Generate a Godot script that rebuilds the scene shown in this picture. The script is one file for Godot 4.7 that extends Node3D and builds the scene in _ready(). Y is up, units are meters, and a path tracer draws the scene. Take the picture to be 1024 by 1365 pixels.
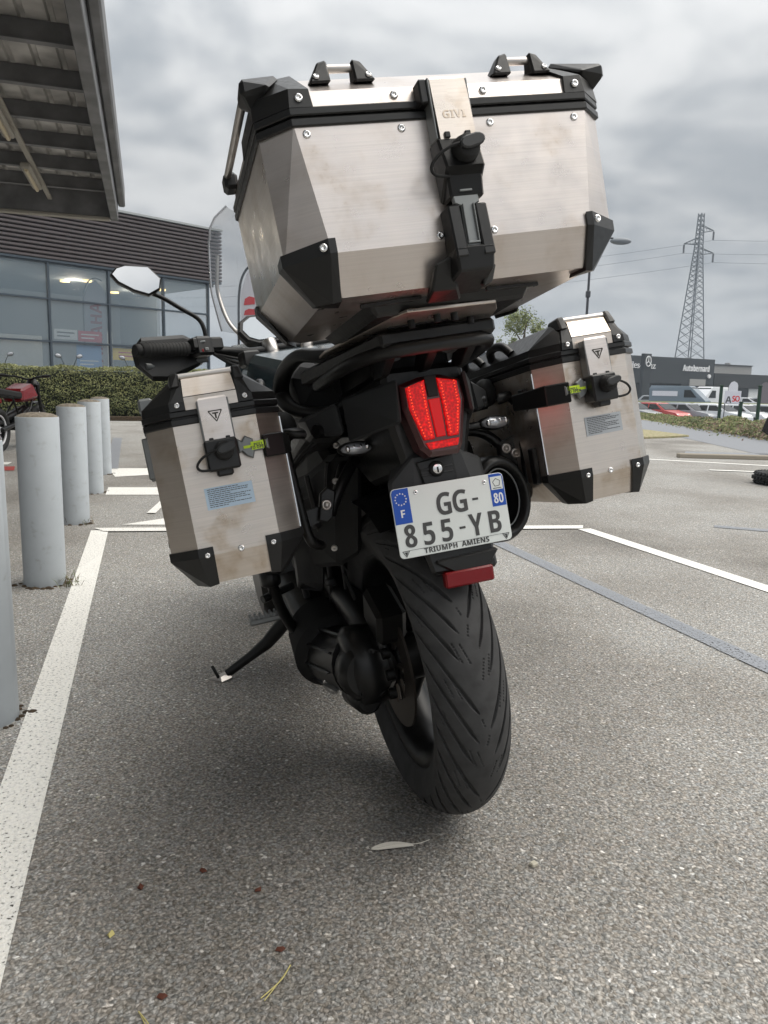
extends Node3D
# A parked adventure motorcycle with three aluminium cases, seen from behind on a dealer's car park under an overcast sky.
var M := {}
var offs := {}
var used := {}
var rng := RandomNumberGenerator.new()
var sans: SystemFont
var sans_bold: SystemFont
# the motorcycle's own axes: x to its right, y up along its lean, z backwards; origin at the rear axle
var BK := Transform3D(Basis(Vector3(0.93861, 0.17265, -0.29867), Vector3(-0.20406, 0.97591, -0.07715), Vector3(0.27816, 0.13336, 0.95123)).orthonormalized(), Vector3(0.0824, 0.3301, -1.5664))
# the car park's own axes: x across the bays, z from the far end of the bays towards the viewer
const BAY := Basis(Vector3(0.954, 0, -0.299), Vector3(0, 1, 0), Vector3(0.299, 0, 0.954))

func _ready():
	rng.seed = 20240
	camera_and_light()
	materials()
	setting()
	buildings()
	far_side()
	left_side()
	motorcycle()
	top_case()
	pannier(-1.0)
	pannier(1.0)
	small_things()

# ------------------------------------------------------------------ camera, sky, sun, exposure
func camera_and_light():
	var cam = Camera3D.new()
	cam.name = "camera"
	cam.fov = 68.09
	cam.near = 0.05
	cam.far = 900.0
	cam.transform = Transform3D(Basis(Vector3.RIGHT, -0.16001) * Basis(Vector3.BACK, 0.0225), Vector3(0, 0.89, 0))
	add_child(cam)
	cam.current = true
	var env = Environment.new()
	env.background_mode = Environment.BG_SKY
	env.tonemap_mode = Environment.TONE_MAPPER_LINEAR
	env.tonemap_exposure = 2.3
	env.sdfgi_enabled = true
	env.ssao_enabled = true
	env.ssil_enabled = true
	env.fog_enabled = true
	env.fog_density = 0.0007
	env.fog_light_color = Color(0.72, 0.76, 0.8)
	var pano = PanoramaSkyMaterial.new()
	pano.panorama = ImageTexture.create_from_image(sky_image())
	pano.energy_multiplier = 1.0
	var sky = Sky.new()
	sky.sky_material = pano
	env.sky = sky
	var we = WorldEnvironment.new()
	we.environment = env
	we.name = "world_environment"
	add_child(we)
	var sun = DirectionalLight3D.new()
	sun.name = "sun"
	sun.light_energy = 0.39
	sun.light_color = Color(1.0, 0.97, 0.92)
	sun.light_angular_distance = 66.0
	sun.shadow_enabled = true
	add_child(sun)
	sun.look_at_from_position(Vector3.ZERO, -Vector3(0.5, 0.87, -0.05), Vector3.UP)

func sky_image() -> Image:
	var a = fnoise(FastNoiseLite.TYPE_SIMPLEX_SMOOTH, 11, 0.55, 6)
	var b = fnoise(FastNoiseLite.TYPE_SIMPLEX_SMOOTH, 23, 0.9, 5)
	var c = fnoise(FastNoiseLite.TYPE_SIMPLEX_SMOOTH, 37, 0.35, 3)
	var w = 1400
	var h = 700
	var img = Image.create(w, h, false, Image.FORMAT_RGBAF)
	for j in h:
		var th = PI * (j + 0.5) / h
		var y = cos(th)
		var s = sin(th)
		for i in w:
			var ph = TAU * ((i + 0.5) / w - 0.5)
			if y < -0.03:
				img.set_pixel(i, j, Color(0.16, 0.16, 0.155))
				continue
			var d = Vector3(sin(ph) * s, max(y, 0.0), -cos(ph) * s)
			var k = 1.0 / (d.y + 0.26)
			var p = Vector2(d.x, d.z) * k
			var q = p + Vector2(c.get_noise_2d(p.x * 1.5, p.y * 1.5), c.get_noise_2d(p.y + 40, p.x)) * 0.35
			var n = a.get_noise_2d(q.x * 1.5 + 3.0, q.y * 1.5) * 0.75 + b.get_noise_2d(q.x * 3.0 + 9, q.y * 3.4) * 0.55 + b.get_noise_2d(q.x * 8.0 + 31, q.y * 9.0) * 0.3
			n = clamp(0.60 + n * 0.85, 0.0, 1.0)
			n = n * n * (3 - 2 * n)
			var lo = Color(0.265, 0.287, 0.31)
			var hi = Color(0.495, 0.502, 0.508)
			var col = lo.lerp(hi, n)
			var haze = pow(clamp(1.0 - d.y * 4.0, 0.0, 1.0), 1.5)
			col = col.lerp(Color(0.30, 0.345, 0.39), haze * 0.55)
			col = col * (0.535 * (1.0 + 2.1 * pow(d.y, 1.6)))
			col.a = 1.0
			img.set_pixel(i, j, col)
	return img

# ------------------------------------------------------------------ noise, images, materials
func fnoise(type, sd, freq, oct) -> FastNoiseLite:
	var n = FastNoiseLite.new()
	n.noise_type = type
	n.seed = sd
	n.frequency = freq
	n.fractal_type = FastNoiseLite.FRACTAL_FBM if oct > 1 else FastNoiseLite.FRACTAL_NONE
	n.fractal_octaves = oct
	return n

func ramp_tex(n: FastNoiseLite, size: int, stops: Array, alpha_on := false) -> ImageTexture:
	var src = n.get_seamless_image(size, size)
	src.convert(Image.FORMAT_L8)
	var data = src.get_data()
	var g = Gradient.new()
	g.offsets = PackedFloat32Array(stops.map(func(s): return s[0]))
	g.colors = PackedColorArray(stops.map(func(s): return s[1]))
	var lut = PackedByteArray()
	for i in 256:
		var c = g.sample(i / 255.0)
		lut.append(int(c.r * 255)); lut.append(int(c.g * 255)); lut.append(int(c.b * 255)); lut.append(int(c.a * 255))
	var out = PackedByteArray()
	out.resize(size * size * 4)
	for i in data.size():
		var v = data[i] * 4
		out[i * 4] = lut[v]; out[i * 4 + 1] = lut[v + 1]; out[i * 4 + 2] = lut[v + 2]; out[i * 4 + 3] = lut[v + 3]
	return ImageTexture.create_from_image(Image.create_from_data(size, size, false, Image.FORMAT_RGBA8, out))

# metal sheet: faint cloudy dirt of share d, fine grain along the sheet of share g
func brushed(sd: int, d: float, g: float, clean: Color, dirt: Color) -> ImageTexture:
	var size = 512
	var a = fnoise(FastNoiseLite.TYPE_SIMPLEX_SMOOTH, sd, 0.012, 5).get_seamless_image(size, size)
	var b = fnoise(FastNoiseLite.TYPE_SIMPLEX, sd + 50, 0.05, 4).get_seamless_image(size, size)
	a.convert(Image.FORMAT_L8)
	b.convert(Image.FORMAT_L8)
	var pa = a.get_data()
	var pb = b.get_data()
	var line = PackedFloat32Array()
	for y in size:
		line.append(rng.randf())
	var out = PackedByteArray()
	out.resize(size * size * 3)
	for y in size:
		for x in size:
			var o = y * size + x
			var blot = pa[o] / 255.0
			var speck = pb[o] / 255.0
			# grain: long thin strokes, each row with its own phase
			var gr = pb[y * size + ((x / 14 + int(line[y] * 512)) % size)] / 255.0
			var t = clamp(smoothstep(0.45, 0.85, blot) * d * 5.0 * (0.5 + speck) , 0.0, 1.0)
			if speck > 0.83 and blot > 0.6:
				t = min(1.0, t + 0.2)
			var c = clean.lerp(dirt, t * 0.6)
			var k = 1.0 - g + 2.0 * g * (gr - 0.25)
			out[o * 3] = int(clamp(c.r * k, 0, 1) * 255)
			out[o * 3 + 1] = int(clamp(c.g * k, 0, 1) * 255)
			out[o * 3 + 2] = int(clamp(c.b * k, 0, 1) * 255)
	return ImageTexture.create_from_image(Image.create_from_data(size, size, false, Image.FORMAT_RGB8, out))

func grey(v: float) -> Color:
	return Color(v, v, v)

func mat(key: String, col: Color, rough: float, metal := 0.0) -> StandardMaterial3D:
	var m = StandardMaterial3D.new()
	m.resource_name = key
	m.albedo_color = col
	m.roughness = rough
	m.metallic = metal
	M[key] = m
	return m

func tri_tex(m: StandardMaterial3D, t: Texture2D, scale: float, world := false):
	m.albedo_texture = t
	m.uv1_triplanar = true
	m.uv1_world_triplanar = world
	m.uv1_scale = Vector3.ONE * scale

func materials():
	sans = SystemFont.new()
	sans.font_names = PackedStringArray(["Droid Sans"])
	sans_bold = SystemFont.new()
	sans_bold.font_names = PackedStringArray(["Droid Sans"])
	sans_bold.font_weight = 700
	# weathered aluminium of the cases
	var alu_tex = brushed(5, 0.085, 0.032, Color(0.965, 0.94, 0.915), Color(0.80, 0.74, 0.67))
	var alu_dirty = brushed(9, 0.13, 0.035, Color(0.94, 0.915, 0.885), Color(0.72, 0.63, 0.52))
	var rough_tex = ramp_tex(fnoise(FastNoiseLite.TYPE_SIMPLEX_SMOOTH, 8, 0.02, 5), 512, [[0.0, grey(0.6)], [0.5, grey(0.8)], [1.0, grey(1.0)]])
	var m = mat("aluminium", Color(0.91, 0.90, 0.90), 0.40, 0.93)
	tri_tex(m, alu_tex, 1.7)
	m.roughness_texture = rough_tex
	m = mat("aluminium_stained", Color(0.92, 0.905, 0.895), 0.40, 0.92)
	tri_tex(m, alu_dirty, 1.7)
	m.roughness_texture = rough_tex
	mat("steel", Color(0.78, 0.76, 0.74), 0.32, 1.0)
	mat("disc_steel", Color(0.33, 0.31, 0.29), 0.45, 0.9)
	mat("bright_steel", Color(0.9, 0.9, 0.9), 0.2, 1.0)
	mat("cast_grey", Color(0.52, 0.53, 0.53), 0.5, 0.7)
	m = mat("black_plastic", grey(0.085), 0.48)
	m.roughness_texture = rough_tex
	m.uv1_triplanar = true
	m.uv1_scale = Vector3.ONE * 8
	mat("grey_plastic", Color(0.17, 0.175, 0.18), 0.5)
	mat("black_rubber", grey(0.09), 0.75)
	mat("black_metal", grey(0.07), 0.35, 0.3)
	mat("hose", Color(0.16, 0.16, 0.165), 0.45)
	mat("cast_dark", Color(0.20, 0.20, 0.205), 0.45, 0.3)
	mat("deep_black", grey(0.04), 0.7)
	m = mat("tyre", Color(0.26, 0.26, 0.262), 0.8)
	tri_tex(m, ramp_tex(fnoise(FastNoiseLite.TYPE_SIMPLEX, 15, 0.03, 5), 256, [[0.0, grey(0.7)], [0.5, grey(0.88)], [1.0, grey(1.0)]]), 3.0)
	m = mat("tank_paint", Color(0.13, 0.19, 0.21), 0.25)
	m.clearcoat_enabled = true
	m.clearcoat = 0.6
	m.clearcoat_roughness = 0.15
	m = mat("red_lens", Color(0.22, 0.0, 0.01), 0.12)
	m.clearcoat_enabled = true
	m = mat("red_glow", Color(0.5, 0.0, 0.0), 0.3)
	m.emission_enabled = true
	m.emission = Color(1.0, 0.015, 0.02)
	m.emission_energy_multiplier = 0.46
	m.emission_operator = BaseMaterial3D.EMISSION_OP_MULTIPLY
	m.emission_texture = ramp_tex(fnoise(FastNoiseLite.TYPE_CELLULAR, 33, 0.06, 1), 256, [[0.0, grey(0.35)], [0.5, grey(0.7)], [1.0, grey(1.0)]])
	m.uv1_triplanar = true
	m.uv1_scale = Vector3.ONE * 14
	m = mat("red_glow_dim", Color(0.4, 0.0, 0.0), 0.2)
	m.emission_enabled = true
	m.emission = Color(1.0, 0.0, 0.02)
	m.emission_energy_multiplier = 0.17
	m = mat("led_glow", Color(0.9, 0.3, 0.1), 0.3)
	m.emission_enabled = true
	m.emission = Color(1.0, 0.28, 0.12)
	m.emission_energy_multiplier = 0.7
	mat("reflector_red", Color(0.45, 0.02, 0.05), 0.2)
	mat("clear_lens", Color(0.75, 0.76, 0.78), 0.15, 0.5)
	mat("plate_white", Color(0.86, 0.88, 0.87), 0.35)
	mat("plate_blue", Color(0.09, 0.30, 0.68), 0.35)
	mat("ink", Color(0.26, 0.26, 0.26), 0.5)
	mat("white_ink", grey(0.9), 0.5)
	mat("yellow_ink", Color(0.9, 0.78, 0.2), 0.5)
	mat("notice_blue", Color(0.72, 0.80, 0.87), 0.4)
	mat("notice_grey", Color(0.66, 0.68, 0.70), 0.4)
	mat("engraving", Color(0.25, 0.24, 0.22), 0.5, 0.6)
	mat("lime_label", Color(0.75, 0.86, 0.16), 0.4)
	m = mat("screen_clear", Color(0.42, 0.45, 0.48, 0.34), 0.02)
	m.transparency = BaseMaterial3D.TRANSPARENCY_ALPHA
	m = mat("display", Color(0.72, 0.76, 0.8), 0.12)
	mat("mirror", grey(0.95), 0.02, 1.0)
	# ground
	var asphalt = asphalt_images()
	m = mat("asphalt", Color(1, 1, 1), 0.85)
	m.albedo_texture = asphalt[0]
	m.heightmap_enabled = true
	m.heightmap_texture = asphalt[1]
	m.heightmap_scale = 0.36
	m.metallic_specular = 0.2
	m.detail_enabled = true
	m.detail_blend_mode = BaseMaterial3D.BLEND_MODE_MUL
	m.detail_uv_layer = BaseMaterial3D.DETAIL_UV_2
	m.detail_albedo = ramp_tex(fnoise(FastNoiseLite.TYPE_SIMPLEX_SMOOTH, 61, 0.006, 6), 512, [[0.0, Color(0.78, 0.77, 0.76)], [0.3, Color(0.90, 0.89, 0.88)], [0.5, Color(0.96, 0.955, 0.95)], [0.7, Color(1, 1, 1)], [1.0, Color(0.93, 0.93, 0.93)]])
	m.uv2_scale = Vector3(0.13, 0.13, 1)
	m = mat("road", Color(0.50, 0.51, 0.53), 0.85)
	m = mat("paint", Color(0.95, 0.945, 0.925), 0.7)
	m.albedo_texture = ramp_tex(fnoise(FastNoiseLite.TYPE_SIMPLEX, 71, 0.13, 4), 512, [[0.0, Color(0.9, 0.9, 0.9, 0)], [0.18, Color(0.85, 0.85, 0.84, 0)], [0.20, Color(0.9, 0.9, 0.9, 1)], [0.6, Color(1, 1, 1, 1)], [1.0, Color(0.93, 0.92, 0.9, 1)]])
	m.transparency = BaseMaterial3D.TRANSPARENCY_ALPHA_SCISSOR
	m.alpha_scissor_threshold = 0.5
	m.heightmap_enabled = true
	m.heightmap_texture = asphalt[1]
	m.heightmap_scale = 0.25
	m = mat("paint_faded", Color(0.56, 0.575, 0.60), 0.8)
	m.albedo_texture = ramp_tex(fnoise(FastNoiseLite.TYPE_SIMPLEX, 77, 0.16, 4), 512, [[0.0, Color(1, 1, 1, 0)], [0.31, Color(1, 1, 1, 0)], [0.33, Color(0.95, 0.95, 0.95, 1)], [1.0, Color(1, 1, 1, 1)]])
	m.transparency = BaseMaterial3D.TRANSPARENCY_ALPHA_SCISSOR
	m.alpha_scissor_threshold = 0.5
	m = mat("paint_red", Color(0.6, 0.22, 0.2), 0.8)
	m = mat("kerb_stone", Color(0.58, 0.55, 0.5), 0.9)
	m = mat("soil", Color(0.36, 0.30, 0.23), 0.95)
	tri_tex(m, ramp_tex(fnoise(FastNoiseLite.TYPE_SIMPLEX, 81, 0.04, 5), 256, [[0.0, grey(0.5)], [1.0, grey(1.0)]]), 2.0)
	m = mat("field", Color(0.42, 0.43, 0.34), 0.95)
	m = mat("dry_grass", Color(0.66, 0.62, 0.50), 0.95)
	tri_tex(m, ramp_tex(fnoise(FastNoiseLite.TYPE_SIMPLEX, 83, 0.05, 5), 256, [[0.0, Color(0.6, 0.7, 0.45)], [0.5, grey(0.9)], [1.0, grey(1.0)]]), 0.6)
	m = mat("bank_grass", Color(0.50, 0.53, 0.33), 0.95)
	tri_tex(m, ramp_tex(fnoise(FastNoiseLite.TYPE_SIMPLEX, 84, 0.05, 5), 256, [[0.0, grey(0.6)], [1.0, Color(1, 0.98, 0.9)]]), 0.3)
	# bollards, canopy, buildings
	m = mat("bollard_paint", Color(0.69, 0.715, 0.735), 0.6)
	tri_tex(m, ramp_tex(fnoise(FastNoiseLite.TYPE_SIMPLEX, 91, 0.008, 6), 512, [[0.0, Color(0.84, 0.82, 0.80)], [0.2, Color(0.97, 0.97, 0.97)], [1.0, grey(1.0)]]), 2.2, true)
	m = mat("concrete_cap", Color(0.60, 0.56, 0.50), 0.9)
	tri_tex(m, ramp_tex(fnoise(FastNoiseLite.TYPE_SIMPLEX, 92, 0.03, 5), 256, [[0.0, grey(0.6)], [1.0, grey(1.0)]]), 5.0, true)
	m = mat("canopy_steel", Color(0.50, 0.50, 0.505), 0.55, 0.1)
	tri_tex(m, ramp_tex(fnoise(FastNoiseLite.TYPE_SIMPLEX, 95, 0.01, 5), 256, [[0.0, grey(0.75)], [1.0, grey(1.0)]]), 0.7)
	m = mat("canopy_deck", Color(0.84, 0.83, 0.81), 0.6)
	tri_tex(m, ramp_tex(fnoise(FastNoiseLite.TYPE_SIMPLEX, 96, 0.01, 5), 256, [[0.0, grey(0.7)], [1.0, grey(1.0)]]), 0.6)
	mat("canopy_flange", Color(0.62, 0.6, 0.56), 0.6)
	mat("lamp_tube", Color(0.8, 0.74, 0.62), 0.4)
	mat("cladding", Color(0.335, 0.31, 0.32), 0.55, 0.1)
	mat("roof_trim", Color(0.62, 0.64, 0.65), 0.5)
	mat("mullion", Color(0.25, 0.29, 0.33), 0.5, 0.2)
	m = mat("shop_glass", Color(0.50, 0.57, 0.62, 0.30), 0.02)
	m.transparency = BaseMaterial3D.TRANSPARENCY_ALPHA
	mat("shop_wall", Color(0.58, 0.61, 0.64), 0.8)
	mat("shop_floor", Color(0.42, 0.44, 0.46), 0.5)
	mat("shop_ceiling", Color(0.58, 0.61, 0.63), 0.8)
	m = mat("downlight", Color(1, 0.9, 0.7), 0.5)
	m.emission_enabled = true
	m.emission = Color(1.0, 0.86, 0.58)
	m.emission_energy_multiplier = 1.6
	mat("anthracite", Color(0.185, 0.205, 0.22), 0.6)
	mat("anthracite_dark", Color(0.16, 0.17, 0.18), 0.7)
	mat("dark_glass", Color(0.05, 0.065, 0.07), 0.12)
	mat("pale_wall", Color(0.60, 0.595, 0.585), 0.8)
	mat("letter_white", Color(0.9, 0.9, 0.9), 0.5)
	mat("galvanised", Color(0.47, 0.49, 0.51), 0.55, 0.3)
	mat("lamp_pole", Color(0.24, 0.25, 0.27), 0.5, 0.2)
	mat("green_post", Color(0.10, 0.23, 0.17), 0.5)
	mat("flag_dull", Color(0.62, 0.63, 0.66), 0.8)
	mat("flag_dull_red", Color(0.55, 0.10, 0.13), 0.8)
	mat("flag_white", Color(0.85, 0.85, 0.88), 0.8).cull_mode = BaseMaterial3D.CULL_DISABLED
	mat("flag_red", Color(0.82, 0.10, 0.13), 0.8)
	mat("flag_blue", Color(0.25, 0.30, 0.5), 0.8)
	mat("flag_grey", Color(0.45, 0.42, 0.44), 0.8)
	mat("poster_red", Color(0.75, 0.18, 0.22), 0.6)
	mat("poster_white", Color(0.85, 0.86, 0.85), 0.6)
	mat("poster_yellow", Color(0.93, 0.80, 0.10), 0.6)
	mat("poster_blue", Color(0.45, 0.60, 0.78), 0.6)
	m = mat("leaf", Color(1, 1, 1), 0.7)
	m.vertex_color_use_as_albedo = true
	m.cull_mode = BaseMaterial3D.CULL_DISABLED
	m.backlight_enabled = true
	m.backlight = grey(0.25)
	mat("leaf_core", Color(0.13, 0.15, 0.09), 0.95)
	mat("bark", Color(0.35, 0.31, 0.26), 0.9)
	for c in [["car_white", Color(0.85, 0.86, 0.87)], ["car_silver", Color(0.58, 0.60, 0.62)], ["car_red", Color(0.72, 0.20, 0.18)], ["car_dark", Color(0.13, 0.14, 0.16)], ["car_blue", Color(0.40, 0.46, 0.51)]]:
		m = mat(c[0], c[1], 0.3)
		m.clearcoat_enabled = true
	mat("car_tyre", grey(0.1), 0.8)
	m = mat("bike_red", Color(0.45, 0.05, 0.08), 0.25)
	mat("wheel_white", Color(0.82, 0.82, 0.83), 0.4)
	mat("feather_white", Color(0.82, 0.80, 0.76), 0.8)
	mat("dead_leaf", Color(0.33, 0.17, 0.11), 0.8)
	mat("straw", Color(0.72, 0.68, 0.45), 0.8)
	mat("pebble", Color(0.7, 0.68, 0.62), 0.8)

func asphalt_images() -> Array:
	var size = 1024
	var fine = fnoise(FastNoiseLite.TYPE_SIMPLEX, 101, 0.09, 3).get_seamless_image(size, size)
	fine.convert(Image.FORMAT_L8)
	var f = fine.get_data()
	var warp = fnoise(FastNoiseLite.TYPE_SIMPLEX, 107, 0.045, 2).get_seamless_image(size, size)
	warp.convert(Image.FORMAT_L8)
	var wp = warp.get_data()
	# stones of mixed size: a jittered grid that wraps round, so that the tile joins itself without a seam
	var cells = 165
	var px = float(size) / cells
	var cx = PackedFloat32Array(); var cy = PackedFloat32Array(); var tone = PackedFloat32Array(); var tint = PackedFloat32Array(); var hgt = PackedFloat32Array(); var wgt = PackedFloat32Array()
	for i in cells * cells:
		cx.append((i % cells + 0.5 + rng.randf_range(-0.55, 0.55)) * px)
		cy.append((i / cells + 0.5 + rng.randf_range(-0.55, 0.55)) * px)
		var t = rng.randf()
		tone.append(0.65 + 0.11 * t * t + (0.22 if rng.randf() < 0.018 else 0.0) - (0.10 if rng.randf() < 0.15 else 0.0))
		tint.append(rng.randf_range(-0.010, 0.016))
		hgt.append(rng.randf_range(0.35, 1.0))
		wgt.append(px * px * 0.55 * pow(rng.randf(), 2.0))
	var col = PackedByteArray(); col.resize(size * size * 3)
	var hei = PackedByteArray(); hei.resize(size * size)
	for y in size:
		for x in size:
			var w1 = wp[y * size + x]
			var qx = x + (w1 - 128) * 0.016
			var qy = y + (wp[y * size + (x + 511) % size] - 128) * 0.016
			var gx = int(floor(qx / px))
			var gy = int(floor(qy / px))
			var d1 = 1e9; var d2 = 1e9; var best = 0
			for oy in [-1, 0, 1]:
				var ry = posmod(gy + oy, cells)
				var wy = float(gy + oy - ry) * px - qy
				for ox in [-1, 0, 1]:
					var rx = posmod(gx + ox, cells)
					var id = ry * cells + rx
					var dx = cx[id] + float(gx + ox - rx) * px - qx
					var dy = cy[id] + wy
					var d = dx * dx + dy * dy - wgt[id]
					if d < d1:
						d2 = d1; d1 = d; best = id
					elif d < d2:
						d2 = d
			var e = clamp((d2 - d1) / (px * px) * 1.1, 0.0, 1.0)
			var n = f[y * size + x] / 255.0
			var k = (0.74 + 0.26 * sqrt(e)) * (0.74 + 0.52 * n)
			var t = tone[best] * k
			var o = (y * size + x) * 3
			col[o] = int(clamp(t + tint[best] + 0.007, 0, 1) * 255)
			col[o + 1] = int(clamp(t + 0.004, 0, 1) * 255)
			col[o + 2] = int(clamp(t - tint[best] - 0.007, 0, 1) * 255)
			hei[y * size + x] = int(clamp(hgt[best] * sqrt(e) * 0.7 + n * 0.3, 0, 1) * 255)
	return [ImageTexture.create_from_image(Image.create_from_data(size, size, false, Image.FORMAT_RGB8, col)), ImageTexture.create_from_image(Image.create_from_data(size, size, false, Image.FORMAT_L8, hei))]

# ------------------------------------------------------------------ nodes
func numbered(called: String) -> String:
	var n = used.get(called, 0)
	used[called] = n + 1
	return called if n == 0 else "%s_%03d" % [called, n]

func tag(o, label: String, category: String, group := ""):
	o.set_meta("label", label)
	o.set_meta("category", category)
	if group != "":
		o.set_meta("group", group)
	return o

func thing(called: String, label: String, category: String, xf := Transform3D(), group := "", off := Vector3.ZERO) -> Node3D:
	var o = Node3D.new()
	o.name = numbered(called)
	o.transform = xf
	add_child(o)
	tag(o, label, category, group)
	if off != Vector3.ZERO:
		offs[o] = off
	return o

func mesh_of(st) -> Mesh:
	if st is Mesh:
		return st
	st.generate_normals()
	return st.commit()

func obj(called: String, st, m, parent: Node = self, xf := Transform3D()) -> MeshInstance3D:
	var o = MeshInstance3D.new()
	o.mesh = mesh_of(st)
	o.material_override = M[m] if m is String else m
	o.transform = xf
	if parent == self:
		o.name = numbered(called)
		add_child(o)
	else:
		o.name = called
		if offs.has(parent):
			o.position += offs[parent]
		parent.add_child(o, true)
	return o

func struct(called: String, st, m, xf := Transform3D()) -> MeshInstance3D:
	var o = obj(called, st, m, self, xf)
	o.set_meta("kind", "structure")
	return o

func copy_of(root: Node3D, xf: Transform3D, label: String, group := "") -> Node3D:
	var c = root.duplicate()
	c.name = numbered(String(root.name).rstrip("0123456789").trim_suffix("_"))
	add_child(c)
	c.transform = xf
	c.set_meta("label", label)
	if group != "":
		c.set_meta("group", group)
	return c

# ------------------------------------------------------------------ shapes
func ST(smooth := false) -> SurfaceTool:
	var st = SurfaceTool.new()
	st.begin(Mesh.PRIMITIVE_TRIANGLES)
	st.set_smooth_group(0 if smooth else -1)
	return st

func tri(st: SurfaceTool, a: Vector3, b: Vector3, c: Vector3, out: Vector3):
	if (a - c).cross(a - b).dot(out) < 0:
		var t = b
		b = c
		c = t
	st.add_vertex(a); st.add_vertex(b); st.add_vertex(c)

func quad(st: SurfaceTool, a: Vector3, b: Vector3, c: Vector3, d: Vector3, out: Vector3):
	tri(st, a, b, c, out)
	tri(st, a, c, d, out)

func hull(st: SurfaceTool, pts: Array):
	var n = pts.size()
	var e = 0.00002
	var planes = []
	for i in n:
		for j in range(i + 1, n):
			var ij = pts[j] - pts[i]
			for k in range(j + 1, n):
				var nn: Vector3 = ij.cross(pts[k] - pts[i])
				var len = nn.length()
				if len < 1e-9:
					continue
				nn /= len
				var d = nn.dot(pts[i])
				var pos = false
				var neg = false
				for p in pts:
					var s = nn.dot(p) - d
					if s > e: pos = true
					elif s < -e: neg = true
					if pos and neg: break
				if pos and neg:
					continue
				if pos:
					nn = -nn
					d = -d
				var dup = false
				for q in planes:
					if nn.dot(q[0]) > 0.9998 and abs(q[1] - d) < 0.0002:
						dup = true
						break
				if dup:
					continue
				planes.append([nn, d])
				var on = []
				var cen = Vector3.ZERO
				for p in pts:
					if abs(nn.dot(p) - d) < e * 2:
						on.append(p)
						cen += p
				cen /= on.size()
				var ux: Vector3 = (on[0] - cen).normalized()
				var uy = nn.cross(ux)
				on.sort_custom(func(a, b): return atan2((a - cen).dot(uy), (a - cen).dot(ux)) < atan2((b - cen).dot(uy), (b - cen).dot(ux)))
				for t in range(1, on.size() - 1):
					tri(st, on[0], on[t], on[t + 1], nn)

# a convex solid with chamfered edges
func bhull(st: SurfaceTool, pts: Array, r: float):
	var cen = Vector3.ZERO
	for p in pts:
		cen += p
	cen /= pts.size()
	var out = []
	for p in pts:
		var q = p - (p - cen).normalized() * r
		for d in [Vector3.RIGHT, Vector3.LEFT, Vector3.UP, Vector3.DOWN, Vector3.BACK, Vector3.FORWARD]:
			if d.dot(p - cen) > -0.25 * (p - cen).length():
				out.append(q + d * r)
	hull(st, out)

func box_pts(c: Vector3, s: Vector3, b := Basis()) -> Array:
	var o = []
	for i in 8:
		o.append(c + b * (Vector3((i & 1) * 2 - 1, (i >> 1 & 1) * 2 - 1, (i >> 2 & 1) * 2 - 1) * s * 0.5))
	return o

func cbox(st: SurfaceTool, c: Vector3, s: Vector3, bev := 0.0, b := Basis()):
	var h = s * 0.5
	if bev <= 0.0:
		for ax in 3:
			for sg in [-1.0, 1.0]:
				var n = Vector3.ZERO
				n[ax] = sg
				var u = Vector3.ZERO
				u[(ax + 1) % 3] = h[(ax + 1) % 3]
				var v = Vector3.ZERO
				v[(ax + 2) % 3] = h[(ax + 2) % 3]
				var f = n * h[ax]
				quad(st, c + b * (f - u - v), c + b * (f + u - v), c + b * (f + u + v), c + b * (f - u + v), b * n)
		return
	var P = func(sx, sy, sz, ax): # corner point lying on the face across ax
		var q = Vector3(sx * (h.x - (0.0 if ax == 0 else bev)), sy * (h.y - (0.0 if ax == 1 else bev)), sz * (h.z - (0.0 if ax == 2 else bev)))
		return c + b * q
	for sg in [-1, 1]:
		quad(st, P.call(sg, -1, -1, 0), P.call(sg, 1, -1, 0), P.call(sg, 1, 1, 0), P.call(sg, -1, 1, 0), b * Vector3(sg, 0, 0))
		quad(st, P.call(-1, sg, -1, 1), P.call(1, sg, -1, 1), P.call(1, sg, 1, 1), P.call(-1, sg, 1, 1), b * Vector3(0, sg, 0))
		quad(st, P.call(-1, -1, sg, 2), P.call(1, -1, sg, 2), P.call(1, 1, sg, 2), P.call(-1, 1, sg, 2), b * Vector3(0, 0, sg))
		for sh in [-1, 1]:
			quad(st, P.call(sg, sh, -1, 0), P.call(sg, sh, 1, 0), P.call(sg, sh, 1, 1), P.call(sg, sh, -1, 1), b * Vector3(sg, sh, 0))
			quad(st, P.call(sg, -1, sh, 0), P.call(sg, 1, sh, 0), P.call(sg, 1, sh, 2), P.call(sg, -1, sh, 2), b * Vector3(sg, 0, sh))
			quad(st, P.call(-1, sg, sh, 1), P.call(1, sg, sh, 1), P.call(1, sg, sh, 2), P.call(-1, sg, sh, 2), b * Vector3(0, sg, sh))
			for si in [-1, 1]:
				tri(st, P.call(sg, sh, si, 0), P.call(sg, sh, si, 1), P.call(sg, sh, si, 2), b * Vector3(sg, sh, si))

func inset(poly: PackedVector2Array, r: float) -> PackedVector2Array:
	var n = poly.size()
	var area = 0.0
	for i in n:
		area += poly[i].cross(poly[(i + 1) % n])
	var sg = 1.0 if area > 0 else -1.0
	var o = PackedVector2Array()
	for i in n:
		var a = (poly[i] - poly[(i + n - 1) % n]).normalized()
		var c = (poly[(i + 1) % n] - poly[i]).normalized()
		var na = Vector2(-a.y, a.x) * sg
		var nc = Vector2(-c.y, c.x) * sg
		var m = (na + nc)
		m = m / max(0.3, 1.0 + na.dot(nc))
		o.append(poly[i] + m * r)
	return o

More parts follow.
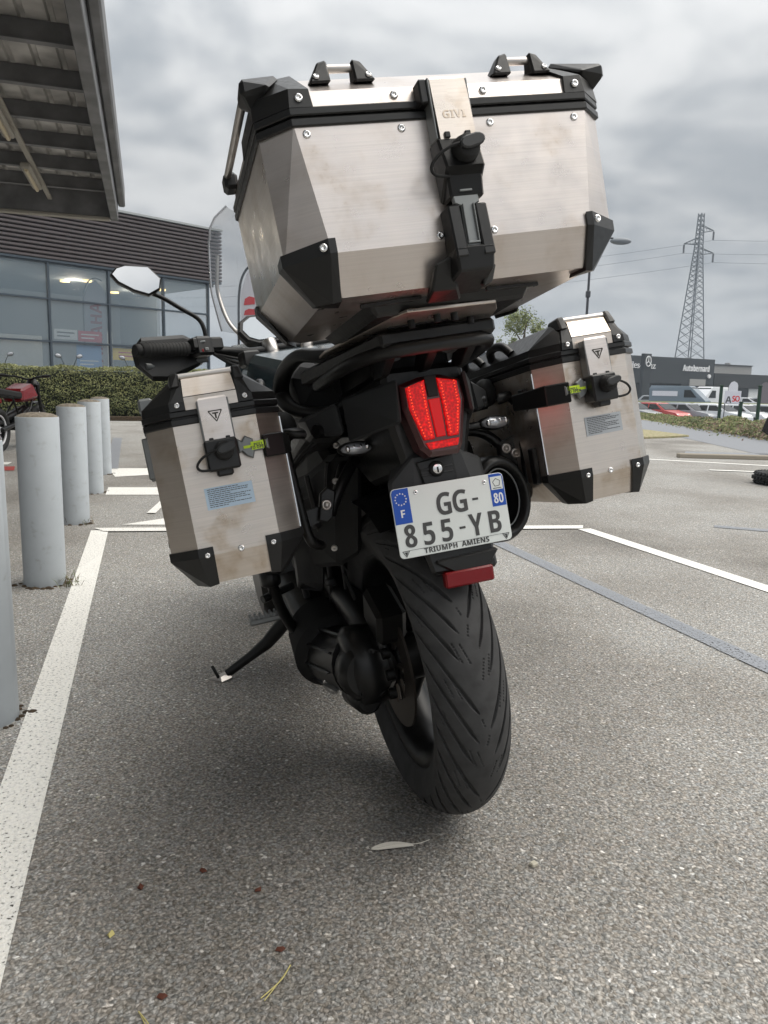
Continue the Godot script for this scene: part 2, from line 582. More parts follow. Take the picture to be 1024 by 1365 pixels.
# polygon in the xy plane of xf, thickness h along its z, chamfer bev at both ends
func prism(st: SurfaceTool, poly: PackedVector2Array, h: float, xf := Transform3D(), bev := 0.0):
	var inner = inset(poly, bev) if bev > 0 else poly
	var n = poly.size()
	var area = 0.0
	for i in n:
		area += poly[i].cross(poly[(i + 1) % n])
	var sg = 1.0 if area > 0 else -1.0
	var idx = Geometry2D.triangulate_polygon(inner)
	var L = func(p: Vector2, z: float): return xf * Vector3(p.x, p.y, z)
	var zz = xf.basis.z
	for s in [-1.0, 1.0]:
		for t in range(0, idx.size(), 3):
			tri(st, L.call(inner[idx[t]], s * h / 2), L.call(inner[idx[t + 1]], s * h / 2), L.call(inner[idx[t + 2]], s * h / 2), zz * s)
	for i in n:
		var j = (i + 1) % n
		var e = poly[j] - poly[i]
		var out = xf.basis * Vector3(e.y * sg, -e.x * sg, 0)
		var k = h / 2 - bev
		quad(st, L.call(poly[i], -k), L.call(poly[j], -k), L.call(poly[j], k), L.call(poly[i], k), out)
		if bev > 0:
			for s in [-1.0, 1.0]:
				quad(st, L.call(poly[i], s * k), L.call(poly[j], s * k), L.call(inner[j], s * h / 2), L.call(inner[i], s * h / 2), out.normalized() + zz * s)

func curve(pts: Array, steps := 6) -> Array:
	var o = []
	var n = pts.size()
	for i in n - 1:
		var p0 = pts[max(i - 1, 0)]; var p1 = pts[i]; var p2 = pts[i + 1]; var p3 = pts[min(i + 2, n - 1)]
		for s in steps:
			o.append(p1.cubic_interpolate(p2, p0, p3, float(s) / steps))
	o.append(pts[n - 1])
	return o

func tube(st: SurfaceTool, pts: Array, r, n := 10, flat_y := 1.0):
	var rings = []
	var prev = Vector3.ZERO
	var m = pts.size()
	for i in m:
		var t = (pts[min(i + 1, m - 1)] - pts[max(i - 1, 0)]).normalized()
		var u: Vector3
		if i == 0:
			u = t.cross(Vector3.UP if abs(t.y) < 0.9 else Vector3.RIGHT).normalized()
		else:
			u = (prev - t * prev.dot(t)).normalized()
		prev = u
		var v = t.cross(u)
		var rr = r[i] if r is Array else r
		var ring = []
		for k in n:
			var a = TAU * k / n
			ring.append(pts[i] + (u * cos(a) + v * sin(a) * flat_y) * rr)
		rings.append(ring)
	st.set_smooth_group(0)
	for i in m - 1:
		for k in n:
			var k2 = (k + 1) % n
			quad(st, rings[i][k], rings[i][k2], rings[i + 1][k2], rings[i + 1][k], rings[i][k] + rings[i][k2] - pts[i] * 2 + rings[i + 1][k] + rings[i + 1][k2] - pts[i + 1] * 2)
	st.set_smooth_group(-1)
	for e in [0, m - 1]:
		var out = pts[e] - pts[1 if e == 0 else m - 2]
		for k in range(1, n - 1):
			tri(st, rings[e][0], rings[e][k], rings[e][k + 1], out)

func cyl(st: SurfaceTool, a: Vector3, b: Vector3, r: float, n := 16, bev := 0.0):
	if bev > 0:
		var d = (b - a).normalized() * bev
		var pts = [a, a + d, b - d, b]
		tube(st, pts, [r - bev, r, r, r - bev], n)
	else:
		tube(st, [a, b], r, n)

# profile of Vector2(radius, height) turned round the y axis of xf
func lathe(st: SurfaceTool, prof: Array, xf := Transform3D(), n := 24, sy := 1.0, hard := false):
	st.set_smooth_group(-1 if hard else 0)
	for i in prof.size() - 1:
		var p = prof[i]; var q = prof[i + 1]
		var dn = Vector2(q.y - p.y, p.x - q.x)
		for k in n:
			var a = TAU * k / n
			var b = TAU * (k + 1) / n
			var A = func(pp, an): return xf * Vector3(pp.x * cos(an), pp.y, pp.x * sin(an) * sy)
			var mid = (a + b) / 2
			var out = xf.basis * Vector3(dn.x * cos(mid), dn.y, dn.x * sin(mid))
			if p.x < 1e-6:
				tri(st, A.call(p, a), A.call(q, a), A.call(q, b), out)
			elif q.x < 1e-6:
				tri(st, A.call(p, a), A.call(q, a), A.call(p, b), out)
			else:
				quad(st, A.call(p, a), A.call(p, b), A.call(q, b), A.call(q, a), out)
	st.set_smooth_group(-1)

func ball(st: SurfaceTool, c: Vector3, r: Vector3, b := Basis(), n := 14):
	var prof = []
	for i in 9:
		var a = PI * i / 8 - PI / 2
		prof.append(Vector2(cos(a), sin(a)))
	prof[0].x = 0.0
	prof[8].x = 0.0
	lathe(st, prof, Transform3D(b * Basis.from_scale(r), c), n)

func along(dir: Vector3, at := Vector3.ZERO) -> Transform3D: # a frame whose y axis points along dir
	var y = dir.normalized()
	var x = y.cross(Vector3.BACK if abs(y.z) < 0.9 else Vector3.RIGHT).normalized()
	return Transform3D(Basis(x, y, x.cross(y)), at)

func V2(a: Array) -> PackedVector2Array:
	var o = PackedVector2Array()
	for i in range(0, a.size(), 2):
		o.append(Vector2(a[i], a[i + 1]))
	return o

func rect(x0, y0, x1, y1) -> PackedVector2Array:
	return V2([x0, y0, x1, y0, x1, y1, x0, y1])

# lettering as thin raised shapes; cap = height of a capital
func letters(called: String, text: String, cap: float, m, parent: Node, at: Vector3, b := Basis(), squeeze := 1.0, bold := true, depth := 0.0008):
	var t = TextMesh.new()
	t.text = text
	t.font = sans_bold if bold else sans
	t.font_size = 64
	t.pixel_size = cap / (64 * 0.714)
	t.depth = depth
	t.curve_step = 1.5
	var o = MeshInstance3D.new()
	o.name = called
	o.mesh = t
	o.material_override = M[m]
	o.transform = Transform3D(b * Basis.from_scale(Vector3(squeeze, 1, 1)), at + (offs[parent] if offs.has(parent) else Vector3.ZERO))
	parent.add_child(o, true)
	return o

func ground_poly(pts: PackedVector2Array, y: float) -> Mesh: # polygon of (x, z), uv in metres
	var idx = Geometry2D.triangulate_polygon(pts)
	var v = PackedVector3Array(); var uv = PackedVector2Array(); var nn = PackedVector3Array(); var ii = PackedInt32Array()
	for p in pts:
		v.append(Vector3(p.x, y, p.y)); uv.append(p); nn.append(Vector3.UP)
	for t in range(0, idx.size(), 3):
		var a = idx[t]; var b = idx[t + 1]; var c = idx[t + 2]
		if (v[a] - v[c]).cross(v[a] - v[b]).y < 0:
			var q = b
			b = c
			c = q
		ii.append(a); ii.append(b); ii.append(c)
	var arr = []
	arr.resize(Mesh.ARRAY_MAX)
	arr[Mesh.ARRAY_VERTEX] = v; arr[Mesh.ARRAY_NORMAL] = nn; arr[Mesh.ARRAY_TEX_UV] = uv; arr[Mesh.ARRAY_TEX_UV2] = uv; arr[Mesh.ARRAY_INDEX] = ii
	var am = ArrayMesh.new()
	am.add_surface_from_arrays(Mesh.PRIMITIVE_TRIANGLES, arr)
	return am

func line_poly(a: Vector2, b: Vector2, w: float) -> PackedVector2Array:
	var n = (b - a).normalized().orthogonal() * w / 2
	return PackedVector2Array([a + n, b + n, b - n, a - n])

# many small leaves as one mesh; where.call() gives [place, colour, size, normal]
func leaves(n: int, where: Callable, long := 1.7) -> Mesh:
	var v = PackedVector3Array(); var nn = PackedVector3Array(); var cc = PackedColorArray(); var ii = PackedInt32Array()
	for i in n:
		var w = where.call()
		var d = Vector3(rng.randfn(), rng.randfn(), rng.randfn()).normalized()
		var nor = (w[3] + Vector3(rng.randfn(), rng.randfn(), rng.randfn()) * 0.55).normalized()
		var a = d.cross(nor).normalized() * w[2] * long * 0.5
		var b = nor.cross(a).normalized() * w[2] * 0.5
		var k = v.size()
		v.append(w[0] - a); v.append(w[0] - b); v.append(w[0] + a); v.append(w[0] + b)
		for q in 4:
			nn.append(nor); cc.append(w[1])
		for q in [0, 2, 1, 0, 3, 2]:
			ii.append(k + q)
	var arr = []
	arr.resize(Mesh.ARRAY_MAX)
	arr[Mesh.ARRAY_VERTEX] = v; arr[Mesh.ARRAY_NORMAL] = nn; arr[Mesh.ARRAY_COLOR] = cc; arr[Mesh.ARRAY_INDEX] = ii
	var am = ArrayMesh.new()
	am.add_surface_from_arrays(Mesh.PRIMITIVE_TRIANGLES, arr)
	return am

func screw(parent: Node, at: Vector3, n := Vector3.BACK, r := 0.0055, called := "rivet", m = "bright_steel"):
	var st = ST(true)
	lathe(st, [Vector2(r, 0), Vector2(r, 0.0012), Vector2(r * 0.8, 0.0026), Vector2(r * 0.45, 0.003), Vector2(r * 0.4, 0.002), Vector2(0, 0.002)], along(n, at), 14)
	return obj(called, st, m, parent)

# ------------------------------------------------------------------ ground and markings
func setting():
	# the car park, which ends at the overgrown strip; beyond it the land lies about a metre lower
	var edge = [Vector2(15, 30), Vector2(9.6, -2), Vector2(8.3, -16.5), Vector2(8.95, -21), Vector2(9.6, -28), Vector2(10.8, -36), Vector2(13, -64)]
	var park = PackedVector2Array([Vector2(-90, 30)])
	for p in edge:
		park.append(p)
	park.append(Vector2(-90, -64))
	struct("car_park_ground", ground_poly(park, 0.0), "asphalt")
	var low = 420.0
	struct("lower_ground", ground_poly(rect(-low, -low, low, 80), -1.08), "road")
	struct("dealership_yard", ground_poly(V2([-40, -70, 160, -70, 260, -300, -140, -300]), -0.55), "road")
	var bank = ST()
	for q in [[-64.0, -1.07, -66.5, 0.36], [-66.5, 0.36, -67.6, 0.42], [-67.6, 0.42, -70.2, -0.54]]:
		quad(bank, Vector3(-40, q[1], q[0]), Vector3(160, q[1], q[0]), Vector3(160, q[3], q[2]), Vector3(-40, q[3], q[2]), Vector3(0, 1, 0.2))
	struct("grass_bank", bank, "bank_grass")
	var st = ST()
	for i in edge.size() - 1:
		var a = Vector3(edge[i].x, -0.001, edge[i].y)
		var b = Vector3(edge[i + 1].x, -0.001, edge[i + 1].y)
		quad(st, a, b, b + Vector3(2.0, -1.4, 0), a + Vector3(2.0, -1.4, 0), Vector3(1, 1, 0))
	var back = [Vector3(13, -0.001, -64), Vector3(-90, -0.001, -64)]
	quad(st, back[0], back[1], back[1] + Vector3(0, -1.4, -2), back[0] + Vector3(2, -1.4, -2), Vector3(0, 1, -1))
	struct("embankment", st, "soil")
	# access road along the strip, a kerbed island, pale verge
	struct("access_road", ground_poly(V2([9.4, -2, 8.2, -16.4, 8.85, -21, 9.5, -28.5, 10.2, -34, 8.4, -34, 7.3, -24.5, 6.75, -19.2, 6.1, -13.3, 5.5, -8, 6.0, -2]), 0.004), "road")
	struct("verge", ground_poly(V2([8.15, -15.5, 8.85, -21, 9.5, -28.5, 10.2, -34, 10.5, -34, 9.2, -21, 8.3, -15.5]), 0.008), "dry_grass")
	var isl = ST()
	prism(isl, V2([5.05, 15.6, 5.9, 16.2, 6.75, 16.95, 6.6, 19.0, 6.1, 20.3, 5.3, 20.5, 4.7, 18.0]), 0.05, Transform3D(Basis(Vector3.RIGHT, -PI / 2), Vector3(0, 0.02, 0)), 0.01)
	struct("grass_island", isl, "dry_grass")
	var k = ST()
	cbox(k, Vector3(6.9, 0.03, -11.05), Vector3(5.2, 0.07, 0.14), 0.012, Basis(Vector3.UP, -0.04))
	struct("kerb", k, "kerb_stone")
	struct("pavement_strip", ground_poly(V2([4.4, -11.2, 9.2, -11.0, 9.2, -12.2, 4.9, -12.4]), 0.004), "paint_faded")
	# painted lines: the bay this motorcycle stands in, the hatching beyond it, old grey lines
	var n = 0
	for q in [
		[Vector2(-1.735, -4.55), Vector2(-0.40, -0.35), 0.1], [Vector2(1.338, -4.98), Vector2(2.9, -0.1), 0.1]]:
		struct("bay_line", ground_poly(line_poly(q[0], q[1], q[2]), 0.004), "paint").name = numbered("bay_line")
	struct("bay_line", ground_poly(V2([-1.787, -4.6, 1.36, -5.09, 1.325, -4.97, -1.69, -4.50]), 0.008), "paint")
	struct("hatch_line", ground_poly(V2([-2.94, -7.99, -2.0, -8.2, -2.0, -7.76, -2.60, -7.26]), 0.004), "paint")
	struct("hatch_line", ground_poly(V2([-2.39, -6.50, -1.6, -6.63, -1.5, -6.17, -2.25, -6.05]), 0.004), "paint")
	struct("hatch_line", ground_poly(V2([-1.67, -4.75, -1.2, -5.40, -0.8, -4.86]), 0.004), "paint")
	struct("hatch_line", ground_poly(line_poly(Vector2(-1.62, -5.2), Vector2(-2.1, -8.9), 0.06), 0.008), "paint")
	struct("red_line", ground_poly(V2([-6.5, -7.1, -3.91, -7.97, -3.74, -7.60, -6.3, -6.75]), 0.004), "paint_red")
	struct("white_patch", ground_poly(V2([-6.8, -7.5, -4.13, -8.36, -4.05, -8.1, -6.7, -7.25]), 0.008), "paint")
	struct("far_line", ground_poly(line_poly(Vector2(-1.5, -13.1), Vector2(7.6, -8.95), 0.11), 0.004), "paint")
	struct("far_line", ground_poly(line_poly(Vector2(3.98, -9.27), Vector2(7.4, -8.7), 0.1), 0.008), "paint")
	struct("faded_line", ground_poly(line_poly(Vector2(0.2, -6.05), Vector2(1.62, -1.35), 0.09), 0.004), "paint_faded")
	struct("faded_line", ground_poly(line_poly(Vector2(2.3, -5.2), Vector2(3.4, -4.75), 0.1), 0.004), "paint_faded")
	struct("faded_line", ground_poly(line_poly(Vector2(-4.45, -12.6), Vector2(-2.87, -7.9), 0.14), 0.004), "paint_faded")

# ------------------------------------------------------------------ canopy and showroom on the left
func buildings():
	var can = thing("canopy", "dark steel canopy with ribbed roof deck and purlins overhead beside the showroom", "canopy", Transform3D(BAY, Vector3(-4.6, 0, -13.42)))
	var L = 17.0
	var W = 6.3
	var st = ST()
	cbox(st, Vector3(-0.06, 3.88, L / 2), Vector3(0.12, 0.56, L), 0.008)
	obj("edge_beam", st, "canopy_steel", can)
	st = ST()
	cbox(st, Vector3(0.06, 4.0, L / 2), Vector3(0.11, 0.34, L), 0.02)
	obj("gutter", st, "canopy_steel", can)
	st = ST()
	cbox(st, Vector3(-W / 2 - 0.12, 3.9, 0.02), Vector3(W, 0.5, 0.06))
	obj("end_beam", st, "canopy_steel", can)
	st = ST()
	cbox(st, Vector3(-W / 2 - 0.125, 3.62, 0.0), Vector3(W - 0.01, 0.05, 0.14), 0.01)
	obj("end_flange", st, "canopy_flange", can)
	for i in 15:
		var z = 0.75 + i * 1.09
		st = ST()
		cbox(st, Vector3(-W / 2 - 0.14, 3.985, z), Vector3(W - 0.02, 0.17, 0.05))
		cbox(st, Vector3(-W / 2 - 0.14, 3.89, z + 0.01), Vector3(W - 0.02, 0.012, 0.085))
		obj("purlin", st, "canopy_steel", can)
	# deck sheets, each a ribbed panel
	var px = 0.0
	for s in 6:
		st = ST()
		var x0 = -0.13 - s * 0.99
		var prof = []
		for r in 4:
			var rx = x0 - r * 0.2475
			prof += [Vector2(rx, 4.075), Vector2(rx - 0.175, 4.075), Vector2(rx - 0.19, 4.115), Vector2(rx - 0.2325, 4.115)]
		prof.append(Vector2(x0 - 0.985, 4.075))
		for i in prof.size() - 1:
			var a = prof[i]
			var b = prof[i + 1]
			quad(st, Vector3(a.x, a.y, 0.06), Vector3(b.x, b.y, 0.06), Vector3(b.x, b.y, L), Vector3(a.x, a.y, L), Vector3(0.01, -1, 0))
			quad(st, Vector3(a.x, a.y + 0.02, 0.06), Vector3(b.x, b.y + 0.02, 0.06), Vector3(b.x, b.y + 0.02, L), Vector3(a.x, a.y + 0.02, L), Vector3(0.01, 1, 0))
		obj("deck_panel", st, "canopy_deck", can)
	st = ST()
	cbox(st, Vector3(-W / 2 - 0.12, 4.2, L / 2), Vector3(W, 0.08, L))
	obj("roof", st, "canopy_steel", can)
	st = ST()
	cbox(st, Vector3(-1.05, 3.862, 5.2), Vector3(0.07, 0.04, 10.3), 0.006)
	obj("cable_tray", st, "canopy_flange", can)
	for z in [1.65, 4.2]:
		st = ST()
		cbox(st, Vector3(-1.12, 3.80, z), Vector3(0.14, 0.08, 1.25), 0.02)
		var lamp = obj("light_fitting", st, "canopy_flange", can)
		st = ST()
		cyl(st, Vector3(-1.12, 3.748, z - 0.58), Vector3(-1.12, 3.748, z + 0.58), 0.025, 10)
		obj("tube", st, "lamp_tube", lamp)

	# showroom: frame x along the facade to the right, z out of it towards the car park
	var fx = Vector3(0.693, 0, -0.721)
	var W0 = Vector3(-12.37, 0, -25.1)
	var sh = thing("showroom", "grey ribbed-metal vehicle showroom with tall glazed front behind the hedge", "building", Transform3D(Basis(fx, Vector3.UP, fx.cross(Vector3.UP)), W0))
	var x0 = -12.0
	var x1 = 8.25
	st = ST()
	cbox(st, Vector3((x0 + x1) / 2, 5.89, -5.0), Vector3(x1 - x0 - 0.1, 1.9, 9.8))
	var upper = obj("upper_wall", st, "cladding", sh)
	for i in 14:
		st = ST()
		var y = 4.93 + i * 0.137
		var pf = V2([0, 0.0, 0.05, 0.012, 0.06, 0.055, 0.06, 0.085, 0.0, 0.12])
		prism(st, V2([-0.1, 0.0, 0.045, 0.006, 0.065, 0.03, 0.065, 0.075, 0.02, 0.1, -0.1, 0.105]), x1 - x0, Transform3D(Basis(Vector3.BACK, Vector3.UP, Vector3.LEFT), Vector3((x0 + x1) / 2, y, 0.0)))
		obj("cladding_rib", st, "cladding", upper)
	st = ST()
	cbox(st, Vector3((x0 + x1) / 2, 6.885, -0.02), Vector3(x1 - x0 + 0.06, 0.09, 0.24), 0.01)
	obj("roof_trim", st, "roof_trim", upper)
	st = ST()
	cbox(st, Vector3((x0 + x1) / 2, 4.88, -0.1), Vector3(x1 - x0 - 0.02, 0.07, 0.3))
	obj("soffit_trim", st, "mullion", upper)
	st = ST()
	cbox(st, Vector3(x0 + 10, 2.45, -8.2), Vector3(20.2, 4.85, 0.15))
	obj("inner_wall", st, "shop_wall", sh)
	st = ST()
	cbox(st, Vector3(8.15, 2.45, -6.4), Vector3(0.15, 4.84, 3.4))
	obj("inner_side_wall", st, "shop_wall", sh)
	st = ST()
	cbox(st, Vector3(x0 - 0.05, 2.45, -4), Vector3(0.1, 4.85, 8.3))
	obj("outer_side_wall", st, "cladding", sh)
	st = ST()
	cbox(st, Vector3(-2, 0.05, -4.05), Vector3(20, 0.08, 8.0))
	obj("inner_floor", st, "shop_floor", sh)
	st = ST()
	cbox(st, Vector3(-2, 4.78, -4.1), Vector3(20, 0.1, 7.9))
	obj("inner_ceiling", st, "shop_ceiling", sh)
	st = ST()
	cbox(st, Vector3(-0.6, 2.4, -2.2), Vector3(0.35, 4.7, 0.35))
	obj("column", st, "shop_wall", sh)
	# glass bays between mullions and transoms
	var xs = [-11.95, -9.2, -7.08, -4.95, -2.82, -0.68, 1.45, 3.57, 5.71, 7.66]
	var ys = [0.1, 2.25, 3.65, 4.84]
	for x in xs:
		st = ST()
		cbox(st, Vector3(x, 2.45, -0.06), Vector3(0.07, 4.78, 0.14))
		obj("mullion", st, "mullion", sh)
	for y in ys:
		st = ST()
		cbox(st, Vector3(-2.15, y, -0.062), Vector3(19.6, 0.06, 0.12))
		obj("transom", st, "mullion", sh)
	for i in xs.size() - 1:
		for j in 3:
			st = ST()
			cbox(st, Vector3((xs[i] + xs[i + 1]) / 2, (ys[j] + ys[j + 1]) / 2, -0.07), Vector3(xs[i + 1] - xs[i] - 0.08, ys[j + 1] - ys[j] - 0.07, 0.012))
			obj("pane", st, "shop_glass", sh)
	for d in [Vector3(-0.6, 4.66, -1.9), Vector3(3.4, 4.66, -3.2), Vector3(3.9, 4.66, -2.4), Vector3(6.3, 4.66, -5.0), Vector3(7.0, 4.66, -2.4), Vector3(-4.5, 4.66, -3.0), Vector3(-7.5, 4.66, -3.0)]:
		st = ST()
		cyl(st, d, d + Vector3(0, 0.06, 0), 0.17, 16)
		obj("downlight", st, "downlight", sh)
	for d in [Vector3(-0.6, 4.5, -1.9), Vector3(3.6, 4.5, -2.8), Vector3(6.6, 4.5, -3.8), Vector3(-5.5, 4.5, -3.0)]:
		var om = OmniLight3D.new()
		om.name = "downlight_glow"
		om.light_color = Color(1.0, 0.95, 0.86)
		om.light_energy = 1.0
		om.light_size = 0.17
		om.omni_range = 14.0
		om.omni_attenuation = 2.0
		om.shadow_enabled = true
		om.position = d
		sh.add_child(om, true)
	# posters on the inside of the glass, a desk partition, the counter
	for p in [["poster", "poster_white", 2.0, 2.52, 0.8, 0.34, "ink"], ["poster", "poster_red", 2.86, 2.50, 0.85, 0.36, "poster_white"], ["poster", "poster_yellow", 4.55, 1.95, 1.75, 0.42, "poster_red"], ["poster", "poster_blue", 2.8, 1.6, 0.9, 1.2, "poster_white"]]:
		st = ST()
		cbox(st, Vector3(p[2], p[3], -0.105), Vector3(p[4], p[5], 0.012))
		var po = obj(p[0], st, p[1], sh)
		st = ST()
		for r in 2:
			cbox(st, Vector3(p[2] - p[4] * 0.1 * r, p[3] + 0.06 - 0.12 * r, -0.0985), Vector3(p[4] * (0.75 - 0.2 * r), 0.045, 0.002))
		obj("print_line", st, p[6], po)
	st = ST()
	cbox(st, Vector3(1.6, 1.3, -3.4), Vector3(1.8, 2.6, 0.1))
	cbox(st, Vector3(5.6, 1.5, -4.4), Vector3(0.3, 3.0, 0.3))
	obj("partition", st, "poster_white", sh)
	# feather flag leaning in front of the glass, lettered down its length
	var fl = thing("feather_flag", "white feather flag with red upright lettering standing inside the showroom glass", "flag", Transform3D(Basis(fx, Vector3.UP, fx.cross(Vector3.UP)), W0 + fx * 2.95 - fx.cross(Vector3.UP) * 0.75))
	feather(fl, 4.6, 0.85, "YAMAHA", 0.42)
	for ch in fl.get_children():
		if String(ch.name).begins_with("cloth"):
			ch.material_override = M["flag_dull"]
			ch.get_child(0).material_override = M["flag_dull_red"]
	# the workshop the canopy belongs to, along its far side
	var ws = thing("workshop", "dark clad workshop under the far side of the canopy", "building", Transform3D(BAY, Vector3(-4.6, 0, -13.42)))
	st = ST()
	cbox(st, Vector3(-10.2, 2.1, 12.0), Vector3(4.0, 4.2, 20.0), 0.02)
	obj("wall", st, "anthracite", ws)
	for i in 6:
		st = ST()
		cbox(st, Vector3(-8.18, 1.6, 4.0 + i * 3.2), Vector3(0.06, 3.0, 2.6), 0.01)
		obj("shutter_door", st, "canopy_steel", ws)

func feather(root: Node3D, h: float, w: float, text: String, cap: float):
	var st = ST()
	var pole = [Vector3(0, 0, 0), Vector3(0, h * 0.6, 0), Vector3(0.02, h * 0.85, 0), Vector3(w * 0.22, h * 0.96, 0), Vector3(w * 0.55, h, 0), Vector3(w * 0.85, h * 0.985, 0)]
	tube(st, curve(pole, 5), 0.022, 8)
	obj("pole", st, "lamp_pole", root)
	st = ST()
	cbox(st, Vector3(0, 0.03, 0), Vector3(0.5, 0.06, 0.5), 0.02)
	obj("base", st, "black_metal", root)
	st = ST()
	prism(st, V2([0.03, h * 0.12, w * 0.75, h * 0.16, w, h * 0.3, w, h * 0.85, w * 0.9, h * 0.93, w * 0.55, h * 0.985, w * 0.25, h * 0.945, 0.05, h * 0.84]), 0.02, Transform3D(Basis(), Vector3.ZERO))
	var cl = obj("cloth", st, "flag_white", root)
	if text != "":
		letters("lettering", text, cap, "flag_red", cl, Vector3(w * 0.55, h * 0.55, 0.014), Basis(Vector3.BACK, PI / 2), 1.0, true, 0.006)

# ------------------------------------------------------------------ what stands beyond the access road on the right
func far_side():
	# dealership with white lettering
	var a = Vector3(20.0, -0.8, -103.4)
	var fx = Vector3(51.0 - 34.99, 0, -120.37 + 112.29).normalized()
	var fr = Basis(fx, Vector3.UP, fx.cross(Vector3.UP))
	var len = (Vector3(51.0, 0, -120.37) - Vector3(20.0, 0, -103.4)).dot(fx)
	var o = (Vector3(34.99, -0.7, -112.29) - fx * 18.0)
	var bl = thing("dealership_building", "anthracite car dealership with white lettering beyond the car rows, below the pylon", "building", Transform3D(fr, o))
	var L = 18.0 + 17.95
	var st = ST()
	cbox(st, Vector3(L / 2, 5.4, -9.0), Vector3(L, 3.9, 18.0), 0.03)
	obj("upper_wall", st, "anthracite", bl)
	st = ST()
	cbox(st, Vector3(L - 3.4, 1.72, -9.0), Vector3(6.8, 3.44, 17.96))
	cbox(st, Vector3((L - 6.8) / 2, 1.72, -9.3), Vector3(L - 6.8, 3.44, 17.3))
	obj("wall", st, "anthracite_dark", bl)
	for i in 13:
		st = ST()
		cbox(st, Vector3(1.1 + i * 2.2, 1.75, -0.58), Vector3(2.05, 3.2, 0.08))
		obj("window", st, "dark_glass", bl)
	st = ST()
	cbox(st, Vector3(L - 3.6, 3.75, 0.08), Vector3(3.4, 1.0, 0.16))
	obj("sign_panel", st, "pale_wall", bl)
	for i in 4:
		st = ST()
		cbox(st, Vector3(L - 3.8, 2.3 - i * 0.55, 0.08), Vector3(4.8 - i * 0.3, 0.28, 0.14))
		obj("louvre", st, "pale_wall", bl)
	letters("lettering", "Autobernard", 0.9, "letter_white", bl, Vector3(31.9, 5.85, 0.1), Basis(), 0.74, true, 0.12)
	var serif = SystemFont.new()
	serif.font_names = PackedStringArray(["Droid Serif"])
	var mb = letters("lettering", "Mercedes-Benz", 0.85, "letter_white", bl, Vector3(19.05, 5.95, 0.1), Basis(), 1.0, false, 0.12)
	mb.mesh.font = serif
	st = ST()
	cyl(st, Vector3(L - 1.2, 4.75, 0.0), Vector3(L - 1.2, 4.75, 0.25), 0.3, 12)
	obj("wall_lamp", st, "letter_white", bl)
	# totem with a ring emblem
	var tt = thing("totem_sign", "tall dark totem sign with a white ring emblem before the dealership", "sign", Transform3D(fr, Vector3(32.6, -0.8, -97.4)))
	st = ST()
	cbox(st, Vector3(0, 3.45, 0), Vector3(1.3, 6.9, 0.5), 0.03)
	obj("pylon_body", st, "anthracite", tt)
	st = ST()
	var ring = []
	for i in 25:
		ring.append(Vector3(cos(TAU * i / 24) * 0.42 + 0.1, 5.95 + sin(TAU * i / 24) * 0.62, 0.3))
	tube(st, ring, 0.07, 6)
	for k in 3:
		var an = PI / 2 + TAU * k / 3
		cyl(st, Vector3(0.1, 5.95, 0.3), Vector3(0.1 + cos(an) * 0.4, 5.95 + sin(an) * 0.6, 0.3), 0.06, 6)
	obj("emblem", st, "letter_white", tt)
	# lower wing and the pale hall behind
	var lw = thing("low_workshop_building", "low black workshop building with a window band, right of the lettered dealership", "building", Transform3D(fr, Vector3(51.2, -0.8, -120.6)))
	st = ST()
	cbox(st, Vector3(20, 4.3, -8), Vector3(40, 2.2, 16), 0.03)
	obj("upper_wall", st, "anthracite_dark", lw)
	st = ST()
	cbox(st, Vector3(20, 1.6, -8.3), Vector3(39.9, 3.2, 15.3))
	obj("wall", st, "anthracite_dark", lw)
	for i in 14:
		st = ST()
		cbox(st, Vector3(1.8 + i * 2.8, 1.85, -0.6), Vector3(2.5, 2.6, 0.1))
		obj("window", st, "dark_glass" if i % 4 != 3 else "poster_white", lw)
	var hall = thing("pale_hall", "pale grey flat-roofed hall rising behind the dark dealership buildings", "building", Transform3D(fr, Vector3(60.0, -0.8, -148.0)))
	st = ST()
	cbox(st, Vector3(6.0, 4.0, -8), Vector3(17, 7.9, 16), 0.03)
	obj("wall", st, "pale_wall", hall)
	st = ST()
	cbox(st, Vector3(8.6, 8.1, -1), Vector3(0.4, 0.6, 1.0))
	obj("roof_vent", st, "pale_wall", hall)
	st = ST()
	cbox(st, Vector3(6.0, 7.98, -7.9), Vector3(17.1, 0.12, 16.3))
	obj("roof", st, "anthracite", hall)
	pylon()
	# street lamp
	var lp = thing("street_lamp", "tall dark street lamp with a single pale lamp head, right of the top case", "street lamp", Transform3D(Basis(), Vector3(9.3, -1.0, -36.6)))
	st = ST()
	tube(st, [Vector3(0, 0, 0), Vector3(0, 1.2, 0), Vector3(0, 1.25, 0), Vector3(0, 9.0, 0)], [0.09, 0.09, 0.075, 0.05], 10)
	obj("pole", st, "lamp_pole", lp)
	st = ST()
	cbox(st, Vector3(0, 6.5, 0.0), Vector3(0.2, 0.3, 0.2), 0.03)
	obj("collar", st, "lamp_pole", lp)
	st = ST()
	tube(st, [Vector3(0, 8.9, 0), Vector3(0.25, 9.02, 0), Vector3(1.0, 9.03, 0)], 0.04, 8)
	obj("arm", st, "lamp_pole", lp)
	st = ST(true)
	ball(st, Vector3(1.35, 8.9, 0), Vector3(0.5, 0.16, 0.2))
	obj("lamp_head", st, "galvanised", lp)
	tree(Vector3(10.6, -1.08, -62.0))
	# overgrown strip between the road and the car rows
	var strip = [Vector2(8.25, -14.6), Vector2(8.5, -17.5), Vector2(8.95, -20.8), Vector2(9.5, -24.5), Vector2(10.1, -29.0), Vector2(10.9, -36.0)]
	var bush_labels = ["brownish pink brambles at the near end of the overgrown verge", "tall mixed weeds around the second green fence post", "green and rust coloured scrub at the middle of the verge", "low olive scrub before the red car", "far green scrub beside the pannier edge"]
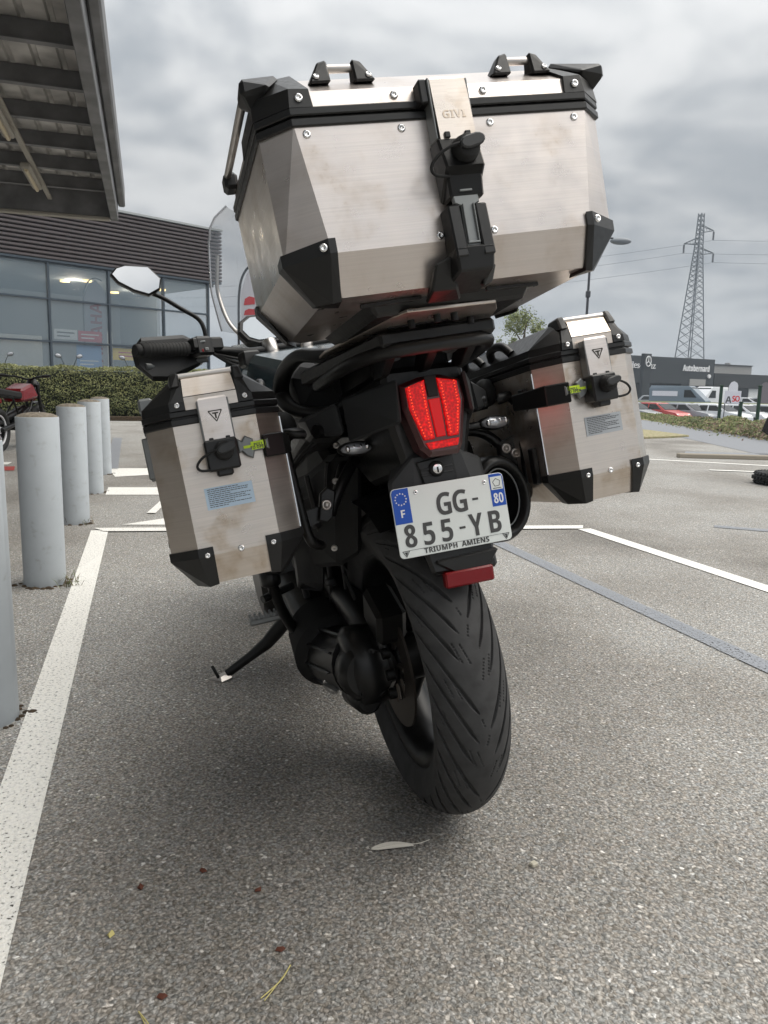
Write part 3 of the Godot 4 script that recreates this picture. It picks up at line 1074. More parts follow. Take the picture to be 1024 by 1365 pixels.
	for i in 5:
		var pa = strip[i]
		var pb = strip[i + 1]
		var b = thing("scrub_bush", bush_labels[i], "bush", Transform3D(Basis(), Vector3((pa.x + pb.x) / 2, 0, (pa.y + pb.y) / 2)), "scrub along the overgrown verge")
		var mid = (pa + pb) / 2
		var cols = [Color(0.13, 0.15, 0.05), Color(0.16, 0.19, 0.06), Color(0.20, 0.20, 0.08), Color(0.21, 0.15, 0.09), Color(0.10, 0.13, 0.045)]
		if i < 2:
			cols += [Color(0.22, 0.14, 0.11), Color(0.19, 0.17, 0.09)]
		var hn = fnoise(FastNoiseLite.TYPE_SIMPLEX, 40 + i, 0.5, 3)
		var fol = func():
			var t = rng.randf_range(-0.06, 1.06)
			var c = pa.lerp(pb, t) - mid
			var off = rng.randfn() * 0.34
			var hmax = [0.44, 0.30, 0.21, 0.17, 0.15][i] * (1.0 + 0.7 * hn.get_noise_2d(t * 5.0 + i * 7, off)) * exp(-off * off * 0.9)
			var y = hmax * pow(rng.randf(), 0.6)
			var ci = cols[int(clamp((hn.get_noise_2d(t * 9 + 50, y * 4 + i * 3) * 0.9 + 0.5) * cols.size() + rng.randfn() * 0.8, 0, cols.size() - 1))]
			return [Vector3(c.x + off + 0.35, y, c.y), ci * rng.randf_range(0.6, 1.4), rng.randf_range(0.018, 0.042), Vector3(off, 0.9, 0.6)]
		var fo = obj("foliage", leaves(11000, fol, 2.4), "leaf", b)
		fo.set_meta("kind", "stuff")
		var core = ST()
		for c in 7:
			var q = pa.lerp(pb, (c + 0.5) / 7.0) - mid
			ball(core, Vector3(q.x + 0.35, 0.02, q.y), Vector3(0.40, [0.22, 0.15, 0.1, 0.08, 0.07][i], 0.5), Basis(), 8)
		obj("stems", core, "leaf_core", b).set_meta("kind", "stuff")
	# green fence posts
	var posts = [[961, Vector3(9.92, 0, -22.8), 1.21, "green steel fence post with a lamp-like cap, left of the club sign"], [988, Vector3(10.29, 0, -22.25), 0.74, "short green fence post between the two taller ones"], [1013, Vector3(10.24, 0, -21.1), 1.2, "green steel fence post nearest the right edge of the photo"]]
	for p in posts:
		var po = thing("fence_post", p[3], "fence post", Transform3D(Basis(), p[1] + Vector3(0, -0.4, 0)), "green posts along the verge")
		st = ST()
		cbox(st, Vector3(0, (p[2] + 0.4) / 2, 0), Vector3(0.075, p[2] + 0.4, 0.075), 0.006)
		obj("post", st, "green_post", po)
		st = ST()
		cbox(st, Vector3(0, p[2] + 0.42, 0), Vector3(0.1, 0.04, 0.1), 0.01)
		obj("cap", st, "green_post", po)
	# club sign
	var sg = thing("banner_sign", "white banner sign with red and black letters between the fence posts", "sign", Transform3D(Basis(Vector3.UP, -0.2), Vector3(18.48, -1.08, -41.0)))
	st = ST()
	for x in [-0.36, 0.36]:
		cyl(st, Vector3(x, 0, -0.03), Vector3(x, 2.3, -0.03), 0.025, 8)
	obj("post", st, "lamp_pole", sg)
	st = ST()
	cbox(st, Vector3(0, 1.98, 0), Vector3(0.82, 0.68, 0.03), 0.006)
	var bd = obj("board", st, "flag_white", sg)
	letters("lettering", "A", 0.34, "ink", bd, Vector3(-0.2, 1.84, 0.017), Basis(), 1.0, true, 0.004)
	letters("lettering", "S", 0.3, "flag_red", bd, Vector3(0.06, 1.9, 0.017), Basis(), 0.85, true, 0.004)
	letters("lettering", "O", 0.3, "flag_red", bd, Vector3(0.24, 1.9, 0.017), Basis(), 0.85, true, 0.004)
	for f in [[Vector3(34.2, -0.55, -77.0), "flag_blue", "pale blue and white feather flag above the white van"], [Vector3(37.4, -0.55, -77.0), "flag_grey", "grey feather flag near the right edge of the photo"]]:
		var fl = thing("feather_flag", f[2], "flag", Transform3D(Basis(), f[0]))
		feather(fl, 3.1, 0.95, "", 0.3)
		for ch in fl.get_children():
			if String(ch.name).begins_with("cloth") and f[1] == "flag_grey":
				ch.material_override = M["flag_grey"]
	cars()
	# black feather flag at the right edge, held down by a tyre
	var df = thing("feather_flag", "black feather flag of which only the lowest corner shows at the right edge", "flag", Transform3D(Basis(Vector3.UP, 0.3), Vector3(4.27, 0.12, -7.95)))
	st = ST()
	tube(st, [Vector3(0, 0, 0), Vector3(0, 3.2, 0)], 0.02, 8)
	obj("pole", st, "lamp_pole", df)
	st = ST()
	prism(st, V2([-0.43, 0.44, -0.28, 0.36, -0.03, 0.31, -0.03, 2.6, -0.12, 2.5, -0.24, 0.9]), 0.02, Transform3D(), 0.004)
	obj("cloth", st, "deep_black", df)
	var ty = thing("knobby_tyre", "black knobby tyre lying flat as a weight at the right edge", "tyre", Transform3D(Basis(), Vector3(4.21, 0.0, -7.9)))
	st = ST(true)
	var prof = []
	for i in 13:
		var an = TAU * i / 12
		prof.append(Vector2(0.26 + cos(an) * 0.062, 0.066 + sin(an) * 0.06))
	lathe(st, prof, Transform3D(), 40)
	obj("carcass", st, "black_rubber", ty)
	st = ST()
	for i in 40:
		for r in 3:
			var an = TAU * (i + 0.5 * (r % 2)) / 40
			var el = (r - 1) * 0.75
			var c = Vector3(cos(an) * (0.26 + cos(el) * 0.066), 0.066 + sin(el) * 0.066, sin(an) * (0.26 + cos(el) * 0.066))
			cbox(st, c, Vector3(0.022, 0.03, 0.028), 0.0, Basis(Vector3.UP, -an) * Basis(Vector3.BACK, el))
	obj("knobs", st, "black_rubber", ty).set_meta("kind", "stuff")

func pylon():
	var py = thing("lattice_pylon", "tall grey lattice power pylon rising behind the dark dealership", "pylon", Transform3D(Basis(Vector3.UP, 0.5), Vector3(66.3, -0.8, -170.0)))
	var st = ST()
	var H = 40.5
	var hw = func(y): return lerp(2.75, 0.62, clamp(y / 33.0, 0, 1)) if y < 33 else lerp(0.62, 0.4, (y - 33) / 7.5)
	var P = func(i, y):
		var s = hw.call(y)
		return Vector3([-s, s, s, -s][i % 4], y, [-s, -s, s, s][i % 4])
	var ys = [0.0]
	while ys[-1] < H - 0.4:
		ys.append(min(H, ys[-1] + max(0.95, hw.call(ys[-1]) * 1.0)))
	for i in 4:
		var leg = ST()
		for k in ys.size() - 1:
			cyl(leg, P.call(i, ys[k]), P.call(i, ys[k + 1]), 0.13, 5)
		obj("leg", leg, "galvanised", py)
	for k in ys.size() - 1:
		for i in 4:
			cyl(st, P.call(i, ys[k]), P.call(i + 1, ys[k + 1]), 0.065, 4)
			cyl(st, P.call(i + 1, ys[k]), P.call(i, ys[k + 1]), 0.065, 4)
	obj("lattice", st, "galvanised", py)
	var inv = py.transform.affine_inverse()
	for ar in [[Vector3(64.0, 33.7, -172.35), -1], [Vector3(69.5, 36.2, -170.6), 1], [Vector3(69.8, 31.6, -170.6), 1]]:
		var tip = inv * ar[0]
		st = ST()
		for i in 4:
			cyl(st, Vector3(sign(tip.x) * 0.3, tip.y + (0.9 if i < 2 else -0.6), -0.4 + 0.8 * (i % 2)), tip, 0.1, 4)
		var base = Vector3(sign(tip.x) * 0.3, tip.y, 0)
		for j in 4:
			var q = base.lerp(tip, 0.2 + 0.2 * j)
			cyl(st, q + Vector3(0, 0.7 * (0.8 - 0.2 * j), 0), q + Vector3(0.3, -0.5 * (0.8 - 0.2 * j), 0), 0.05, 4)
		obj("arm", st, "galvanised", py)
		st = ST()
		for j in 7:
			cyl(st, tip + Vector3(0, -0.3 - j * 0.24, 0), tip + Vector3(0, -0.42 - j * 0.24, 0), 0.22, 8)
		cyl(st, tip, tip + Vector3(0, -2.0, 0), 0.06, 5)
		obj("insulator", st, "lamp_pole", py)
		var w = ST()
		var end = tip + Vector3(0, -2.0, 0)
		for dirn in [Vector3(150, 6, 40), Vector3(-150, -10, -20)]:
			var pts = []
			for j in 21:
				var t = j / 20.0
				pts.append(end + inv.basis * (dirn * t) + Vector3(0, -7.0 * 4 * t * (1 - t) * 0.5, 0))
			tube(w, pts, 0.035, 4)
		obj("cable", w, "galvanised", py)

func tree(at: Vector3):
	var t = thing("young_tree", "light green young tree standing between top case and right pannier", "tree", Transform3D(Basis(), at))
	var st = ST()
	tube(st, curve([Vector3(0, 0, 0), Vector3(0.1, 2.5, 0), Vector3(0.3, 5, 0.1), Vector3(0.3, 7.4, 0)], 4), [0.2, 0.19, 0.18, 0.17, 0.15, 0.14, 0.13, 0.12, 0.1, 0.08, 0.06, 0.05, 0.03], 8)
	for i in 12:
		var an = i * 2.4
		var y = 2.2 + i * 0.4
		var l = 2.6 - i * 0.13
		tube(st, [Vector3(0.2, y, 0), Vector3(0.2 + cos(an) * l * 0.5, y + 0.9, sin(an) * l * 0.5), Vector3(0.2 + cos(an) * l, y + 1.2, sin(an) * l)], [0.07, 0.05, 0.02], 5)
	obj("trunk", st, "bark", t)
	var clumps = []
	for i in 60:
		var an = rng.randf() * TAU
		var y = rng.randf_range(2.2, 8.3)
		var r = 2.5 * sqrt(clamp(1.0 - pow((y - 4.4) / 4.3, 2), 0.02, 1)) * sqrt(rng.randf())
		clumps.append([Vector3(cos(an) * r + 0.2, y, sin(an) * r), rng.randf_range(0.3, 0.62), rng.randf_range(0.75, 1.35)])
	var fol = func():
		var c = clumps[rng.randi() % clumps.size()]
		var d = Vector3(rng.randfn(), rng.randfn(), rng.randfn()) * c[1] * 0.55
		var col = Color(0.20, 0.215, 0.05).lerp(Color(0.14, 0.18, 0.06), rng.randf()) * c[2] * rng.randf_range(0.8, 1.2)
		return [c[0] + d, col, rng.randf_range(0.07, 0.13), d.normalized() + Vector3(0, 0.5, 0)]
	obj("crown", leaves(9000, fol), "leaf", t).set_meta("kind", "stuff")

# a hatchback seen from some way off: x along its length, nose at +x
func make_car(label: String) -> Node3D:
	var c = thing("parked_car", label, "car", Transform3D(), "cars parked in rows behind the verge")
	var st = ST()
	var body = []
	for z in [-0.86, 0.86]:
		body += [Vector3(-2.05, 0.35, z * 0.94), Vector3(-2.1, 0.75, z), Vector3(-1.95, 0.95, z * 0.98), Vector3(0.9, 0.95, z * 0.97), Vector3(1.9, 0.78, z * 0.9), Vector3(2.1, 0.6, z * 0.85), Vector3(2.08, 0.3, z * 0.82), Vector3(1.6, 0.2, z * 0.95), Vector3(-1.6, 0.2, z * 0.95)]
	hull(st, body)
	obj("body", st, "car_white", c)
	st = ST()
	var gl = []
	for z in [-0.8, 0.8]:
		gl += [Vector3(-1.95, 0.93, z), Vector3(-1.5, 1.42, z * 0.82), Vector3(-1.3, 1.47, z * 0.76), Vector3(-0.1, 1.47, z * 0.76), Vector3(0.05, 1.43, z * 0.82), Vector3(1.0, 0.93, z)]
	hull(st, gl)
	obj("cabin", st, "car_white", c)
	st = ST()
	hull(st, [Vector3(0.14, 1.40, -0.60), Vector3(0.14, 1.40, 0.60), Vector3(0.93, 0.99, -0.72), Vector3(0.93, 0.99, 0.72), Vector3(0.11, 1.37, -0.60), Vector3(0.11, 1.37, 0.60), Vector3(0.88, 0.97, -0.72), Vector3(0.88, 0.97, 0.72)].map(func(p): return p + Vector3(0.012, 0.012, 0)))
	obj("windscreen", st, "dark_glass", c)
	st = ST()
	hull(st, [Vector3(-1.60, 1.34, -0.56), Vector3(-1.60, 1.34, 0.56), Vector3(-1.90, 1.01, -0.66), Vector3(-1.90, 1.01, 0.66), Vector3(-1.55, 1.32, -0.56), Vector3(-1.55, 1.32, 0.56), Vector3(-1.85, 1.0, -0.66), Vector3(-1.85, 1.0, 0.66)].map(func(p): return p + Vector3(-0.014, 0.012, 0)))
	obj("rear_window", st, "dark_glass", c)
	for sg in [-1.0, 1.0]:
		for wn in [[0.62, 0.98, 0.02, 1.37, -0.55, 1.37, -0.55, 0.98], [-0.66, 0.98, -0.66, 1.37, -1.3, 1.36, -1.62, 0.98]]:
			st = ST()
			var wp = []
			for q in 4:
				var y = wn[q * 2 + 1]
				var zz = lerp(0.8, 0.656, (y - 0.93) / 0.49)
				wp.append(Vector3(wn[q * 2], y, sg * (zz + 0.008)))
				wp.append(Vector3(wn[q * 2], y, sg * (zz - 0.02)))
			hull(st, wp)
			obj("side_window", st, "dark_glass", c)
	for x in [-1.28, 1.3]:
		for z in [-0.8, 0.8]:
			st = ST()
			cyl(st, Vector3(x, 0.31, z - 0.1), Vector3(x, 0.31, z + 0.1), 0.31, 16, 0.03)
			var w = obj("wheel", st, "car_tyre", c)
			st = ST()
			cyl(st, Vector3(x, 0.31, z - 0.106), Vector3(x, 0.31, z + 0.106), 0.19, 12)
			obj("rim", st, "galvanised", w)
	for z in [-0.6, 0.6]:
		st = ST(true)
		ball(st, Vector3(1.93, 0.66, z), Vector3(0.14, 0.08, 0.16), Basis(), 8)
		obj("headlight", st, "clear_lens", c)
	return c

func make_van(label: String, at: Transform3D, paint: String) -> Node3D:
	var c = thing("parked_van", label, "van", at)
	var st = ST()
	var body = []
	for z in [-0.95, 0.95]:
		body += [Vector3(-2.8, 0.4, z), Vector3(-2.85, 2.2, z * 0.97), Vector3(-2.7, 2.5, z * 0.88), Vector3(1.1, 2.5, z * 0.88), Vector3(1.35, 2.4, z * 0.9), Vector3(2.25, 1.3, z * 0.96), Vector3(2.85, 1.05, z * 0.9), Vector3(2.95, 0.4, z * 0.9)]
	hull(st, body)
	obj("body", st, paint, c)
	st = ST()
	hull(st, [Vector3(1.40, 2.32, -0.78), Vector3(1.40, 2.32, 0.78), Vector3(2.26, 1.36, -0.86), Vector3(2.26, 1.36, 0.86), Vector3(1.40, 2.38, -0.78), Vector3(1.40, 2.38, 0.78), Vector3(2.32, 1.37, -0.86), Vector3(2.32, 1.37, 0.86)])
	obj("windscreen", st, "dark_glass", c)
	for z in [-0.935, 0.935]:
		st = ST()
		hull(st, [Vector3(0.75, 1.35, z * 0.98), Vector3(2.0, 1.35, z * 0.97), Vector3(1.35, 2.1, z * 0.93), Vector3(0.75, 2.1, z * 0.93), Vector3(0.75, 1.35, z * 1.02), Vector3(2.0, 1.35, z * 1.015), Vector3(1.35, 2.1, z * 0.98), Vector3(0.75, 2.1, z * 0.98)])
		obj("side_window", st, "dark_glass", c)
	for x in [-1.75, 1.85]:
		for z in [-0.85, 0.85]:
			st = ST()
			cyl(st, Vector3(x, 0.36, z - 0.12), Vector3(x, 0.36, z + 0.12), 0.36, 16, 0.03)
			obj("wheel", st, "car_tyre", c)
	return c

func cars():
	var rows = [
		# place x, z, turn, paint, label, ground
		[18.29, -56.57, -1.0, "car_silver", "silver car closest to the pannier edge in the front row", -1.08],
		[20.34, -56.57, -1.05, "car_red", "red car in the front row of parked cars", -1.08],
		[22.44, -56.58, -0.95, "car_silver", "light silver saloon right of the red car", -1.08],
		[24.5, -56.0, -1.0, "car_white", "small white car beside the tall green post", -1.08],
		[26.6, -56.6, -1.1, "car_white", "white car below the club sign", -1.08],
		[28.54, -56.6, -1.0, "car_silver", "silver car at the right end of the front row", -1.08],
		[21.63, -61.4, -1.0, "car_dark", "dark car behind the red one", -1.08],
		[24.0, -61.6, -1.1, "car_blue", "bluish car half hidden behind the light silver saloon", -1.08],
		[26.31, -61.6, -1.0, "car_white", "white car with only its roof showing behind the small white one", -1.08],
		[28.62, -61.5, -1.0, "car_dark", "dark grey car between the second and third post", -1.08],
		[30.86, -61.6, -0.95, "car_white", "white car behind the right end of the front row", -1.08],
		[40.29, -85.1, -0.8, "car_white", "white car in the far row under the window band", -0.55],
		[41.9, -84, -1.0, "car_silver", "silver car in the far row at the right edge", -0.55],
		[30.0, -85, -0.6, "car_silver", "silver car beside the totem foot in the far row", -0.55]]
	var proto = null
	for r in rows:
		var xf = Transform3D(Basis(Vector3.UP, r[2]), Vector3(r[0], r[5], r[1]))
		var c
		if proto == null:
			proto = make_car(r[4])
			proto.transform = xf
			c = proto
		else:
			c = copy_of(proto, xf, r[4])
		for ch in c.get_children():
			if String(ch.name).begins_with("body") or String(ch.name).begins_with("cabin"):
				ch.material_override = M[r[3]]
	var v = make_van("grey panel van with pale side lettering band, left of the white van", Transform3D(Basis(Vector3.UP, -0.7), Vector3(30.15, -0.55, -79.0)), "car_blue")
	var st = ST()
	cbox(st, Vector3(-1.2, 1.7, 0.96), Vector3(2.6, 0.5, 0.03))
	obj("side_band", st, "flag_white", v)
	make_van("plain white panel van parked before the dealership", Transform3D(Basis(Vector3.UP, 3.74), Vector3(34.3, -0.55, -81.0)), "car_white")

# ------------------------------------------------------------------ bollards, hedge, other motorcycles on the left
func left_side():
	var spots = [Vector2(-1.055, -1.9), Vector2(-1.512, -3.30), Vector2(-1.985, -4.80), Vector2(-2.40, -6.17), Vector2(-2.81, -7.50)]
	var words = ["grey concrete-filled bollard cut off by the left edge of the photo, nearest of the row", "grey steel bollard with a grass tuft at its foot, second of the row", "grey steel bollard with reddish soil round its foot, in the middle of the row", "grey steel bollard between the soil-ringed one and the hindmost", "hindmost grey steel bollard, closest to the hedge"]
	var proto = null
	for i in 5:
		var xf = Transform3D(Basis(Vector3(rng.randf_range(-1, 1), 0, rng.randf_range(-1, 1)).normalized(), rng.randf_range(0.0, 0.014)) * Basis(Vector3.UP, i * 1.3), Vector3(spots[i].x, 0, spots[i].y))
		if proto == null:
			proto = thing("bollard", words[0], "bollard", xf, "grey steel bollards along the bay line")
			var st = ST(true)
			lathe(st, [Vector2(0.088, -0.05), Vector2(0.088, 0.74), Vector2(0.0865, 0.7415), Vector2(0.08, 0.7415)], Transform3D(), 40)
			obj("tube", st, "bollard_paint", proto)
			st = ST(true)
			lathe(st, [Vector2(0.0862, 0.7405), Vector2(0.08, 0.747), Vector2(0.06, 0.755), Vector2(0.03, 0.76), Vector2(0, 0.761)], Transform3D(), 32)
			obj("concrete_cap", st, "concrete_cap", proto)
		else:
			copy_of(proto, xf, words[i])
		# soil gathered round the foot
		var so = ST()
		for k in 26:
			var an = rng.randf() * TAU
			var rr = 0.088 + abs(rng.randfn()) * 0.014
			ball(so, Vector3(cos(an) * rr, 0.0, sin(an) * rr), Vector3(1, 0.55, 1) * rng.randf_range(0.006, 0.016), Basis(), 6)
		var d = struct("soil", so, "soil", Transform3D(Basis(), Vector3(spots[i].x, 0, spots[i].y)))
		d.set_meta("kind", "stuff")
		tag(d, "dark soil crumbs round the foot of a bollard", "soil", "soil round the bollard feet")
	for g in [[Vector3(-1.40, 0, -3.27), 44, 0.085, "dry green grass tuft at the foot of the second bollard"], [Vector3(-1.90, 0, -4.75), 22, 0.07, "sparse grass tuft at the foot of the middle bollard"]]:
		var cc = [Color(0.12, 0.15, 0.05), Color(0.2, 0.17, 0.09), Color(0.16, 0.12, 0.07)]
		var st = ST()
		for k in g[1]:
			var an = rng.randf() * TAU
			var l = g[2] * rng.randf_range(0.4, 1.0)
			var b = Vector3(rng.randfn() * 0.035, 0, rng.randfn() * 0.02)
			var tip = b + Vector3(cos(an) * l * 0.7, l * rng.randf_range(0.25, 0.95), sin(an) * l * 0.7)
			var w = Vector3(-sin(an), 0, cos(an)) * 0.0018
			st.set_color(cc[rng.randi() % 3])
			var mid = (b + tip) / 2 + Vector3(0, l * 0.15, 0)
			tri(st, b - w, b + w, mid, Vector3.BACK)
			tri(st, mid - w, mid + w, tip, Vector3.BACK)
			tri(st, b + w, mid + w, mid - w, Vector3.BACK)
		var t = tag(obj("grass_tuft", st, "leaf", self, Transform3D(Basis(), g[0])), g[3], "grass")
	# clipped hedge
	var hx = Transform3D(BAY, Vector3(-6.4, 0, -18.72))
	var hd = thing("clipped_hedge", "long clipped green hedge in front of the showroom", "hedge", hx)
	var core = ST()
	cbox(core, Vector3(-2.6, 0.63, -0.6), Vector3(19, 1.1, 1.0), 0.1)
	obj("core", core, "leaf_core", hd)
	var hn = fnoise(FastNoiseLite.TYPE_SIMPLEX, 55, 0.9, 3)
	var fol = func():
		var x = rng.randf_range(-12.2, 7.0)
		var p: Vector3
		var nr: Vector3
		var bump = hn.get_noise_2d(x, 3.0) * 0.06
		if rng.randf() < 0.62:
			var y = 1.29 * rng.randf()
			p = Vector3(x, y + bump, 0.02 + hn.get_noise_2d(x * 1.6, y * 3) * 0.09 - abs(rng.randfn()) * 0.06 - 0.06 * pow(y / 1.29, 6) - (0.08 if y < 0.15 else 0.0))
			nr = Vector3(0, 0.35, 1)
		else:
			p = Vector3(x, 1.27 + bump - abs(rng.randfn()) * 0.04 + rng.randf() * 0.03, -rng.randf() * 1.15)
			nr = Vector3(0, 1, 0.2)
		var k = clamp(0.5 + hn.get_noise_2d(x * 3, p.y * 5 + 20), 0, 1)
		var col = Color(0.095, 0.115, 0.04).lerp(Color(0.24, 0.245, 0.10), clamp(k * 0.6 + p.y * 0.3, 0, 1)) * rng.randf_range(0.6, 1.35)
		return [p, col, rng.randf_range(0.018, 0.034), nr]
	obj("foliage", leaves(60000, fol, 1.9), "leaf", hd).set_meta("kind", "stuff")
	var kb = ST()
	cbox(kb, Vector3(-2.6, 0.05, 0.14), Vector3(20, 0.12, 0.14), 0.015)
	struct("kerb", kb, "soil", hx)
	# motorcycles parked behind the hedge: mirrors and bars look over it
	var places = [[-5.6, -1.6, 0.5, "motorcycle behind the hedge whose bars show at the left edge"], [-3.1, -1.7, 0.3, "motorcycle behind the hedge, second from the left edge"], [-1.35, -1.8, 0.6, "motorcycle behind the hedge below the red poster"], [0.15, -1.8, 0.35, "motorcycle behind the hedge below the flag"], [1.7, -1.8, 0.55, "motorcycle behind the hedge next to the yellow poster"]]
	var bp = null
	for p in places:
		var at = hx * Transform3D(Basis(Vector3.UP, p[2] - 0.4), Vector3(p[0], 0.18, p[1]))
		if bp == null:
			bp = naked_bike("car_dark", p[3], at)
			bp.set_meta("group", "motorcycles parked behind the hedge")
		else:
			copy_of(bp, at, p[3])
	var red = copy_of(bp, Transform3D(Basis(Vector3.UP, 0.05).scaled(Vector3(0.9, 0.9, 0.9)), Vector3(-4.84, 0, -10.0)), "dark red naked motorcycle cut off by the left edge, beside the bollards")
	red.remove_meta("group")
	for ch in red.get_children():
		if String(ch.name).begins_with("tank"):
			ch.material_override = M["bike_red"]
		elif String(ch.name).begins_with("mirror"):
			red.remove_child(ch)
			ch.free()
	var tail = ST()
	bhull(tail, box_pts(Vector3(0.06, 0.72, 0.72), Vector3(0.07, 0.06, 0.05)), 0.01)
	obj("tail_light", tail, "reflector_red", red)
	var rf = thing("feather_flag", "white feather flag with red bars seen between windscreen and top case", "flag", Transform3D(Basis(), Vector3(-2.75, 0, -14.3)))
	feather(rf, 3.1, 0.62, "", 0.2)
	var st = ST()
	for b in [[2.36, 0.20, 0.16, 0.0], [2.18, 0.30, 0.12, 0.0], [1.92, 0.36, 0.16, 0.0], [1.7, 0.42, 0.12, 0.0], [1.45, 0.42, 0.14, 0.0], [1.2, 0.42, 0.14, 0.0]]:
		prism(st, V2([0.10, b[0], 0.10 + b[1], b[0] + 0.02, 0.10 + b[1], b[0] + b[2] * 0.85, 0.2, b[0] + b[2], 0.12, b[0] + b[2] * 0.7]), 0.006, Transform3D(Basis(), Vector3(0, 0, 0.014)))
	for ch in rf.get_children():
		if String(ch.name).begins_with("cloth"):
			obj("red_bar", st, "flag_red", ch)

# a plain roadster: z backwards, origin on the ground under the middle
func naked_bike(paint: String, label: String, xf: Transform3D) -> Node3D:
	var r = thing("roadster_motorcycle", label, "motorcycle", xf)
	for w in [-0.72, 0.70]:
		var st = ST(true)
		var prof = []
		for i in 13:
			var an = TAU * i / 12
			prof.append(Vector2(0.255 + cos(an) * 0.065, sin(an) * (0.06 if w < 0 else 0.085)))
		lathe(st, prof, Transform3D(Basis(Vector3.BACK, PI / 2), Vector3(0, 0.32, w)), 36)
		var ty = obj("wheel", st, "black_rubber", r)
		st = ST()
		for sg in [-1, 1]:
			var rim = []
			for i in 33:
				var an = TAU * i / 32
				rim.append(Vector3(sg * 0.045, 0.32 + cos(an) * 0.205, w + sin(an) * 0.205))
			tube(st, rim, 0.016, 6)
		for i in 5:
			var an = TAU * i / 5
			for sg in [-0.22, 0.22]:
				cyl(st, Vector3(0, 0.32 + cos(an) * 0.04, w + sin(an) * 0.04), Vector3(0, 0.32 + cos(an + sg) * 0.2, w + sin(an + sg) * 0.2), 0.016, 6)
		cyl(st, Vector3(-0.06, 0.32, w), Vector3(0.06, 0.32, w), 0.05, 12)
		obj("rim", st, "wheel_white", ty)
	var st = ST()
	bhull(st, [Vector3(-0.11, 0.3, 0.12), Vector3(0.11, 0.3, 0.12), Vector3(-0.12, 0.5, 0.15), Vector3(0.12, 0.5, 0.15), Vector3(-0.1, 0.62, -0.2), Vector3(0.1, 0.62, -0.2), Vector3(-0.12, 0.42, -0.32), Vector3(0.12, 0.42, -0.32), Vector3(-0.08, 0.28, -0.25), Vector3(0.08, 0.28, -0.25)], 0.02)
	for s in [-1, 1]:
		tube(st, [Vector3(s * 0.09, 0.9, -0.45), Vector3(s * 0.15, 0.6, -0.1), Vector3(s * 0.13, 0.42, 0.2), Vector3(s * 0.10, 0.76, 0.35), Vector3(s * 0.06, 0.82, 0.7)], 0.016, 6)
	cyl(st, Vector3(-0.2, 0.42, -0.05), Vector3(0.2, 0.42, -0.05), 0.12, 14, 0.02)
	cyl(st, Vector3(0, 0.6, -0.25), Vector3(0, 0.4, 0.7), 0.05, 8)
	cyl(st, Vector3(0.08, 0.4, 0.2), Vector3(0.08, 0.32, 0.7), 0.035, 8)
	cyl(st, Vector3(-0.08, 0.4, 0.2), Vector3(-0.08, 0.32, 0.7), 0.035, 8)
	obj("engine", st, "black_metal", r)
	st = ST()
	bhull(st, [Vector3(-0.13, 0.72, 0.12), Vector3(0.13, 0.72, 0.12), Vector3(-0.12, 0.86, 0.1), Vector3(0.12, 0.86, 0.1), Vector3(-0.19, 0.78, -0.3), Vector3(0.19, 0.78, -0.3), Vector3(-0.14, 0.95, -0.25), Vector3(0.14, 0.95, -0.25), Vector3(-0.1, 0.72, -0.42), Vector3(0.1, 0.72, -0.42), Vector3(-0.08, 0.93, -0.42), Vector3(0.08, 0.93, -0.42)], 0.03)
	obj("tank", st, paint, r)
	st = ST()
	bhull(st, [Vector3(-0.12, 0.76, 0.1), Vector3(0.12, 0.76, 0.1), Vector3(-0.12, 0.82, 0.1), Vector3(0.12, 0.82, 0.1), Vector3(-0.08, 0.82, 0.75), Vector3(0.08, 0.82, 0.75), Vector3(-0.08, 0.88, 0.75), Vector3(0.08, 0.88, 0.75)], 0.02)
	obj("seat", st, "deep_black", r)
	for s in [-1, 1]:
		st = ST()
		cyl(st, Vector3(s * 0.1, 0.32, -0.72), Vector3(s * 0.1, 0.95, -0.5), 0.026, 8)
		obj("fork_leg", st, "black_metal", r)
		st = ST()
		tube(st, curve([Vector3(s * 0.08, 1.05, -0.38), Vector3(s * 0.14, 1.22, -0.36), Vector3(s * 0.2, 1.36, -0.36)], 3), 0.008, 6)
		ball(st, Vector3(s * 0.26, 1.40, -0.36), Vector3(0.085, 0.055, 0.015), Basis(Vector3.BACK, s * 0.25))
		obj("mirror_arm", st, "black_metal", r)
		st = ST()
		ball(st, Vector3(s * 0.26, 1.40, -0.351), Vector3(0.075, 0.046, 0.012), Basis(Vector3.BACK, s * 0.25))
		obj("mirror", st, "clear_lens", r)
	st = ST()
	tube(st, curve([Vector3(-0.38, 1.08, -0.28), Vector3(-0.15, 1.06, -0.42), Vector3(0, 1.02, -0.46), Vector3(0.15, 1.06, -0.42), Vector3(0.38, 1.08, -0.28)], 4), 0.014, 8)
	for s in [-1, 1]:
		cyl(st, Vector3(s * 0.26, 1.07, -0.35), Vector3(s * 0.39, 1.08, -0.28), 0.022, 8)
	obj("handlebar", st, "black_metal", r)
	st = ST(true)
	ball(st, Vector3(0, 0.93, -0.6), Vector3(0.1, 0.11, 0.1))
	obj("headlight", st, "black_metal", r)
	st = ST()
	tube(st, curve([Vector3(0, 0.66, -0.55), Vector3(0, 0.68, -0.72), Vector3(0, 0.6, -0.95)], 4), 0.05, 6, 0.4)
	obj("mudguard", st, "black_plastic", r)
	return r

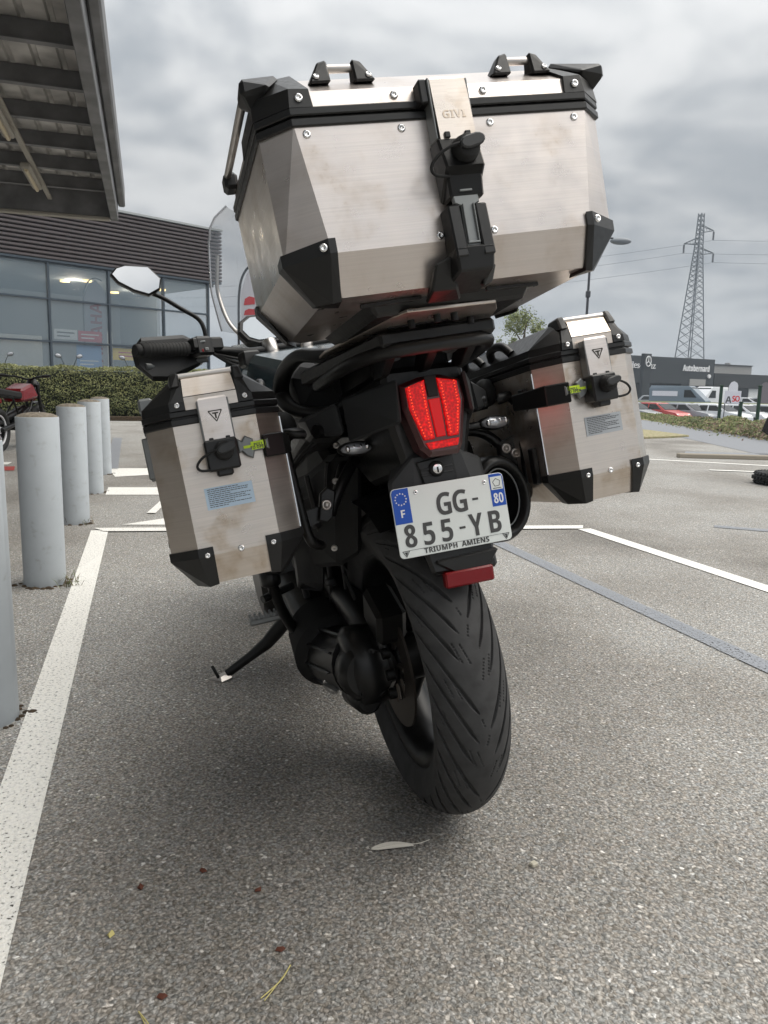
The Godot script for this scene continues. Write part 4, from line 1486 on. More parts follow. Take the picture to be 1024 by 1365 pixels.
func small_things():
	# white feather
	var fe = thing("feather", "white bird feather lying on the asphalt below the rear tyre", "feather", Transform3D(Basis(Vector3.UP, 0.19), Vector3(0.045, 0.006, -1.362)))
	var st = ST()
	var top = []
	var bot = []
	for i in 15:
		var t = i / 14.0
		var w = 0.0068 * pow(sin(PI * pow(t, 0.75)), 0.8)
		top.append(Vector3(-0.056 + t * 0.085, 0.003 + 0.003 * sin(t * 3), -w - 0.004 * sin(t * PI)))
		bot.append(Vector3(-0.056 + t * 0.085, 0.001, w * 0.9 - 0.004 * sin(t * PI)))
	for i in 14:
		quad(st, top[i], top[i + 1], bot[i + 1], bot[i], Vector3.UP)
		quad(st, top[i] - Vector3(0, 0.0012, 0), top[i + 1] - Vector3(0, 0.0012, 0), bot[i + 1] - Vector3(0, 0.0012, 0), bot[i] - Vector3(0, 0.0012, 0), Vector3.DOWN)
	obj("vane", st, "feather_white", fe)
	st = ST()
	tube(st, curve([Vector3(-0.05, 0.003, 0.0), Vector3(0.0, 0.0045, -0.004), Vector3(0.035, 0.003, -0.001), Vector3(0.062, 0.006, -0.006)], 4), 0.0009, 5)
	obj("quill", st, "feather_white", fe)
	for b in [[-0.32, -1.28, "dead_leaf", "reddish brown dead leaf scrap, farthest of the scraps below the bay middle"], [-0.21, -1.23, "dead_leaf", "brown leaf scrap with a pale edge lying alone on the asphalt"], [-0.43, -1.11, "straw", "tan leaf scrap nearest the white line"], [-0.15, -1.085, "dead_leaf", "rust coloured leaf scrap above the straw blade"], [-0.42, -1.23, "dead_leaf", "thin brown leaf scrap left of the others"], [-0.31, -0.985, "dead_leaf", "dark red leaf scrap at the bottom of the photo"]]:
		st = ST()
		var k = 0.0085
		bhull(st, [Vector3(-k, 0, 0), Vector3(0, 0, -k * 0.8), Vector3(k, 0.001, k * 0.1), Vector3(0.1 * k, 0, k * 0.7), Vector3(-k * 0.6, 0.004, -k * 0.3), Vector3(k * 0.6, 0.005, 0)], 0.0007)
		tag(obj("leaf_scrap", st, b[2], self, Transform3D(Basis(Vector3.UP, b[0] * 40), Vector3(b[0], 0.002, b[1]))), b[3], "leaf", "")
	for b in [[-0.13, -1.05, -0.165, -0.985, "dry grass blade lying below the rust coloured leaf scrap"], [-0.335, -0.955, -0.30, -0.90, "dry grass blade at the bottom edge of the photo"]]:
		st = ST()
		var p0 = Vector3(b[0], 0.004, b[1])
		var p1 = Vector3(b[2], 0.003, b[3])
		tube(st, curve([p0, (p0 + p1) / 2 + Vector3(0.008, 0.004, 0.002), p1], 5), 0.0011, 5)
		tube(st, curve([p0 + Vector3(0.001, 0, 0), (p0 + p1) / 2 + Vector3(0.005, 0.002, 0.004), p1 + Vector3(0.006, 0, 0.004)], 5), 0.0009, 5)
		tag(obj("straw_stalk", st, "straw"), b[4], "grass")
	st = ST()
	bhull(st, box_pts(Vector3.ZERO, Vector3(0.014, 0.006, 0.01)), 0.002)
	tag(obj("paper_scrap", st, "pebble", self, Transform3D(Basis(Vector3.UP, 0.6), Vector3(0.30, 0.004, -1.32))), "small pale scrap on the asphalt right of the feather", "litter")
	st = ST()
	for k in 90:
		var p = Vector3(rng.randf_range(-1.6, 1.9), 0.002, rng.randf_range(-4.5, -1.0))
		if Vector2(p.x, p.z).length() > 0.9:
			cbox(st, p, Vector3(1, 0.5, 0.8) * rng.randf_range(0.003, 0.008), 0.0008, Basis(Vector3.UP, rng.randf() * 6))
	var pb = struct("gravel", st, "pebble")
	pb.set_meta("kind", "stuff")
	tag(pb, "loose pale grit scattered over the asphalt around the motorcycle", "gravel")

# ------------------------------------------------------------------ the motorcycle
func ring_z(r: float, c: Vector3, n := 40) -> Array: # circle in the wheel plane (across x)
	var o = []
	for i in n + 1:
		var a = TAU * i / n
		o.append(c + Vector3(0, cos(a) * r, sin(a) * r))
	return o

# tyre with its cut grooves as relief; R outer radius, w width
func tyre_mesh(R: float, w: float, h: float, fine: bool) -> Mesh:
	var nu = 1400 if fine else 90
	var prof = [] # (lateral, radial drop, share over the tread)
	var nt = 112 if fine else 14
	var half = w / 2
	for i in nt + 1:
		var s = (float(i) / nt * 2 - 1)
		var a = s * 1.12
		prof.append(Vector3(sin(a) / sin(1.12) * half, (1 - cos(a)) / (1 - cos(1.12)) * half * 0.72, s))
	var d0 = prof[nt].y
	var side = [Vector3(half * 0.985, d0 + 0.012, 9), Vector3(half * 0.93, d0 + 0.026, 9), Vector3(half * 0.82, h * 0.97, 9), Vector3(half * 0.72, h, 9)]
	for q in side:
		prof.append(q)
	var front = []
	for q in side:
		front.push_front(Vector3(-q.x, q.y, 9))
	prof = front + prof
	var m = prof.size()
	var v = PackedVector3Array()
	var period = TAU / 31.0
	for i in nu:
		var th = TAU * i / nu
		var ct = cos(th)
		var sn = sin(th)
		for j in m:
			var p = prof[j]
			var r = R - p.y
			if fine and p.z < 2 and sn > -0.35:
				var u = abs(p.z)
				var dep = 0.0
				var ph = th + (period * 0.5 if p.z < 0 else 0.0)
				if u > 0.10 and u < 0.985:
					# long groove sweeping from the crown to the shoulder
					var c = 0.62 * pow(1.0 - u, 0.85)
					var g = ph - c
					var k = g / period
					var d = abs(k - round(k)) * period * R * 0.62
					var odd = int(round(k)) % 3
					var lo = 0.08 if odd == 0 else (0.16 if odd == 1 else 0.28)
					var wd = 0.0034 * clamp((u - lo) * 8.0, 0.0, 1.0) * (1.0 if u < 0.9 else (0.985 - u) / 0.085)
					if wd > 0.0:
						dep = 0.0065 * smoothstep(wd + 0.0009, wd - 0.0005, d)
				# short sipes
				var g2 = (ph + u * 0.8) / (period * 0.5)
				var row = int(floor(g2))
				var fr = (g2 - floor(g2) - 0.5) * period * 0.5 * R
				var lat = abs(p.z) * 3.5 + (0.5 if row % 2 == 0 else 0.0)
				var lf = lat - floor(lat) - 0.5
				if abs(fr + lf * 0.012) < 0.0017 and abs(lf) < 0.2 and u < 0.85 and (row * 7 + int(floor(lat)) * 5) % 3 == 0:
					dep = max(dep, 0.004)
				r -= dep
			v.append(Vector3(p.x, ct * r, sn * r))
	var nn = PackedVector3Array()
	nn.resize(v.size())
	var ii = PackedInt32Array()
	for i in nu:
		var i2 = (i + 1) % nu
		for j in m - 1:
			var a = i * m + j
			var b = i2 * m + j
			var c2 = b + 1
			var d2 = a + 1
			var f = (v[c2] - v[a]).cross(v[d2] - v[b])
			nn[a] += f; nn[b] += f; nn[c2] += f; nn[d2] += f
			ii.append(a); ii.append(c2); ii.append(b); ii.append(a); ii.append(d2); ii.append(c2)
	var flip = nn[m / 2].dot(v[m / 2]) < 0
	for i in nn.size():
		nn[i] = (-nn[i] if flip else nn[i]).normalized()
	if not (v[ii[0]] - v[ii[2]]).cross(v[ii[0]] - v[ii[1]]).dot(nn[ii[0]]) > 0:
		for t in range(0, ii.size(), 3):
			var q = ii[t + 1]
			ii[t + 1] = ii[t + 2]
			ii[t + 2] = q
	var arr = []
	arr.resize(Mesh.ARRAY_MAX)
	arr[Mesh.ARRAY_VERTEX] = v; arr[Mesh.ARRAY_NORMAL] = nn; arr[Mesh.ARRAY_INDEX] = ii
	var am = ArrayMesh.new()
	am.add_surface_from_arrays(Mesh.PRIMITIVE_TRIANGLES, arr)
	return am

func wheel(bike: Node3D, called: String, at: Vector3, R: float, w: float, h: float, fine: bool):
	var st = ST(true)
	var rr = R - h
	var rx = Transform3D(Basis(Vector3.BACK, PI / 2), at) # lathe axis across the bike
	lathe(st, [Vector2(rr + 0.004, -w * 0.36), Vector2(rr - 0.008, -w * 0.37), Vector2(rr - 0.02, -w * 0.28), Vector2(rr - 0.035, -w * 0.12), Vector2(rr - 0.035, w * 0.12), Vector2(rr - 0.02, w * 0.28), Vector2(rr - 0.008, w * 0.37), Vector2(rr + 0.004, w * 0.36)], rx, 48)
	cyl(st, at + Vector3(-0.06, 0, 0), at + Vector3(0.06, 0, 0), 0.05, 20, 0.006)
	var rim = obj(called, st, "black_metal", bike)
	var ty = obj("tyre", tyre_mesh(R, w, h, fine), "tyre", rim)
	ty.position = at + Vector3.ZERO
	for i in 10:
		st = ST()
		var an = TAU * i / 10 + (0.12 if i % 2 == 0 else -0.12)
		cyl(st, at + Vector3(0.02, cos(an) * 0.045, sin(an) * 0.045), at + Vector3(0.0, cos(an) * (rr - 0.02), sin(an) * (rr - 0.02)), 0.011, 8)
		obj("spoke", st, "black_metal", rim)
	st = ST()
	lathe(st, [Vector2(0.085, -0.0025), Vector2(0.141, -0.0025), Vector2(0.141, 0.0025), Vector2(0.085, 0.0025), Vector2(0.085, -0.0025)], Transform3D(Basis(Vector3.BACK, PI / 2), at + Vector3(-0.062, 0, 0)), 48, 1.0, true)
	for i in 8:
		var an = TAU * i / 8
		cyl(st, at + Vector3(-0.062, cos(an) * 0.05, sin(an) * 0.05), at + Vector3(-0.062, cos(an) * 0.09, sin(an) * 0.09), 0.006, 6)
	obj("brake_disc", st, "disc_steel", rim)
	return rim

func motorcycle():
	var base = Transform3D(BK.basis, BK * Vector3(0, -0.334, 0))
	var b = thing("motorcycle", "black and dark teal adventure motorcycle on its side stand, tail light lit, seen from behind", "motorcycle", base, "", Vector3(0, 0.334, 0))
	var st
	wheel(b, "rear_wheel", Vector3.ZERO, 0.334, 0.15, 0.105, true)
	wheel(b, "front_wheel", Vector3(0.01, 0.21, -1.53), 0.345, 0.12, 0.10, false)
	# --- left side drive
	st = ST()
	lathe(st, [Vector2(0, -0.045), Vector2(0.06, -0.045), Vector2(0.082, -0.03), Vector2(0.09, 0.0), Vector2(0.09, 0.03), Vector2(0.07, 0.045), Vector2(0, 0.045)], Transform3D(Basis(Vector3.BACK, PI / 2), Vector3(-0.118, 0.0, -0.02)), 32)
	tube(st, [Vector3(-0.132, -0.022, -0.30), Vector3(-0.131, -0.021, -0.22), Vector3(-0.126, -0.016, -0.15), Vector3(-0.118, -0.008, -0.08), Vector3(-0.112, 0.0, -0.03)], [0.074, 0.074, 0.070, 0.072, 0.078], 24)
	for k in 4:
		var an = 0.5 + k * 0.55
		var rib = Vector3(-sin(an), cos(an), 0)
		hull(st, [Vector3(-0.131, -0.021, -0.25) + rib * 0.07, Vector3(-0.131, -0.021, -0.25) + rib * 0.083, Vector3(-0.116, -0.005, -0.05) + rib * 0.082, Vector3(-0.116, -0.005, -0.05) + rib * 0.07, Vector3(-0.127, -0.017, -0.25) + rib * 0.07, Vector3(-0.127, -0.017, -0.25) + rib * 0.083, Vector3(-0.112, -0.001, -0.05) + rib * 0.082, Vector3(-0.112, -0.001, -0.05) + rib * 0.07])
	cyl(st, Vector3(-0.125, 0.0, -0.02), Vector3(-0.125, 0.0, 0.055), 0.062, 24, 0.012)
	cyl(st, Vector3(-0.145, -0.06, -0.06), Vector3(-0.135, -0.06, 0.04), 0.03, 14, 0.008)
	for i in 4:
		var a = 0.6 + i * 0.5
		cyl(st, Vector3(-0.10, cos(a) * 0.088, sin(a) * 0.088), Vector3(-0.085, cos(a) * 0.088, sin(a) * 0.088), 0.012, 8)
	cyl(st, Vector3(-0.17, -0.01, -0.22), Vector3(-0.14, -0.06, 0.0), 0.016, 8)
	var fd = obj("final_drive", st, "black_metal", b)
	screw(fd, offset_of(fd, Vector3(-0.178, -0.066, -0.15)), Vector3(-0.75, -0.35, 0.55), 0.022, "axle_bolt", "bright_steel")
	for q in [Vector3(-0.15, -0.035, 0.0555), Vector3(-0.115, 0.045, 0.0555)]:
		screw(fd, q, Vector3.BACK, 0.008, "bolt", "black_metal")
	st = ST(true)
	var bel = []
	for i in 9:
		bel.append(Vector2(0.088 + (0.010 if i % 2 == 0 else -0.002) - i * 0.0015, -0.02 - i * 0.015))
	bel.push_front(Vector2(0, 0.0))
	bel.append(Vector2(0.05, -0.16))
	bel.append(Vector2(0, -0.16))
	lathe(st, bel, along(Vector3(0.02, -0.34, 1.0), Vector3(-0.135, -0.02, -0.24)), 28)
	obj("rubber_gaiter", st, "black_rubber", b)
	st = ST()
	tube(st, [Vector3(-0.135, 0.03, -0.38), Vector3(-0.15, 0.17, -0.78)], 0.062, 16)
	obj("drive_shaft_housing", st, "black_metal", b)
	st = ST()
	bhull(st, [Vector3(-0.196, 0.03, -0.36), Vector3(-0.180, 0.03, -0.36), Vector3(-0.202, 0.19, -0.74), Vector3(-0.186, 0.19, -0.74), Vector3(-0.196, -0.01, -0.36), Vector3(-0.180, -0.01, -0.36), Vector3(-0.202, 0.15, -0.74), Vector3(-0.186, 0.15, -0.74)], 0.004)
	obj("torque_arm", st, "cast_grey", b)
	for s in [[-0.08, 0.075], [0.11, 0.05]]:
		st = ST()
		tube(st, [Vector3(s[0], s[1] - 0.04, 0.0), Vector3(s[0], s[1] + 0.08, -0.4), Vector3(s[0] * 0.95, 0.2, -0.72)], 0.036, 12, 1.3)
		obj("swing_arm", st, "black_metal", b)
	st = ST()
	tube(st, curve([Vector3(-0.105, 0.35, -0.28), Vector3(-0.095, 0.22, -0.20), Vector3(-0.085, 0.10, -0.12), Vector3(-0.075, 0.055, -0.05), Vector3(-0.06, 0.045, -0.02)], 5), 0.0045, 6)
	obj("brake_hose", st, "black_rubber", b)
	st = ST()
	tube(st, curve([Vector3(-0.088, 0.115, 0.02), Vector3(-0.082, 0.095, 0.05), Vector3(-0.065, 0.088, 0.07), Vector3(-0.05, 0.09, 0.075)], 4), 0.0045, 6)
	obj("hose_fitting", st, "steel", b)
	st = ST()
	bhull(st, box_pts(Vector3(-0.075, 0.115, 0.06), Vector3(0.05, 0.07, 0.10), Basis(Vector3.RIGHT, 0.5)), 0.01)
	obj("brake_caliper", st, "black_metal", b)
	# --- engine, frame, shock, underside
	st = ST()
	bhull(st, [Vector3(-0.19, 0.0, -0.95), Vector3(0.19, 0.0, -0.95), Vector3(-0.17, 0.0, -0.55), Vector3(0.17, 0.0, -0.55), Vector3(-0.2, 0.22, -0.6), Vector3(0.2, 0.22, -0.6), Vector3(-0.14, 0.42, -0.62), Vector3(0.14, 0.42, -0.62), Vector3(-0.15, 0.45, -1.0), Vector3(0.15, 0.45, -1.0), Vector3(-0.2, 0.15, -1.05), Vector3(0.2, 0.15, -1.05)], 0.03)
	cyl(st, Vector3(-0.235, 0.13, -0.82), Vector3(0.235, 0.13, -0.82), 0.13, 24, 0.02)
	obj("engine", st, "black_metal", b)
	st = ST()
	bhull(st, [Vector3(-0.09, 0.2, -0.5), Vector3(0.09, 0.2, -0.5), Vector3(-0.13, 0.5, -0.55), Vector3(0.13, 0.5, -0.55), Vector3(-0.12, 0.52, -0.1), Vector3(0.12, 0.52, -0.1), Vector3(-0.075, 0.40, -0.08), Vector3(0.085, 0.40, -0.08)], 0.02)
	obj("frame_body", st, "deep_black", b)
	st = ST()
	var mg = []
	for i in 9:
		mg.append(Vector3(0, cos(-0.95 + i * 0.19) * 0.365, sin(-0.95 + i * 0.19) * 0.365))
	for i in 8:
		for s in [-1, 1]:
			quad(st, mg[i] + Vector3(0, 0, 0), mg[i + 1], mg[i + 1] * 0.965 + Vector3(s * 0.088, 0, 0), mg[i] * 0.965 + Vector3(s * 0.088, 0, 0), mg[i])
			quad(st, mg[i] * 0.985, mg[i + 1] * 0.985, mg[i + 1] * 0.955 + Vector3(s * 0.087, 0, 0), mg[i] * 0.955 + Vector3(s * 0.087, 0, 0), -mg[i])
	obj("hugger", st, "black_plastic", b)
	st = ST()
	cyl(st, Vector3(-0.03, 0.08, -0.45), Vector3(-0.02, 0.46, -0.36), 0.03, 12)
	var sp = []
	for i in 97:
		sp.append(Vector3(-0.025 + cos(i * TAU / 16) * 0.042, 0.12 + i * 0.0031, -0.43 + i * 0.0007 + sin(i * TAU / 16) * 0.042))
	tube(st, sp, 0.006, 6)
	obj("shock_absorber", st, "black_metal", b)
	# --- exhaust on the right
	st = ST(true)
	var oval = func(z, rx, ry, cx, cy):
		var o = []
		for i in 33:
			var a = TAU * i / 32
			o.append(Vector3(cx + cos(a) * rx, cy + sin(a) * ry, z))
		return o
	var secs = [oval.call(-0.38, 0.05, 0.065, 0.165, 0.26), oval.call(-0.30, 0.066, 0.088, 0.165, 0.275), oval.call(0.05, 0.066, 0.088, 0.172, 0.30), oval.call(0.10, 0.064, 0.086, 0.172, 0.302)]
	for k in 3:
		for i in 32:
			quad(st, secs[k][i], secs[k][i + 1], secs[k + 1][i + 1], secs[k + 1][i], secs[k][i] + secs[k][i + 1] - Vector3(0.34, 0.56, 0))
	var mu = obj("silencer", st, "cast_grey", b)
	st = ST(true)
	secs = [oval.call(0.085, 0.069, 0.091, 0.172, 0.302), oval.call(0.17, 0.064, 0.086, 0.170, 0.308), oval.call(0.20, 0.055, 0.076, 0.168, 0.310), oval.call(0.198, 0.046, 0.066, 0.168, 0.310), oval.call(0.15, 0.042, 0.060, 0.168, 0.310), oval.call(0.10, 0.03, 0.04, 0.168, 0.310)]
	for k in 5:
		for i in 32:
			quad(st, secs[k][i], secs[k][i + 1], secs[k + 1][i + 1], secs[k + 1][i], (secs[k][i] - Vector3(0.168, 0.31, 0.15)) * (1 if k < 3 else -1) + Vector3(0, 0, 0.1 if k >= 2 else 0.02))
	obj("end_cap", st, "black_plastic", mu)
	st = ST()
	tube(st, oval.call(0.185, 0.0375, 0.058, 0.168, 0.310), 0.0018, 6)
	obj("outlet_rim", st, "cast_grey", mu)
	st = ST()
	lathe(st, [Vector2(0.0, 0), Vector2(0.042, 0)], Transform3D(Basis(Vector3.RIGHT, PI / 2).scaled(Vector3(1, 1.4, 1)), Vector3(0.168, 0.31, 0.12)), 20)
	obj("outlet", st, "deep_black", mu)
	# --- tail
	st = ST()
	bhull(st, [Vector3(-0.085, 0.56, 0.2), Vector3(0.115, 0.55, 0.2), Vector3(-0.055, 0.575, 0.285), Vector3(0.085, 0.57, 0.285), Vector3(-0.06, 0.50, 0.28), Vector3(0.095, 0.49, 0.28), Vector3(-0.04, 0.40, 0.275), Vector3(0.07, 0.395, 0.275), Vector3(-0.06, 0.38, 0.1), Vector3(0.09, 0.38, 0.1), Vector3(-0.11, 0.56, -0.1), Vector3(0.13, 0.56, -0.1)], 0.01)
	obj("tail_fairing", st, "black_plastic", b)
	for s in [-1.0, 1.0]:
		st = ST()
		var X = func(x): return 0.014 + s * x
		bhull(st, [Vector3(X.call(0.082), 0.548, 0.262), Vector3(X.call(0.062), 0.553, 0.325), Vector3(X.call(0.088), 0.49, 0.25), Vector3(X.call(0.066), 0.485, 0.325), Vector3(X.call(0.125), 0.545, 0.19), Vector3(X.call(0.12), 0.47, 0.17), Vector3(X.call(0.07), 0.50, 0.20)], 0.004)
		obj("tail_side_panel", st, "grey_plastic", b)
		st = ST()
		bhull(st, [Vector3(X.call(0.135), 0.54, 0.18), Vector3(X.call(0.185), 0.525, 0.13), Vector3(X.call(0.18), 0.495, 0.14), Vector3(X.call(0.135), 0.49, 0.19), Vector3(X.call(0.13), 0.54, 0.05), Vector3(X.call(0.18), 0.53, 0.02), Vector3(X.call(0.17), 0.49, 0.03), Vector3(X.call(0.13), 0.48, 0.05)], 0.006)
		obj("grab_rail_foot", st, "grey_plastic", b)
	# tail light: dark red housing with two glowing columns joined below
	st = ST()
	var cx = 0.012
	var TLX = Transform3D(Basis.from_scale(Vector3(0.93, 1, 1)), Vector3(cx * 0.07, 0.48, 0.303)) * Transform3D(Basis(Vector3.RIGHT, -0.06), Vector3.ZERO) * Transform3D(Basis(), Vector3(0, -0.48, -0.303))
	prism(st, V2([cx - 0.058, 0.545, cx - 0.02, 0.553, cx + 0.022, 0.553, cx + 0.060, 0.54, cx + 0.063, 0.505, cx + 0.042, 0.43, cx + 0.030, 0.414, cx - 0.026, 0.416, cx - 0.042, 0.432, cx - 0.060, 0.505]), 0.05, TLX * Transform3D(Basis(), Vector3(0, 0, 0.303)), 0.008)
	var tl = obj("tail_light", st, "red_lens", b)
	for s in [-1.0, 1.0]:
		st = ST()
		prism(st, V2([cx + s * 0.050, 0.537, cx + s * 0.012, 0.546, cx + s * 0.014, 0.50, cx + s * 0.013, 0.445, cx + s * 0.034, 0.445, cx + s * 0.050, 0.500]), 0.006, TLX * Transform3D(Basis(), Vector3(0, 0, 0.329)), 0.0015)
		obj("light_column", st, "red_glow", tl)
		st = ST()
		for col in [0.044, 0.019]:
			for i in 17:
				var y = 0.452 + i * 0.0053
				var x = col * (0.72 + 0.28 * clamp((y - 0.45) / 0.05, 0, 1)) if col > 0.03 else col
				cbox(st, TLX * Vector3(cx + s * x, y, 0.3322), Vector3(0.0016, 0.0018, 0.001))
		obj("led_dots", st, "led_glow", tl).set_meta("kind", "stuff")
	st = ST()
	prism(st, V2([cx - 0.032, 0.440, cx + 0.034, 0.440, cx + 0.028, 0.428, cx - 0.026, 0.428]), 0.006, TLX * Transform3D(Basis(), Vector3(0, 0, 0.329)), 0.001)
	obj("light_bar", st, "red_glow", tl)
	st = ST()
	prism(st, V2([cx - 0.009, 0.447, cx + 0.009, 0.447, cx + 0.011, 0.512, cx - 0.011, 0.512]), 0.006, TLX * Transform3D(Basis(), Vector3(0, 0, 0.328)), 0.001)
	obj("centre_lens", st, "red_glow_dim", tl)
	st = ST()
	prism(st, V2([cx - 0.010, 0.516, cx + 0.010, 0.516, cx + 0.012, 0.552, cx - 0.012, 0.552]), 0.006, TLX * Transform3D(Basis(), Vector3(0, 0, 0.328)), 0.001)
	obj("centre_cover", st, "deep_black", tl)
	var om = OmniLight3D.new()
	om.name = "tail_glow"
	om.light_color = Color(1.0, 0.05, 0.05)
	om.light_energy = 0.0006
	om.light_size = 0.05
	om.omni_range = 6.0
	om.omni_attenuation = 2.0
	om.shadow_enabled = true
	om.position = Vector3(cx, 0.48 + 0.334, 0.385)
	b.add_child(om, true)
	# panel below the light with its lock, then the plate carrier
	st = ST()
	bhull(st, [Vector3(-0.035, 0.425, 0.285), Vector3(0.062, 0.42, 0.285), Vector3(-0.078, 0.385, 0.27), Vector3(0.105, 0.40, 0.262), Vector3(-0.08, 0.355, 0.272), Vector3(0.108, 0.345, 0.268), Vector3(-0.05, 0.29, 0.285), Vector3(0.09, 0.29, 0.285), Vector3(-0.04, 0.42, 0.2), Vector3(0.07, 0.42, 0.2), Vector3(-0.05, 0.3, 0.2), Vector3(0.09, 0.3, 0.2)], 0.006)
	var hg = obj("lock_panel", st, "grey_plastic", b)
	st = ST()
	prism(st, V2([-0.028, 0.412, 0.040, 0.416, 0.043, 0.372, 0.036, 0.366, -0.012, 0.364, -0.02, 0.37]), 0.006, Transform3D(Basis(), Vector3(0, 0, 0.291)), 0.002)
	obj("lock_cover", st, "black_plastic", hg)
	st = ST()
	cbox(st, Vector3(0.007, 0.397, 0.2945), Vector3(0.06, 0.0035, 0.004), 0.001)
	cbox(st, Vector3(0.007, 0.387, 0.2945), Vector3(0.06, 0.0035, 0.004), 0.001)
	obj("moulded_rib", st, "grey_plastic", hg)
	st = ST(true)
	lathe(st, [Vector2(0.014, 0), Vector2(0.014, 0.006), Vector2(0.010, 0.008), Vector2(0, 0.008)], along(Vector3.BACK, Vector3(0.006, 0.395, 0.292)), 20)
	obj("lock_ring", st, "deep_black", hg)
	st = ST(true)
	lathe(st, [Vector2(0.0088, 0), Vector2(0.0088, 0.003), Vector2(0.008, 0.0035), Vector2(0, 0.0035)], along(Vector3.BACK, Vector3(0.006, 0.395, 0.299)), 20)
	obj("lock_barrel", st, "bright_steel", hg)
	st = ST()
	cbox(st, Vector3(0.006, 0.393, 0.3028), Vector3(0.0028, 0.010, 0.001))
	obj("keyhole", st, "deep_black", hg)
	st = ST()
	bhull(st, [Vector3(-0.06, 0.36, 0.29), Vector3(0.08, 0.36, 0.29), Vector3(-0.05, 0.36, 0.23), Vector3(0.08, 0.36, 0.23), Vector3(-0.035, 0.215, 0.30), Vector3(0.085, 0.205, 0.30), Vector3(-0.01, 0.20, 0.24), Vector3(0.07, 0.195, 0.24)], 0.006)
	bhull(st, [Vector3(-0.03, 0.235, 0.306), Vector3(0.09, 0.235, 0.306), Vector3(0.0, 0.212, 0.306), Vector3(0.07, 0.208, 0.306), Vector3(-0.03, 0.235, 0.28), Vector3(0.09, 0.235, 0.28), Vector3(0.0, 0.212, 0.28), Vector3(0.07, 0.208, 0.28)], 0.004)
	obj("plate_carrier", st, "black_plastic", b)
	st = ST()
	bhull(st, box_pts(Vector3(0.0265, 0.199, 0.305), Vector3(0.092, 0.0235, 0.012), Basis(Vector3.BACK, -0.035)), 0.003)
	obj("red_reflector", st, "reflector_red", b)
	number_plate(b)
	# --- indicators
	for q in [[-0.095, 0.456, 0.16, -1.0], [0.192, 0.457, 0.16, 1.0]]:
		st = ST()
		cyl(st, Vector3(0.01 + q[3] * 0.03, q[1] + 0.004, q[2] - 0.02), Vector3(q[0] - q[3] * 0.02, q[1], q[2] - 0.005), 0.008, 10)
		for i in 3:
			var t = 0.75 + i * 0.09
			var c = Vector3(lerp(0.01 + q[3] * 0.03, q[0] - q[3] * 0.02, t - 0.2), q[1] + 0.002, q[2] - 0.01)
			cyl(st, c, c + Vector3(0.004, 0, 0), 0.011, 10)
		ball(st, Vector3(q[0], q[1], q[2] - 0.006), Vector3(0.036, 0.0145, 0.02), Basis(Vector3.BACK, -0.06))
		var ind = obj("indicator", st, "black_plastic", b)
		st = ST(true)
		ball(st, Vector3(q[0], q[1], q[2] + 0.003), Vector3(0.031, 0.0115, 0.0165), Basis(Vector3.BACK, -0.06))
		obj("clear_lens", st, "clear_lens", ind)
		st = ST(true)
		for i in 4:
			ball(st, Vector3(q[0] - 0.019 + i * 0.0125, q[1] + 0.001, q[2] + 0.0145), Vector3(0.005, 0.0065, 0.0045), Basis(), 8)
		obj("lens_facets", st, "bright_steel", ind)
	# --- rack under the top case, grab rails, seat
	st = ST()
	prism(st, V2([-0.072, -0.505, 0.075, -0.49, 0.105, -0.43, 0.145, -0.30, 0.145, -0.1, -0.13, -0.1, -0.135, -0.22, -0.085, -0.475]), 0.005, Transform3D(Basis(Vector3.RIGHT, PI / 2).scaled(Vector3(1, 1, 1)), Vector3(0, 0.632, 0)) * Transform3D(Basis.from_scale(Vector3(1, -1, 1)), Vector3.ZERO), 0.0012)
	var rk = obj("rack_plate", st, "aluminium_stained", b)
	for q in [Vector3(-0.045, 0.629, 0.44), Vector3(-0.01, 0.629, 0.46), Vector3(0.02, 0.629, 0.455), Vector3(0.07, 0.629, 0.40), Vector3(-0.08, 0.629, 0.33)]:
		st = ST()
		cyl(st, q, q + Vector3(0, -0.012, 0), 0.006, 8)
		obj("bolt", st, "black_metal", rk)
	for q in [[-0.02, 0.40, 0.10], [0.03, 0.35, 0.06], [-0.03, 0.30, 0.08]]:
		st = ST()
		cbox(st, Vector3(q[0], 0.6285, q[1]), Vector3(q[2], 0.002, 0.012), 0.0)
		obj("slot", st, "deep_black", rk)
	st = ST()
	bhull(st, [Vector3(-0.15, 0.62, 0.05), Vector3(0.15, 0.62, 0.05), Vector3(-0.15, 0.60, 0.05), Vector3(0.15, 0.60, 0.05), Vector3(-0.085, 0.619, 0.40), Vector3(0.11, 0.619, 0.40), Vector3(-0.085, 0.605, 0.40), Vector3(0.11, 0.605, 0.40), Vector3(0.13, 0.616, 0.33), Vector3(0.13, 0.602, 0.33)], 0.005)
	tube(st, curve([Vector3(-0.135, 0.585, 0.12), Vector3(-0.12, 0.592, 0.28), Vector3(-0.085, 0.594, 0.375), Vector3(-0.03, 0.592, 0.405), Vector3(0.05, 0.592, 0.405), Vector3(0.105, 0.594, 0.375), Vector3(0.135, 0.592, 0.28), Vector3(0.15, 0.585, 0.12)], 5), 0.0115, 10)
	for x in [-0.06, 0.015, 0.085]:
		bhull(st, [Vector3(x - 0.008, 0.60, 0.38), Vector3(x + 0.008, 0.60, 0.38), Vector3(x - 0.008, 0.60, 0.30), Vector3(x + 0.008, 0.60, 0.30), Vector3(x - 0.006, 0.565, 0.31), Vector3(x + 0.006, 0.565, 0.31), Vector3(x - 0.006, 0.565, 0.26), Vector3(x + 0.006, 0.565, 0.26)], 0.002)
	obj("rack_carrier", st, "black_plastic", b)
	st = ST()
